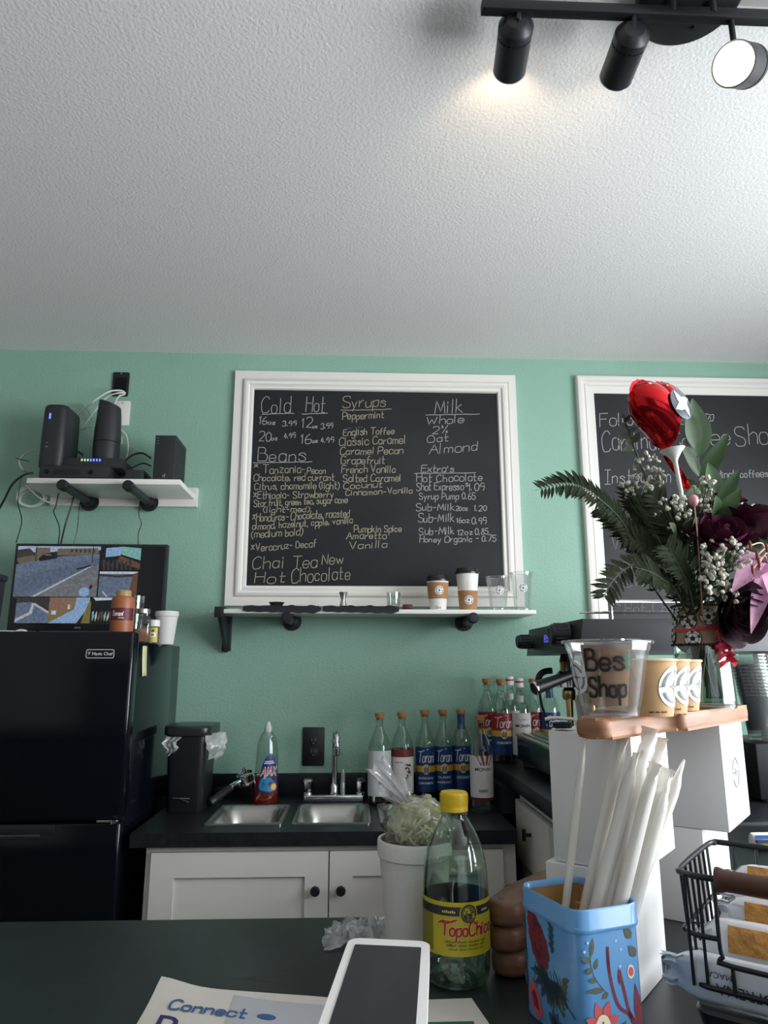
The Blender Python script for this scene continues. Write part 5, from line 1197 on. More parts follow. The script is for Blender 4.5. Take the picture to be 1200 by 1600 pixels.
frond('long dark fern frond reaching far left across the green wall', [nk, w_at(1010, 900, -.02), w_at(975, 820, -.05), w_at(930, 775, -.09), w_at(890, 756, -.11), w_at(836, 766, -.13)], .018, 44, 1)
frond('drooping dark fern frond ending low at the left by the chalkboard frame', [nk, w_at(1045, 900, -.03), w_at(1005, 880, -.07), w_at(975, 890, -.10), w_at(952, 915, -.12), w_at(942, 938, -.13)], .018, 28, 2)
frond('fern frond arching left below the long one', [nk, w_at(1030, 890, .02), w_at(990, 845, .02), w_at(955, 805, .02), w_at(932, 792, .02)], .022, 32, 3)
frond('upright dark fern frond left of the balloon stick', [nk, w_at(1050, 890, .03), w_at(1020, 835, .04), w_at(996, 790, .05), w_at(980, 755, .06)], .024, 34, 4)
frond('fern frond between the baby breath sprigs and the roses', [nk, w_at(1070, 890, -.01), w_at(1050, 840, -.03), w_at(1035, 800, -.04), w_at(1018, 770, -.05)], .024, 32, 5)
frond('short fern frond low at the front left of the vase neck', [nk, w_at(1060, 930, -.05), w_at(1035, 905, -.08), w_at(1015, 893, -.10), w_at(990, 886, -.11)], .022, 20, 6)
frond('fern frond behind the roses at the right side', [nk, w_at(1115, 900, .03), w_at(1140, 860, .05), w_at(1160, 845, .06), w_at(1185, 840, .07)], .024, 20, 7)
frond('dark fern frond in the middle of the bouquet behind the eucalyptus', [nk, w_at(1062, 900, .0), w_at(1040, 860, .01), w_at(1012, 828, .02), w_at(985, 812, .02)], .024, 32, 8)
frond('dark fern frond just above the drooping one at the left', [nk, w_at(1055, 905, -.02), w_at(1025, 868, -.03), w_at(1000, 848, -.04), w_at(972, 842, -.05)], .022, 30, 9)
frond('upright dark fern frond under the loose white sprig', [nk, w_at(1058, 895, .02), w_at(1032, 850, .03), w_at(1008, 800, .03), w_at(1000, 772, .03)], .026, 32, 10)
frond('dark fern frond low at the front of the vase neck', [nk, w_at(1078, 925, -.05), w_at(1066, 895, -.07), w_at(1052, 870, -.08), w_at(1040, 850, -.085)], .024, 28, 11)
frond('dark fern frond in the middle right behind the pink bud', [nk, w_at(1085, 900, -.02), w_at(1082, 860, -.03), w_at(1076, 820, -.035), w_at(1070, 790, -.04)], .022, 30, 12)
# broad leaves (ruscus)
def branch(label, pts, leaves, m, cat='branch', name='leafy_branch'):
    t = thing(name, label, cat, (0, 0, 0), 0, GF)
    MB().tube([Vector(p) for p in pts], .0015, 7, sm=6).build('stem', M_stem, t)
    for b, e, w_ in leaves:
        mb = MB(); leafpatch(mb, b, e, w_, (.15, -1, .25), 0, .18, .10, 10); mb.build('leaf', m, t, smooth=60, fix=False)
    return t
branch('branch of broad green leaves rising right of the balloon', [nk, w_at(1090, 860, .02), w_at(1094, 790, .02), w_at(1092, 730, .02), w_at(1085, 690, .02)],
  [(w_at(1090, 715, .02), w_at(1085, 622, .0), .046), (w_at(1086, 700, .01), w_at(1076, 640, -.005), .03), (w_at(1094, 745, .02), w_at(1064, 690, .0), .022), (w_at(1095, 748, .02), w_at(1140, 676, -.01), .024), (w_at(1096, 765, .02), w_at(1068, 785, -.02), .02), (w_at(1082, 680, .02), w_at(1068, 618, .03), .03), (w_at(1094, 775, .02), w_at(1062, 745, .03), .026)], M_leaf)
branch('branch of green leaves leaning right over the roses', [nk, w_at(1108, 860, -.01), w_at(1116, 810, -.02), w_at(1122, 775, -.02), w_at(1120, 745, -.02)],
  [(w_at(1120, 790, -.03), w_at(1158, 732, -.05), .02), (w_at(1118, 770, -.03), w_at(1108, 722, -.03), .026), (w_at(1118, 760, -.02), w_at(1116, 738, .0), .02), (w_at(1118, 815, -.04), w_at(1160, 762, -.06), .022), (w_at(1115, 825, -.03), w_at(1162, 800, -.05), .014), (w_at(1110, 780, -.02), w_at(1096, 750, -.01), .024), (w_at(1116, 812, -.04), w_at(1120, 775, -.07), .026)], M_leaf)
branch('low green leaves at the right of the vase neck, below the lily', [nk, w_at(1130, 920, -.03), w_at(1160, 905, -.03), w_at(1180, 915, -.03)],
  [(w_at(1135, 915, -.03), w_at(1180, 905, -.05), .014), (w_at(1150, 908, -.03), w_at(1200, 945, -.04), .014), (w_at(1160, 906, -.03), w_at(1205, 965, -.03), .012), (w_at(1130, 905, -.03), w_at(1165, 940, -.06), .012), (w_at(1120, 930, -.02), w_at(1140, 890, -.05), .012)], mat('pale_green_leaf', (.10, .14, .05), .5, var=.2, vscale=30))
branch('grey-green eucalyptus sprig pointing up at the left of the balloon', [nk, w_at(1050, 840, .0), w_at(1015, 760, .0), w_at(993, 705, .0), w_at(976, 655, .0)],
  [(w_at(990, 698, 0), w_at(972, 704, -.01), .010), (w_at(988, 692, 0), w_at(1000, 676, -.01), .010), (w_at(984, 680, 0), w_at(964, 684, -.01), .009), (w_at(982, 676, 0), w_at(996, 668, -.01), .009), (w_at(979, 668, 0), w_at(966, 660, -.01), .008), (w_at(977, 660, 0), w_at(984, 648, -.01), .007), (w_at(998, 715, 0), w_at(990, 732, -.01), .010), (w_at(986, 686, 0), w_at(978, 694, -.02), .008), (w_at(975, 655, 0), w_at(972, 644, 0), .006)], M_euc, 'eucalyptus', 'eucalyptus_sprig')
branch('grey-green mixed foliage filling the front of the bouquet above the ribbon', [nk, w_at(1070, 915, -.04), w_at(1072, 880, -.06), w_at(1075, 850, -.06)],
  [(w_at(1065 + dx, 870 + dz, -.05), w_at(1065 + dx + ex, 870 + dz - ez, -.07), .016) for dx, dz, ex, ez in ((0, 0, -14, 22), (10, -20, 10, 20), (-8, -35, -10, 18), (4, -45, 14, 16), (-14, 10, -16, 10), (14, 20, 10, 22), (0, 40, -8, 24), (18, -40, 4, 22), (-4, 25, 4, 26))], M_euc)
# baby's breath
def gyp(label, top, spread, n, seed, root=None):
    t = thing('babys_breath', label, 'flower', (0, 0, 0), 0, GF); rr = random.Random(seed); top = Vector(top); st = MB(); fl = MB()
    base = NECK if root is None else Vector(root)
    hub = base.lerp(top, .62); st.tube([nk, base, hub], .0011, 6, sm=4)
    for k in range(n):
        while True:
            o_ = Vector((rr.uniform(-1, 1), rr.uniform(-1, 1), rr.uniform(-1, 1)))
            if o_.length < 1: break
        p = top + Vector((o_.x * spread[0], o_.y * spread[1], o_.z * spread[2]))
        st.tube([hub, hub.lerp(p, .55) + Vector((rr.uniform(-.006, .006), 0, rr.uniform(-.004, .006))), p], .0004, 4)
        r_ = rr.uniform(.0022, .0036)
        for q in range(4):
            fl.ball(p + Vector((rr.uniform(-1, 1), rr.uniform(-1, 1), rr.uniform(-1, 1))) * r_ * .55, r_ * .75, 1)
    st.build('stems', M_stem, t); b = fl.build('blossoms', M_gyp, t, smooth=60); b['kind'] = 'stuff'; return t
gyp('white baby breath sprig below and left of the balloon', w_at(1013, 738, .0), (.022, .03, .030), 42, 1)
gyp('white baby breath sprig behind the pink bud, right of the balloon stick', w_at(1102, 775, -.03), (.014, .02, .034), 36, 2)
gyp('white baby breath sprig at the middle of the bouquet', w_at(1050, 800, -.04), (.026, .03, .022), 40, 3)
gyp('dense white baby breath cluster below the large rose', w_at(1135, 868, -.085), (.034, .02, .024), 70, 4)
gyp('white baby breath cluster trailing down towards the ribbon', w_at(1112, 900, -.08), (.016, .015, .026), 40, 5)
gyp('white baby breath cluster hanging low by the dark rose', w_at(1143, 925, -.07), (.012, .012, .016), 16, 6)
gyp('white baby breath sprig right of the roses', w_at(1158, 815, .0), (.008, .02, .026), 18, 7)
gyp('loose baby breath sprig at the far left among the fern', w_at(985, 765, .02), (.014, .02, .020), 16, 8)
# pink bud pick
t = thing('flower_pick', 'thin pick with a small pink bud standing in front of the bouquet', 'pick', (0, 0, 0), 0, GF)
e = w_at(1084, 782, -.08); MB().tube([nk + Vector((0, -.01, 0)), w_at(1094, 900, -.06), w_at(1090, 840, -.075), e], .0009, 6, sm=5).build('stick', mat('pale_stick', 'b08878', .5), t)
MB().ball((e.x, e.y, e.z), .008, 2, 0, (.75, .75, 1)).build('bud', mat('pink_bud', 'd8909c', .35), t)
# balloon
t = thing('balloon', 'red foil heart balloon with a silver round print on a white plastic stick', 'balloon', (0, 0, 0), 0)
bc = w_at(1031, 650, -.03); M_foil = mat('red_foil', (.55, .015, .02), .16, metal=.85)
def heart_ring(k, n=64):
    a = 2 * PI * k / n; x = 16 * math.sin(a) ** 3; z = 13 * math.cos(a) - 5 * math.cos(2 * a) - 2 * math.cos(3 * a) - math.cos(4 * a)
    return Vector((x / 17, 0, (z + 2.5 + (2.4 * math.exp(-(x / 5) ** 2) if z > 0 else 0)) / 15))
Mb = Matrix.Translation(bc) @ rot('Z', 24) @ rot('X', -6) @ rot('Y', -6); rr = random.Random(1); NR = 72
rings = []
for i in range(-10, 11):
    f = i / 10; s_ = math.sqrt(max(0, 1 - abs(f) ** 2.0)) if abs(f) < 1 else .02; s_ = max(.03, s_)
    ring = []
    for k in range(NR):
        q = heart_ring(k, NR); edge = max(0, s_ - .72) / .28
        cr_ = 1 + .035 * math.sin(k * 2.6) * edge * (1 if abs(f) < .5 else .3)
        ring.append((q.x * .047 * s_ * cr_, f * .032, (q.z + .1) * .049 * s_ * cr_ - .004))
    rings.append(ring)
MB().loft(rings, M=Mb).build('foil_heart', M_foil, t, smooth=70)
mb = MB(); seam = [[(heart_ring(k, NR).x * s_ * .047, d, (heart_ring(k, NR).z + .1) * s_ * .049 - .004 + .0008 * math.sin(k * 2.6)) for k in range(NR)] for s_, d in ((.98, .0006), (1.09, .0004), (1.09, -.0004), (.98, -.0006))]
mb.loft(seam, cap=False, M=Mb); mb.build('seam', M_foil, t, smooth=50)
mb = MB()
def fnb(x, y):
    f = 1 - ((x + .004) / .047) ** 2 * .62 - (y / .049) ** 2 * .62
    return tuple(Mb @ Vector((x, -.032 * math.sqrt(max(.05, f)) - .0016, y)))
disc2d(mb, fnb, .010, .005, .0225, 0, 32); 
star = []
for k in range(12): star.append((.010 + (.0215, .013, .009)[k % 3] * math.cos(2 * PI * k / 12 + .5), .005 + (.0215, .013, .009)[k % 3] * math.sin(2 * PI * k / 12 + .5)))
fnb2 = lambda x, y: tuple(Vector(fnb(x, y)) + (Mb.to_3x3() @ Vector((0, -.0006, 0))))
shape2d(mb, fnb2, [tuple(p) for p in star], 1); mb.build('silver_print', [mat('dark_silver', (.10, .11, .13), .25, metal=.7), mat('pale_silver', (.72, .78, .84), .2, metal=.4)], t, smooth=60, fix=False)
tp = w_at(1052, 706, -.03); e0 = w_at(1064, 768, -.03); e1 = w_at(1072, 850, -.02); M_stick = mat('white_stick', (.72, .68, .66), .35)
mb = MB(); mb.tube([e1, e0, tp], .0030, 10)
cup_ = frame_to(e0.lerp(tp, .72), tp + Vector((-.001, 0, .004))); mb.lathe([(.003, 0), (.004, .004), (.011, .014), (.0155, .018), (.0165, .0195), (.0150, .0195), (.010, .016), (0, .012)], 24, M=cup_); mb.build('stick', M_stick, t)
mb = MB(); a = tp + Vector((.0, .004, -.004)); mb.grid(lambda i, j: tuple(Vector(w_at(1040 + 26 * j + 10 * (i - .5) * (1 - .2 * j), 712 + 42 * j, -.022)) + Vector((0, .003 * math.sin(i * 8), 0))), 5, 8); mb.grid(lambda i, j: tuple(Vector(w_at(1060 + 12 * j + 12 * (i - .5) * (.3 + .7 * j), 728 + 36 * j, -.024)) + Vector((0, .004 * math.sin(i * 9 + j * 3), 0))), 6, 8); mb.build('foil_tail', M_foil, t, smooth=70, fix=False)
# stems under water
mb = MB(); rr = random.Random(9)
for k in range(14):
    a = rr.uniform(0, 2 * PI); b = a + rr.uniform(1.5, 4.2)
    mb.tube([VC + Vector((.030 * rr.uniform(.3, 1) * math.cos(a), .030 * rr.uniform(.3, 1) * math.sin(a), .012)), VC + Vector((.024 * math.cos(b) * rr.uniform(.2, .9), .024 * math.sin(b) * rr.uniform(.2, .9), .122))], rr.uniform(.0015, .003), 7)
for k in range(10):
    a = rr.uniform(0, 2 * PI); p = VC + Vector((.02 * math.cos(a), .02 * math.sin(a), rr.uniform(.03, .09))); leafpatch(mb, p, p + Vector((rr.uniform(-.018, .018), rr.uniform(-.014, .014), rr.uniform(.02, .035))), .012, (0, -1, .2))
o = mb.build('cut_stems', mat('wet_stems', (.055, .065, .035), .5, var=.4, vscale=60), smooth=60); tag(o, 'mass of cut green stems standing in the vase water', 'stems', kind='stuff')
# ================================================================== FOREGROUND ON THE BAR
# ------------------------------------------------------------------ blue tin
TC = Vector((.227, .772, BZ + .0003)); TA = math.atan2(.33, .94); TW, TD, TH = .076, .096, .118
M_tin = mat('sky_blue_tin', '5b93c4', .32, coat=.3)
M_gold = mat('gold_tin_lining', 'a8814c', .4, metal=.4)
t = thing('storage_tin', 'sky blue flower-printed tin holding white wrapped straws, right foreground', 'tin', TC, TA)
def rr3(w_, d_, r_, z): return [(x, y, z) for x, y in rrect(w_, d_, r_, 8)]
MB().loft([rr3(TW - .002, TD - .002, .014, 0), rr3(TW, TD, .015, .002), rr3(TW, TD, .015, TH - .0215), rr3(TW + .004, TD + .004, .017, TH - .0205), rr3(TW + .0055, TD + .0055, .0175, TH - .0185), rr3(TW + .0055, TD + .0055, .0175, TH - .0165), rr3(TW + .004, TD + .004, .017, TH - .0155), rr3(TW + .004, TD + .004, .017, TH - .002), rr3(TW + .001, TD + .001, .015, TH), rr3(TW - .002, TD - .002, .014, TH - .0015), rr3(TW - .003, TD - .003, .014, TH - .006)], cap=False).build('body', M_tin, t, smooth=40)
MB().loft([rr3(TW - .003, TD - .003, .014, TH - .006), rr3(TW - .003, TD - .003, .014, TH - .024), rr3(TW - .006, TD - .006, .013, TH - .026), rr3(TW - .006, TD - .006, .013, .003), rr3(.01, .01, .004, .003)], cap=False).build('lining', M_gold, t, smooth=40)
D1, D2, D3, D4, D5, D6 = (mat('tin_olive_leaf', '4e5240', .4), mat('tin_wine_red', '6e1f30', .4), mat('tin_coral', 'b85055', .4), mat('tin_cream', 'd8cfae', .4), mat('tin_dark_teal', '2a4a5e', .4), mat('tin_pale_star', 'a8c4dc', .4))
mb = MB(); DM = [D1, D2, D3, D4, D5, D6, mat('tin_deep_wine', '4c1424', .4)]
lift_ = [0]
def fr(x, y):  # right face (front), x from -.5..  metres
    return (x, -TD / 2 - .0003 - lift_[0] * .00012, y)
def flf(x, y):  # left face, x runs left to right as seen
    return (-TW / 2 - .0003 - lift_[0] * .00012, -x, y)
def dleaf(fn, bx_, by, tx, ty, wd, mi):
    d = Vector((tx - bx_, ty - by)); n_ = Vector((-d.y, d.x)).normalized() * wd / 2; a = Vector((bx_, by)); pts = []
    for q in (0, .2, .45, .7, 1): pts.append(a + d * q + n_ * math.sin(PI * q ** .8))
    for q in (.7, .45, .2): pts.append(a + d * q - n_ * math.sin(PI * q ** .8))
    shape2d(mb, fn, [tuple(p) for p in pts], mi)
def dstem(fn, pts, wd, mi): ribbon(mb, [[tuple(p) for p in cr([Vector(q) for q in pts], 6)]], wd, fn, mi)
# right face: leafy sprig, wine branch, coral flower
dstem(fr, [(-.008, .046), (-.020, .060), (-.024, .075), (-.021, .088)], .0009, 0)
for a, b, c_, d_ in ((-.023, .078, -.020, .094), (-.023, .074, -.034, .078), (-.022, .067, -.030, .066), (-.020, .067, -.016, .076), (-.018, .058, -.027, .059), (-.010, .049, -.030, .050), (-.006, .046, -.014, .042)): dleaf(fr, a, b, c_, d_, .0055, 0)
lift_[0] = 1
dstem(fr, [(-.004, .083), (-.003, .06), (.004, .035), (.018, .024)], .0030, 1); dstem(fr, [(.008, .062), (.012, .045), (.016, .028), (.022, .012)], .0030, 1); dstem(fr, [(.016, .026), (.024, .014), (.028, .003)], .0044, 1); dleaf(fr, -.004, .06, -.005, .086, .003, 1); dleaf(fr, .007, .05, .007, .065, .0025, 1)
dleaf(fr, .028, .010, .025, .05, .009, 1)
for a, b in ((.024, .088), (.028, .072)): dleaf(fr, a, b, a - .008, b + .010, .009, 0)
for a, b in ((-.026, .090), (.006, .088), (.011, .080), (.009, .066), (-.030, .083)): disc2d(mb, fr, a, b, .0013, 5, 8)
disc2d(mb, fr, .021, .060, .0042, 3, 16, ry=.006); lift_[0] = 2; disc2d(mb, fr, .021, .060, .0030, 2, 16, ry=.004)
for k in range(8):
    a = 2 * PI * k / 8 + .35; dleaf(fr, -.014 + .004 * math.cos(a), .018 + .005 * math.sin(a), -.014 + .020 * math.cos(a), .018 + .024 * math.sin(a), .0105, 2)
lift_[0] = 3; disc2d(mb, fr, -.014, .018, .0085, 3, 24, ry=.0115); 
lift_[0] = 4
for a, b in ((-.016, .020), (-.012, .020), (-.014, .015), (-.017, .014), (-.011, .013), (-.014, .023)): disc2d(mb, fr, a, b, .0011, 0, 8)
lift_[0] = 1; dleaf(fr, .002, .012, .012, .020, .006, 0); dleaf(fr, .004, .006, .016, .004, .006, 0); dstem(fr, [(0, .002), (.006, .012), (.012, .02)], .0008, 0)
# left face: wine cone flower with dark leaves
lift_[0] = 0
cone = []
for k in range(48):
    a_ = 2 * PI * k / 48; rr_ = 1 + .10 * abs(math.sin(a_ * 6)); px_, py_ = .0135 * rr_ * math.cos(a_) * (1 - .25 * math.sin(a_)), .0255 * rr_ * math.sin(a_)
    cone.append((-.017 + px_ * math.cos(.5) - py_ * math.sin(.5), .075 + px_ * math.sin(.5) + py_ * math.cos(.5)))
shape2d(mb, flf, cone, 1)
lift_[0] = 1
for k in range(14): a_ = 2 * PI * k / 14; dleaf(flf, -.017 + .004 * math.cos(a_), .075 + .010 * math.sin(a_), -.017 + .009 * math.cos(a_) - .004 * math.sin(a_), .075 + .019 * math.sin(a_), .003, 6)
lift_[0] = 0
for k in range(8): dleaf(flf, .006 + (k % 2) * .004, .070 + k * .003, .012 - (k % 2) * .010, .076 + k * .003, .005, 4)
for k in range(20):
    a = 2.9 + k * .16; dleaf(flf, .004 + .004 * math.cos(a), .046, .004 + (.022 + .014 * (k % 3) / 2) * math.cos(a), .046 + .026 * math.sin(a), .0085, [4, 0, 4][k % 3])
for k in range(9): dstem(flf, [(-.022 + k * .005, .052), (-.024 + k * .006, .040), (-.028 + k * .007, .030)], .0012, 4)
for k in range(7): dleaf(flf, .022, .050 - k * .004, .034 - k * .002, .056 - k * .006, .006, 0)
dstem(flf, [(.010, .055), (.026, .035), (.040, .026)], .0016, 4)
lift_[0] = 1
shape2d(mb, flf, [(-.034, .026), (-.028, .036), (-.018, .026), (-.012, .010), (-.020, .001), (-.032, .012)], 2); lift_[0] = 2; shape2d(mb, flf, [(-.030, .022), (-.026, .028), (-.020, .020), (-.018, .010), (-.026, .012)], 1)
for k in range(5): dleaf(flf, .008, .006, .008 + .014 * math.cos(.6 * k), .006 + .016 * math.sin(.6 * k), .007, 4)
for a in (.086, .060, .040): dleaf(flf, -.040, a, -.038, a - .014, .005, 4)
mb.build('flower_print', DM, t, smooth=0, fix=False)
# ------------------------------------------------------------------ straws
M_strawp = clear('straw_wrapper', 'f4f2ee', .08, .25, .62, 'f2efe8'); M_straw = mat('white_straw', (.78, .76, .72), .4)
GS2 = 'paper wrapped straws in the blue tin'
ts = [((.205, .795), (914, 1146, .80), .0042, 'thin straw standing apart at the far left of the bunch'), ((.212, .785), (975, 1143, .80), .0066, 'straw with a crimped top left of the main bunch'), ((.208, .760), (994, 1176, .775), .0070, 'straw at the left front of the main bunch'), ((.218, .752), (1016, 1137, .79), .0068, 'tallest straw of the bunch, top by the wooden board'),
 ((.222, .770), (1036, 1153, .80), .0066, 'straw with a flat wide end, right of the tallest'), ((.226, .750), (1024, 1192, .76), .0068, 'straw in the middle front of the bunch'), ((.232, .760), (1043, 1200, .77), .0066, 'straw at the right front with a short end'), ((.236, .775), (1069, 1188, .79), .0066, 'straw leaning furthest right'), ((.240, .756), (1046, 1215, .765), .0062, 'lowest straw at the right edge of the bunch')]
for i, ((bx_, by_), (u, v, y), r_, lab) in enumerate(ts):
    bpt = Vector((bx_, by_, BZ + .008)); tpt = at(u, v, Y=y); d = (tpt - bpt); L = d.length; M0 = frame_to(bpt, tpt)
    s_ = thing('straw', 'white wrapped ' + lab, 'straw', bpt, 0, GS2); M0 = Matrix.Translation(-bpt) @ M0
    MB().lathe([(0, .002), (r_ * .62, .002), (r_ * .62, L - .026), (0, L - .026)], 14, M=M0).build('straw_tube', M_straw, s_)
    rr = random.Random(i); rings = []
    for k, (f, a, b) in enumerate(((0, 1.3, .1), (.02, 1.15, .6), (.05, 1, 1), (.5, 1, 1), (.86, 1, 1), (.90, 1.05, .85), (.925, 1.0, .55), (.94, .85, .5), (.965, 1.2, .35), (.985, 1.1, .25), (1.0, 1.45, .12))):
        if i == 0: a *= .9 if f < .9 else .7
        rings.append([(r_ * a * math.cos(2 * PI * q / 16) + .0006 * rr.uniform(-1, 1) * (f > .85), r_ * b * math.sin(2 * PI * q / 16) + .0006 * rr.uniform(-1, 1) * (f > .85), f * L) for q in range(16)])
    MB().loft(rings, M=M0 @ rot('Z', rr.uniform(-40, 40))).build('wrapper', M_strawp, s_, smooth=50)

# ------------------------------------------------------------------ mineral water bottle
bc_ = (.118, .874)
t = thing('water_bottle', 'clear plastic mineral water bottle with a yellow cap and a yellow label in red script', 'bottle', (bc_[0], bc_[1], BZ + .0003), -math.atan2(*bc_))
BP = [(0, .006), (.016, .004), (.024, 0), (.033, .004), (.0365, .014), (.0370, .034), (.0372, .04), (.0372, .088), (.0370, .1), (.0362, .112), (.0345, .126), (.0315, .138), (.0275, .148), (.0225, .158), (.0175, .166), (.0148, .171), (.0146, .174)]
MB().lathe(BP, 48).lathe([(.0146, .174), (.0162, .1745), (.0162, .1765), (.0138, .177), (.0138, .186)], 32).build('bottle_body', clear('green_tint_plastic', 'e2f2e8', .16), t)
def petal(k_):  # petaloid foot highlights
    a = 2 * PI * k_ / 5
    return [(.030 * math.cos(a), .030 * math.sin(a), .002), (.034 * math.cos(a), .034 * math.sin(a), .014), (.026 * math.cos(a + .3), .026 * math.sin(a + .3), .018)]
mb = MB()
for k in range(5): mb.tube([(.010 * math.cos(2 * PI * k / 5), .010 * math.sin(2 * PI * k / 5), .012), (.024 * math.cos(2 * PI * k / 5), .024 * math.sin(2 * PI * k / 5), .004), (.0345 * math.cos(2 * PI * k / 5), .0345 * math.sin(2 * PI * k / 5), .016)], .0028, 6, sm=4)
mb.build('foot_ribs', clear('green_tint_plastic_thick', 'b8dcc8', .3), t)
MB().lathe([(0, .0065), (.0235, .002), (.0325, .006), (.0358, .016), (.0363, .1), (.0354, .112), (.0342, .120), (0, .120)], 44).build('water', clear('mineral_water', 'eef6f0', .10, .02), t)
mb = MB(); mb.lathe([(.0135, .177), (.0158, .177), (.0160, .1815), (.0158, .182), (.0160, .183), (.0160, .1955), (.0148, .1975), (0, .198)], 40)
for k in range(48):
    a = 2 * PI * k / 48; mb.box((.0160 * math.sin(a), -.0160 * math.cos(a), .1895), (.0007, .0007, .011))
mb.build('cap', mat('yellow_cap', 'd0b012', .4), t)
mb = MB(); q = .0374; f1, f2, f3, f4 = on_cyl(q + .0003), on_cyl(q + .0006), on_cyl(q + .0009), on_cyl(q + .0012)
cyl_patch(mb, q, -180, 180, .037, .090, 0, 60); cyl_patch(mb, q + .0002, -180, 180, .0765, .0855, 1, 60); cyl_patch(mb, q + .0002, -110, -42, .040, .076, 4, 12)
X0 = .014
disc2d(mb, f2, X0 + .000, .079, .0105, 0, 24); disc2d(mb, f3, X0, .079, .0092, 1, 24); disc2d(mb, f4, X0, .079, .0078, 3, 24)
rr = random.Random(8)
for k in range(14): a, b = rr.uniform(-.0055, .0055), rr.uniform(-.0055, .0055); disc2d(mb, on_cyl(q + .0015), X0 + a, .079 + b, rr.uniform(.0008, .0018), 1 if k % 2 else 0, 8)
put_text(mb, '~7', .0026, f2, X0 - .022, .0795, 5, .0); put_text(mb, '~5', .0026, f2, X0 + .022, .0795, 5, .0)
for wd, fl, mi in ((.0034, f2, 5), (.0021, f3, 2)):
    rr = random.Random(2); ribbon(mb, strokes('Topo', X0 - .031, .0575, .0125, .029, slant=.1, jit=.06, rnd=rr), wd, fl, mi); ribbon(mb, strokes('Chico', X0 + .000, .0575, .0130, .033, slant=.1, jit=.06, rnd=rr), wd, fl, mi)
    ribbon(mb, [[(X0 - .034, .069), (X0 - .030, .0715), (X0 - .020, .071), (X0 - .014, .073)]], wd, fl, mi)
for r_, (y, h_) in enumerate(((.0505, .0022), (.047, .0022), (.0435, .0018))): put_text(mb, '~6574', h_, f2, X0 - .002, y, 3, .0, width=.050 - .004 * r_)
put_text(mb, '~3', .0026, f2, X0 - .022, .047, 1)
mb.build('label', [mat('yellow_label_film', 'b8a81e', .4), mat('charcoal_band', '23242a', .4), mat('red_script', 'a01c28', .4), mat('olive_label_print', '6a6420', .5), mat('back_panel_olive', '7c7424', .45), mat('cream_outline', 'd0c070', .4)], t, smooth=60, fix=False)

# ------------------------------------------------------------------ foam cup with the knotted bag
fcx = at(648, 1330, Y=.968).x
fcup = foam_cup('large white foam cup left of the mineral water bottle, stained orange inside', (fcx, .968, BZ + .0003), .0355, .0475, .127)
MB().lathe([(.0355, .09), (.0422, .1065), (.0432, .1255), (.0425, .1255), (.034, .09)], 40).build('inner_stain', mat('orange_stain', 'b98a62', .6, var=.3, vscale=40), fcup)
pc = Vector(at(655, 1294, Y=.962)); t = thing('produce_bag', 'knotted clear bag of pale green shredded food resting in the foam cup mouth', 'bag', (pc.x, pc.y, pc.z))
b = bmesh.new(); bmesh.ops.create_icosphere(b, subdivisions=5, radius=1)
from mathutils import noise as NZ
for v in b.verts:
    d = v.co.copy(); n_ = NZ.fractal(d * 2.1 + Vector((3, 1, 7)), .7, 2.2, 4); r_ = .034 * (1 + .30 * n_)
    f = 1 - .18 * max(0, -d.z)
    v.co = Vector((d.x * r_ * 1.12 * f, d.y * r_ * .95 * f, d.z * r_ * .98))
mb = MB(); mb.bm(b); mb.build('contents', mat('pale_green_cabbage', 'a8aa78', .5, var=.28, vscale=45, bump=.6, bscale=110, sub=.15), t, smooth=90)
mb = MB(); rr = random.Random(6)
for k in range(46):
    a, e = rr.uniform(0, 2 * PI), rr.uniform(-.3, 1.2); d = Vector((math.cos(a) * math.cos(e), math.sin(a) * math.cos(e), math.sin(e))); p = d * .0345
    s_ = d.orthogonal().normalized(); s_ = (Matrix.Rotation(rr.uniform(0, 6), 3, d) @ s_)
    mb.tube([p - s_ * .010 - d * .004, p + d * .0016, p + s_ * .010 - d * .004], .0017, 5, sm=3)
mb.build('shreds', mat('pale_green_shreds', 'c2c296', .45, var=.2, vscale=60), t)
b = bmesh.new(); bmesh.ops.create_icosphere(b, subdivisions=4, radius=1)
for v in b.verts:
    d = v.co.copy(); n_ = NZ.fractal(d * 3.6 + Vector((9, 2, 1)), .9, 2.0, 3); r_ = .0385 * (1 + .17 * n_)
    v.co = Vector((d.x * r_ * 1.16, d.y * r_, d.z * r_ * .98))
M_wrap = clear('crinkled_clear_film', 'f6f6f2', .20, .12, .06)
mb = MB(); mb.bm(b); mb.build('film', M_wrap, t, smooth=180)
kn = at(639, 1264, Y=.955) - pc; M_tail = clear('bunched_clear_film', 'f4f4f4', .26, .12, .24)
MB().lathe([(.001, -.010), (.0045, -.006), (.0052, 0), (.0045, .005), (.002, .009)], 14, M=Matrix.Translation(kn) @ rot('Y', -35)).build('knot', mat('white_twisted_film', (.66, .66, .64), .3), t)
for q, (u, v, wd, ph) in enumerate(((583, 1186, .030, 0), (628, 1212, .024, 1.3), (600, 1228, .026, 2.4))):
    e = at(u, v, Y=.95 + .01 * q) - pc; d = e - kn; L = d.length; d.normalize(); s_ = d.cross(Vector((0, -1, .1))).normalized(); n_ = s_.cross(d)
    MB().grid(lambda i, j: tuple(kn + d * L * j * (1 - .12 * abs(math.sin(6 * i + ph))) + s_ * ((i - .5) * wd * (.12 + .9 * j ** .8)) + n_ * (.006 * j * math.sin(11 * i + ph * 3) + .003 * math.sin(9 * j + 14 * i))), 22, 14).build('bag_tail', M_tail, t, smooth=50, fix=False)

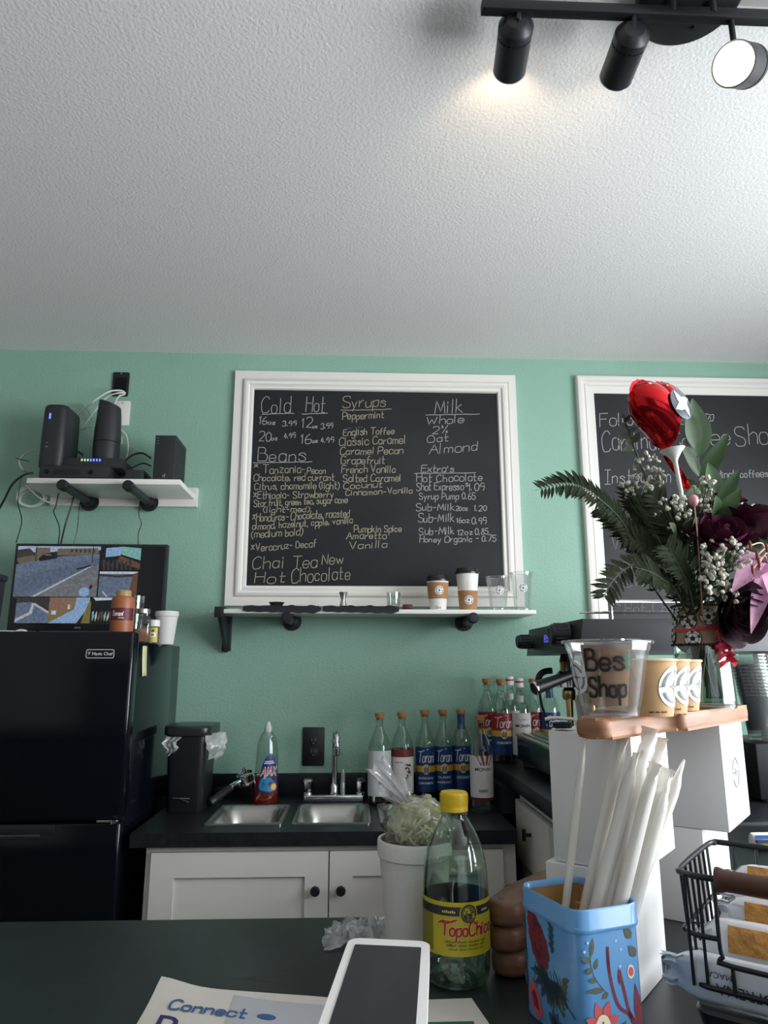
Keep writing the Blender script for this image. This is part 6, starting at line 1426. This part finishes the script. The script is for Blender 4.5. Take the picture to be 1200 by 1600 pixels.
# ------------------------------------------------------------------ crumpled clear bags on the bar
def film_heap(label, x, y, rx, ry, h, seed):
    rr = random.Random(seed)
    def fn(i, j):
        a = (i - .5) * 2; c_ = (j - .5) * 2; d2 = max(0, 1 - (a * a + c_ * c_) * .62)
        n_ = NZ.turbulence(Vector((a * 2.4 + seed, c_ * 2.4, seed)), 4, True)
        return (a * rx * (1 + .12 * n_), c_ * ry * (1 + .12 * n_), .0015 + h * d2 * (.35 + 1.0 * n_))
    t = MB().grid(fn, 26, 22).build('plastic_bag', clear('crumpled_bag_film', 'eef0f0', .30, .10, .16), smooth=30, loc=(x, y, BZ + .0003)); return tag(t, label, 'bag')
a = at(560, 1458, Z=BZ + .008); film_heap('crumpled clear plastic bag lying on the bar left of the foam cup', a.x + .008, a.y, .048, .034, .030, 3)
a = at(785, 1425, Z=BZ + .005); film_heap('crumpled clear plastic film on the bar between the bottle and the tin', a.x - .012, a.y - .03, .036, .026, .022, 5)

# ------------------------------------------------------------------ stacked wooden paddles
M_wd2 = mat('walnut_board', '6e4a36', .5, var=.3, vscale=18, stretch=(1, 1, 7), bump=.08, bscale=50)
BD = [Vector((.625, .78, 0)).normalized(), Vector((.78, -.625, 0)).normalized()]
for k, (off, sl, lab) in enumerate((((-.004, .0), 4, 'bottom wooden paddle board of the stack of three beside the blue tin'), ((-.010, -.002), 0, 'middle wooden paddle board of the stack of three beside the blue tin'), ((-.012, .001), -3, 'top wooden paddle board of the stack, with a dark knot hole'))):
    o_ = Vector((.184, .896, 0)) + BD[0] * off[0] + BD[1] * off[1]
    t = thing('serving_board', lab, 'board', (o_.x, o_.y, BZ + .0005 + k * .0268), math.atan2(BD[0].y, BD[0].x) + R(sl) * .3, 'small wooden paddle boards by the blue tin')
    pts = [(.0 + .024 * (1 - math.cos(a_)) - .024, -.021 * math.sin(a_)) for a_ in [PI / 2 - PI * q / 10 for q in range(11)]]
    pts = [(-.021 * math.cos(a_), .021 * math.sin(a_)) for a_ in [R(-80 + 16 * q) for q in range(11)]][::-1] + [(.05, -.0225), (.13, -.023), (.145, -.018), (.148, 0), (.145, .018), (.13, .021), (.05, .021)]
    MB().prism(pts, 0, .026, bev=.0075, seg=4).build('board', M_wd2, t, smooth=50)
    if k == 2: MB().cyl(.004, .0255, .0263, 12, M=tr(-.004, .004, 0)).build('knot_hole', M_black, t)
a = at(812, 1424, Z=BZ)
t = thing('dip_cup', 'small dark red dish of cream behind the blue tin at the bar edge', 'dish', (a.x + .006, a.y + .012, BZ + .0003))
MB().lathe([(0, 0), (.018, 0), (.021, .003), (.026, .026), (.0245, .026), (.020, .006), (0, .006)], 28).build('dish_body', mat('dark_red_glaze', (.06, .014, .016), .3), t)
MB().lathe([(.0236, .021), (.018, .028), (.010, .032), (0, .033)], 24).build('cream', mat('cream_topping', 'e4d8b4', .6, bump=.4, bscale=120), t)

# ------------------------------------------------------------------ payment terminal
TL, TR_ = at(543, 1470, Y=.705), at(671, 1480, Y=.705); BL, BR = at(494, 1606, Y=.545), at(668, 1606, Y=.545)
o_ = (BL + BR) / 2; yv = ((TL + TR_) / 2 - o_); Lh = yv.length + .012; yv.normalize(); xv = (BR - BL); Wd = (TR_ - TL).length; xv = (xv - yv * xv.dot(yv)).normalized(); zv = xv.cross(yv)
Mt = Matrix((xv, yv, zv)).transposed().to_4x4(); Mt.translation = o_
base = Vector((o_.x + .5 * yv.x * Lh, o_.y + .5 * yv.y * Lh, BZ + .0003)); Ml = Matrix.Translation(-base) @ Mt
t = thing('payment_terminal', 'white payment terminal with a blank dark screen on a small stand, bottom centre', 'terminal', base)
M_wpl = mat('white_plastic', (.74, .73, .71), .35)
sh = [(x, y + Lh / 2 - .01) for x, y in rrect(Wd, Lh + .02, .012, 10)]
MB().prism(sh, -.016, 0, M=Ml, bev=.0045, seg=4).build('case', M_wpl, t, smooth=50)
sw = Wd * .80
MB().prism([(x, y + Lh / 2 - .014) for x, y in rrect(sw, Lh - .008, .002, 3)], .0001, .0006, M=Ml).build('screen', mat('dark_screen', (.030, .031, .035), .22), t, smooth=0)
mb = MB(); cz = Ml @ Vector((0, Lh * .5, -.017))
mb.loft([[(x + cz.x * 0, y, 0) for x, y in rrect(.072, .10, .012, 5)], [(x, y, .006) for x, y in rrect(.072, .10, .012, 5)], [(x * .5 + cz.x, y * .5 + cz.y, .012) for x, y in rrect(.072, .10, .012, 5)], [(x * .5 + cz.x, y * .5 + cz.y, cz.z - .003) for x, y in rrect(.072, .10, .012, 5)]]); mb.build('stand', M_wpl, t, smooth=40)
# ------------------------------------------------------------------ printed paper bags lying flat
M_pbag = mat('cream_paper_bag', (.60, .56, .51), .7, var=.04, vscale=30, bump=.1, bscale=25)
p0, p1, p2, p3 = at(252, 1533, Z=BZ + .006), at(520, 1562, Z=BZ + .006), None, at(205, 1612, Z=BZ + .006)
ex = (p1 - p0); ey = (p3 - p0); ex.z = ey.z = 0; exn = ex.normalized(); eyn = ey.normalized()
t = thing('paper_bag', 'flat cream paper bag with blue script lettering, bottom left on the bar', 'bag', (p0.x, p0.y, BZ + .0003))
def bagpt(x, y, z=.006):
    q = exn * x + eyn * y
    curl = .006 * math.exp(-((x) ** 2 + y ** 2) / .0012) + .0015 * math.sin(x * 34) * math.exp(-y * 30)
    return (q.x, q.y, z + curl)
mb = MB(); LW, LHh = .29, .26
top_ = lambda i, j: bagpt(i * LW, j * LHh + .006 * math.sin(i * 9) * (1 - j) - .006 * (1 - j) * i, .0045)
mb.grid(top_, 24, 16); mb.grid(lambda i, j: (lambda p: (p[0], p[1], .0002))(bagpt(i * LW, j * LHh)), 24, 16)
for s_ in (0, 1):
    mb.grid(lambda i, j: (lambda p: (p[0], p[1], p[2] * (1 - j) + .0002 * j))(top_(s_, i)), 16, 1); mb.grid(lambda i, j: (lambda p: (p[0], p[1], p[2] * (1 - j) + .0002 * j))(top_(i, s_)), 24, 1)
mb.build('bag_body', M_pbag, t, smooth=50)
mb = MB(); fb = lambda x, y: bagpt(x, .062 - y, .0053); fb2 = lambda x, y: bagpt(x, .062 - y, .0056)
rect2d(mb, lambda x, y: bagpt(x, y, .0050), .088, .012, .27, .25, 2, 8, 8)
for wd, f_, mi in ((.0034, fb, 1), (.0022, fb2, 0)): ribbon(mb, strokes('Connect', .024, .004, .018, .082, slant=.12, jit=.05, rnd=random.Random(1)), wd, f_, mi)
put_text(mb, 'D', .022, lambda x, y: bagpt(x, .094 - y, .0053), .030, 0, 3, .03)
disc2d(mb, fb, .128, .012, .010, 0, 18, ry=.006)
mb.build('print', [mat('blue_bag_ink', '3a5688', .6), mat('pale_blue_ink', '8aa0c0', .6), mat('grey_blue_panel', (.42, .43, .46), .7), mat('purple_ink', '2a2466', .6)], t, smooth=0, fix=False)
p0 = at(668, 1560, Z=BZ + .002); p1 = at(737, 1559, Z=BZ + .002)
t = thing('receipt_paper', 'pale paper sheet with a green stripe lying under the water bottle', 'paper', (p0.x, p0.y, BZ + .0003))
rx = p1.x - p0.x + .0
sheet = [(-.06, -.003), (rx, .0), (rx + .012, -.08), (rx + .02, -.20), (-.07, -.20)]
MB().prism(sheet, 0, .0012).build('sheet', M_pbag, t, smooth=0)
MB().prism([(-.03, -.050), (.040, -.050), (.040, -.066), (-.03, -.066)], .0013, .0016).build('green_stripe', mat('green_ink', '2f5a40', .6), t, smooth=0)

# ------------------------------------------------------------------ wire basket with wafer packets
M_wire = mat('black_wire', (.014, .014, .018), .35, metal=.3)
P0 = Vector((.329, .758, BZ + .0003)); KB = .925; f_, d_ = A_.copy(), B_.copy(); BW, BDp = .27, .165
t = thing('wire_basket', 'black wire basket with a brown wooden handle bar at the right picture edge', 'basket', P0, math.atan2(A_.y, A_.x)); t.scale = (KB, KB, 1.136)
# local: x along the front (f), y into depth (d)
def rim(z, x0, x1, y0, y1, r_=.022, n=6):
    return [(x, y, z) for x, y in rrect(x1 - x0, y1 - y0, r_, n, (x0 + x1) / 2, (y0 + y1) / 2)]
mb = MB(); tr_ = .0022
low = rim(.035, 0, BW, 0, BDp); mid = rim(.075, -.003, BW + .003, -.003, BDp + .003)
mb.tube(low + [low[0]], tr_, 8); 
top = [(.034, -.005, .122), (.016, -.005, .122), (.0, .002, .122), (-.006, .020, .122), (-.006, BDp - .02, .122), (0, BDp, .122), (.02, BDp + .006, .122), (BW - .02, BDp + .006, .122), (BW, BDp, .122), (BW + .006, BDp - .02, .122), (BW + .006, .02, .122), (BW, .002, .122), (BW - .034, -.005, .122)]
mb.tube(top, tr_ * 1.25, 8, sm=3)
mid2 = [(.034, -.004, .075), (.012, -.004, .075), (-.001, .006, .075), (-.004, .02, .075), (-.004, BDp - .02, .075), (.0, BDp - .002, .075), (.02, BDp + .004, .075), (BW - .02, BDp + .004, .075), (BW + .004, BDp - .02, .075), (BW + .004, .02, .075), (BW - .012, -.004, .075), (BW - .034, -.004, .075)]
mb.tube(mid2, tr_, 8, sm=3)
mb.tube([(.034, -.005, .122), (.034, -.005, .075), (.036, -.004, .062), (.046, -.004, .056), (BW - .046, -.004, .056), (BW - .036, -.004, .062), (BW - .034, -.005, .122)], tr_, 8, sm=3)
for y in [.02 + .0208 * k for k in range(7)]:
    for x in (0, BW): sg = -1 if x == 0 else 1; mb.tube([(x, y, .034), (x + sg * .006, y, .122)], tr_ * .85, 6)
for x in [.02 + .0256 * k for k in range(10)]: mb.tube([(x, BDp, .034), (x, BDp + .006, .122)], tr_ * .85, 6)
for x in (.004, .018): mb.tube([(x, .001, .034), (x - .0, -.005, .122)], tr_ * .85, 6)
mb.tube([(.044, 0, .034), (.044, -.003, .056)], tr_, 6); mb.tube([(.15, 0, .034), (.15, -.003, .056)], tr_, 6)
mb.build('wire_frame', M_wire, t, smooth=60)
MB().loft([[(x, y, z) for x, y, z in rim(zz, e, BW - e, e, BDp - e, .02)] for zz, e in ((0, .004), (.014, .0), (.017, .002))]).build('base_tray', mat('black_tray', (.012, .012, .015), .3), t, smooth=40)
hb = MB(); hb.lathe([(0, 0), (.0098, 0), (.0104, .002), (.0098, .006), (.0086, .010), (.0086, BW - .084), (.0098, BW - .078), (.0104, BW - .074), (0, BW - .072)], 20, M=tr(.036, -.006, .122) @ rot('Y', 90)); hb.build('handle', mat('brown_wood_handle', '4a2e20', .45, var=.2, vscale=30), t)
M_pack = mat('pale_wrapper', (.58, .61, .64), .3); M_packw = mat('white_wrapper', (.72, .73, .75), .28)
M_waf = mat('golden_wafer', 'b8823e', .7, bump=1.0, bscale=160, var=.35, vscale=90, dist=.004)
def packet(label, x, y, z, L, H, T, tilt, win, m, text=None):
    t = thing('wafer_packet', label, 'packet', P0 + f_ * x * KB + d_ * y * KB + Vector((0, 0, z)), math.atan2(A_.y, A_.x), 'wafer packets in the wire basket')
    Mk = rot('X', tilt); rr = random.Random(int(x * 1000 + z * 7000)); rings = []
    for k, (f, a, b) in enumerate(((0, .62, .04), (.03, .66, .06), (.05, .60, .10), (.085, .86, .6), (.13, .98, .92), (.25, 1, 1), (.5, 1, 1), (.75, 1, 1), (.9, .95, .9), (.95, .6, .1), (1, .64, .04))):
        ring = []
        for q in range(24):
            an = 2 * PI * q / 24; cx_, sx_ = math.cos(an), math.sin(an); p_ = 2.6
            yy = math.copysign(abs(cx_) ** (2 / p_), cx_) * T / 2 * b; zz = math.copysign(abs(sx_) ** (2 / p_), sx_) * H / 2 * a
            j_ = .0011 * rr.uniform(-1, 1)
            ring.append((f * L + j_ * 1.2 + (.004 * math.sin(q * 2.2) if f < .02 else 0), yy + j_ + (.002 * math.sin(q * 1.7) if f < .06 else 0), H / 2 + zz + j_))
        rings.append(ring)
    MB().loft(rings, M=Mk).build('wrapper', m, t, smooth=35)
    if win:
        mb = MB(); w0_, w1_, z0_, z1_ = win
        mb.grid(lambda i, j: (w0_ + (w1_ - w0_) * i + .010 * (j - .5) * 0, -T / 2 * (1.02 - .5 * max(0, (z0_ + (z1_ - z0_) * j) / H - .75) * 2) - .0014, z0_ + (z1_ - z0_) * j), 20, 6, 0, Mk); mb.build('wafers', M_waf, t, smooth=60, fix=False)
    if text:
        mb = MB(); put_text(mb, 'GOFRENA', .010, lambda x_, y_: tuple(Mk @ Vector((x_, -T / 2 - .0022, y_))), .082, .0265, 0, .0, width=.060, up=-1); put_text(mb, 'MACA', .0055, lambda x_, y_: tuple(Mk @ Vector((x_, -T / 2 - .0022, y_))), .056, .0365, 0, .0, up=-1); mb.build('print', mat('navy_print', '1c2230', .5), t, smooth=0, fix=False)
packet('front lowest wafer packet, pale grey with dark upside down lettering', -.030, .020, .0215, .25, .044, .028, 8, None, M_pack, True)
packet('white wafer packet with a golden wafer strip, second from the front', -.008, .054, .042, .24, .046, .024, -14, (.036, .22, .016, .040), M_packw)
packet('wafer packet with its wafer showing, third from the front', .012, .086, .066, .23, .038, .024, -10, (.030, .20, .006, .034), M_pack)
packet('rearmost and highest wafer packet in the basket, under the handle line', .014, .116, .082, .23, .048, .024, -12, (.028, .21, .006, .046), M_pack)
for x, y, z in ((.02, .052, .030), (.02, .086, .030), (.02, .118, .030)):
    pass

# ------------------------------------------------------------------ things at the far right
Yb = 1.85
xa = at(1184, 1200, Y=Yb).x; za = at(1184, 1162, Y=Yb).z
t = thing('appliance', 'black box appliance on the right counter carrying the stack of clear cups', 'appliance', (xa + .14, Yb + .12, RZ + .0003))
H_ = za - RZ - .0003
MB().span((-.14, -.12, .008), (.14, .12, H_), bev=.004).build('housing', M_black, t, smooth=30)
zl = at(1184, 1258, Y=Yb).z - RZ
MB().span((-.139, -.1215, zl), (.139, -.1195, zl + .0015)).build('trim_line', M_grey, t, smooth=0)
for x in (-.11, .11):
    for y in (-.09, .09): MB().cyl(.012, 0, .009, 12, M=tr(x, y, 0)).build('foot', M_black, t)
xc = at(1185, 1100, Y=Yb + .07).x
r0, r1, h = .031, .047, .118; tf = taper_fn(r0, r1, h)
cupm = MB().lathe([(0, .004), (r0 - .005, .003), (r0 - .002, 0), (r0, .002), (r1 - .002, h * .92), (r1, h - .004), (r1 + .003, h - .003), (r1 + .003, h), (r1, h + .001)], 36).build('plastic_cup', clear('clear_stack_plastic', 'f4f7f6', .18, .08, .05))
cupm.location = (xc, Yb + .07, za + .0008); ncup = 13
wordn = ['bottom', 'second', 'third', 'fourth', 'fifth', 'sixth', 'seventh', 'eighth', 'ninth', 'tenth', 'eleventh', 'twelfth', 'topmost']
for k in range(ncup):
    o = cupm if k == 0 else cupm.copy()
    if k: COL.objects.link(o)
    o.location = (xc - k * .0012, Yb + .07, za + .0008 + k * .0088)
    tag(o, ('clear plastic cup, %s from the bottom of the stack right of the vase' % wordn[k]) if 0 < k < ncup - 1 else 'clear plastic cup, %s of the stack right of the vase' % wordn[k], 'plastic cup', 'nested clear cups on the black appliance')
xq = at(1196, 1030, Y=2.3).x; zq = at(1196, 1014, Y=2.3).z
t = thing('cupstack', 'tall pale canister behind the stack of clear cups at the right edge', 'cupstack', (xq + .012, 2.3, RZ + .0003))  # plain made-up cylinder standing in for a stack of paper cups
MB().lathe([(0, 0), (.044, 0), (.046, .003), (.046, zq - RZ - .004), (.044, zq - RZ), (0, zq - RZ)], 36).build('body', mat('beige_cupstack', (.62, .58, .52), .5), t)
xs_ = at(1180, 1340, Y=1.42).x; zs_ = at(1180, 1303, Y=1.42).z
t = thing('snack_bag', 'blue and white printed snack bag at the right edge behind the basket', 'bag', (xs_ + .075, 1.43, BZ + .0003))
Hs = zs_ - BZ
mb = MB(); rings = []
for f, a in ((0, .3), (.08, .8), (.4, 1), (.8, .7), (.95, .15), (1, .06)): rings.append([(x, y * a + .002 * math.sin(x * 90), f * Hs) for x, y in rrect(.15, .05, .02, 4)])
MB().loft(rings).build('bag_body', M_white, t, smooth=60)
mb = MB()
for z0_, z1_, mi in ((.74, .98, 0), (.55, .70, 1), (.40, .48, 2), (.12, .3, 3)): mb.span((-.0765, -.0265 if z1_ < .9 else -.02, z0_ * Hs), (.0765, -.0255 + .006, z1_ * Hs), mi)
mb.build('printed_bands', [mat('bag_blue', '2a5a9a', .4), mat('bag_navy', '1c2a50', .4), mat('bag_green', '7a9a3a', .4), M_black], t, smooth=0)
c0 = at(872, 1142, Z=TB + .004); 
t = thing('plastic_scoop', 'small white plastic scoop with a dark bowl lying on the left carton edge', 'scoop', (.247, .880, TB + .0005), R(-12))
MB().lathe([(.003, .001), (.011, .002), (.012, .008), (.0108, .008), (.0095, .003), (0, .0025)], 24, M=tr(.004, -.006, 0)).build('bowl', mat('dark_scoop_bowl', (.03, .03, .035), .3, metal=.5), t)
MB().tube([(-.016, -.012, .012), (-.006, -.010, .0135), (.008, -.008, .0125), (.020, -.008, .011), (.021, -.008, .001)], .0018, 8, sm=4).build('handle', M_white, t)

# ================================================================== CEILING LIGHTS
bl = at(752, 11, Z=2.60); M_track = mat('black_track_metal', (.017, .017, .02), .38, metal=.3); YT_ = bl.y
t = thing('track_light', 'black ceiling track light bar with three cylindrical spot heads', 'ceiling light', (.62, YT_, CEIL))
lo = Vector((.62, YT_, CEIL))
MB().span((bl.x - lo.x, -.010, 2.589 - CEIL), (.50, .010, 2.611 - CEIL), bev=.002).build('track_bar', M_track, t, smooth=30)
mb = MB(); mb.lathe([(0, -.030), (.092, -.030), (.098, -.026), (.098, 0)], 48, M=tr(.02, 0, 0)); mb.cyl(.012, 2.60 - CEIL, -.028, 16, M=tr(-.02, 0, 0)); mb.cyl(.012, 2.60 - CEIL, -.028, 16, M=tr(.06, 0, 0)); mb.cyl(.004, -.034, -.029, 10, 0, M=tr(.05, .05, 0)); mb.build('canopy', M_track, t)
def warm_spot(loc, target, power, size=100, name='spot_lamp', blend=.6):
    d = bpy.data.lights.new(name, 'SPOT'); d.energy = power; d.color = (1.0, .78, .52); d.spot_size = R(size); d.spot_blend = blend; d.shadow_soft_size = .025
    o = bpy.data.objects.new(name, d); COL.objects.link(o); o.location = loc; o.rotation_euler = (Vector(target) - Vector(loc)).to_track_quat('-Z', 'Y').to_euler(); return o
M_lens = mat('warm_lamp_lens', (1.0, .80, .55), .4, emit=9.0); M_lensd = mat('lamp_lens_far', (1.0, .78, .52), .4, emit=5.0); M_gap = mat('warm_vent_glow', (.4, .22, .12), .4)
def head(sx, a, b, r_, lit, stem_at):
    a, b = Vector(a), Vector(b); L = (b - a).length; M0 = Matrix.Translation(-lo) @ frame_to(a, b)
    h_ = MB(); h_.lathe([(0, .0), (r_ * .55, .0), (r_ * .62, .001), (r_ * .96, L * .10), (r_, L * .12), (r_, L * .245), (r_ * .93, L * .25), (r_ * .93, L * .28), (r_ * .985, L * .285), (r_ * .985, L - .002), (r_ * .93, L), (r_ * .9, L - .008), (0, L - .008)], 40, M=M0)
    hh = h_.build('spot_head', M_track, t, smooth=30)
    mb = MB()
    for k in range(24):
        an = 2 * PI * k / 24; mb.box((r_ * .94 * math.cos(an), r_ * .94 * math.sin(an), L * .265), (.003, .003, L * .02), M=M0)
    mb.build('vent_slots', M_black, hh, smooth=0)
    mb = MB(); mb.lathe([(r_ * .90, L - .0035), (0, L - .0025)], 36, M=M0); mb.build('lens', M_lens if lit else M_lensd, hh)
    mb = MB(); mb.lathe([(r_ * .985, L - .002), (r_ * 1.0, L), (r_ * .93, L + .0006), (r_ * .90, L - .003)], 36, M=M0); mb.build('lens_ring', M_steel, hh)
    s_ = Vector(stem_at); MB().tube([(s_.x - lo.x, 0, 2.60 - CEIL), (s_.x - lo.x, 0, s_.z - CEIL + .0), tuple(s_ - lo)], .0055, 10).build('stem', M_track, t)
r_ = .034
a1, b1_ = at(808, 30, Y=YT_ + .002), at(796, 110, Y=YT_ + .122)
head(0, a1, b1_, r_, False, a1.lerp(b1_, .22)); d1_ = (b1_ - a1).normalized(); warm_spot(b1_ + d1_ * .004, b1_ + d1_ * 1.0, 3.2, 105)
a2, b2_ = at(992, 44, Y=YT_ - .004), at(962, 122, Y=YT_ + .108)
head(1, a2, b2_, r_, False, a2.lerp(b2_, .22)); d2_ = (b2_ - a2).normalized(); warm_spot(b2_ + d2_ * .004, b2_ + d2_ * 1.0, 1.4, 100)
fc = at(1146, 100, Y=YT_ - .005); nrm = Vector((-.80, -.66, -.60)).normalized()
head(2, fc - nrm * .10, fc, .040, True, at(1147, 72, Y=YT_)); warm_spot(fc + nrm * .006, fc + nrm, 4.0, 90)
cf = at(1124, 9, Z=CEIL - .016)
t = thing('ceiling_panel', 'flat white ceiling fixture panel cut off at the top right corner', 'ceiling light', (cf.x + .35, cf.y - .16, CEIL))
MB().span((-.35, -.16, -.016), (.35, .16, -.0005), bev=.003).build('panel', M_white, t, smooth=30)

# things whose parts were laid out in room coordinates get their base moved under them
bpy.context.view_layer.update()
for o in list(COL.objects):
    if o.type == 'EMPTY' and o.parent is None and o.location.length < 1e-9 and o.children:
        pts = [Vector(c) for ch in o.children for c in ch.bound_box]
        lo_ = Vector((sum(p.x for p in pts) / len(pts), sum(p.y for p in pts) / len(pts), min(p.z for p in pts)))
        o.location = lo_
        for ch in o.children: ch.location = -lo_
    if o.type == 'EMPTY' and o.parent is None and o.name.startswith('serving_board') and abs(o.location.x) < 1e-9 and abs(o.location.y) < 1e-9:
        o.location = (.40, .90, o.location.z)
        for ch in o.children: ch.location = (-.40, -.90, 0)
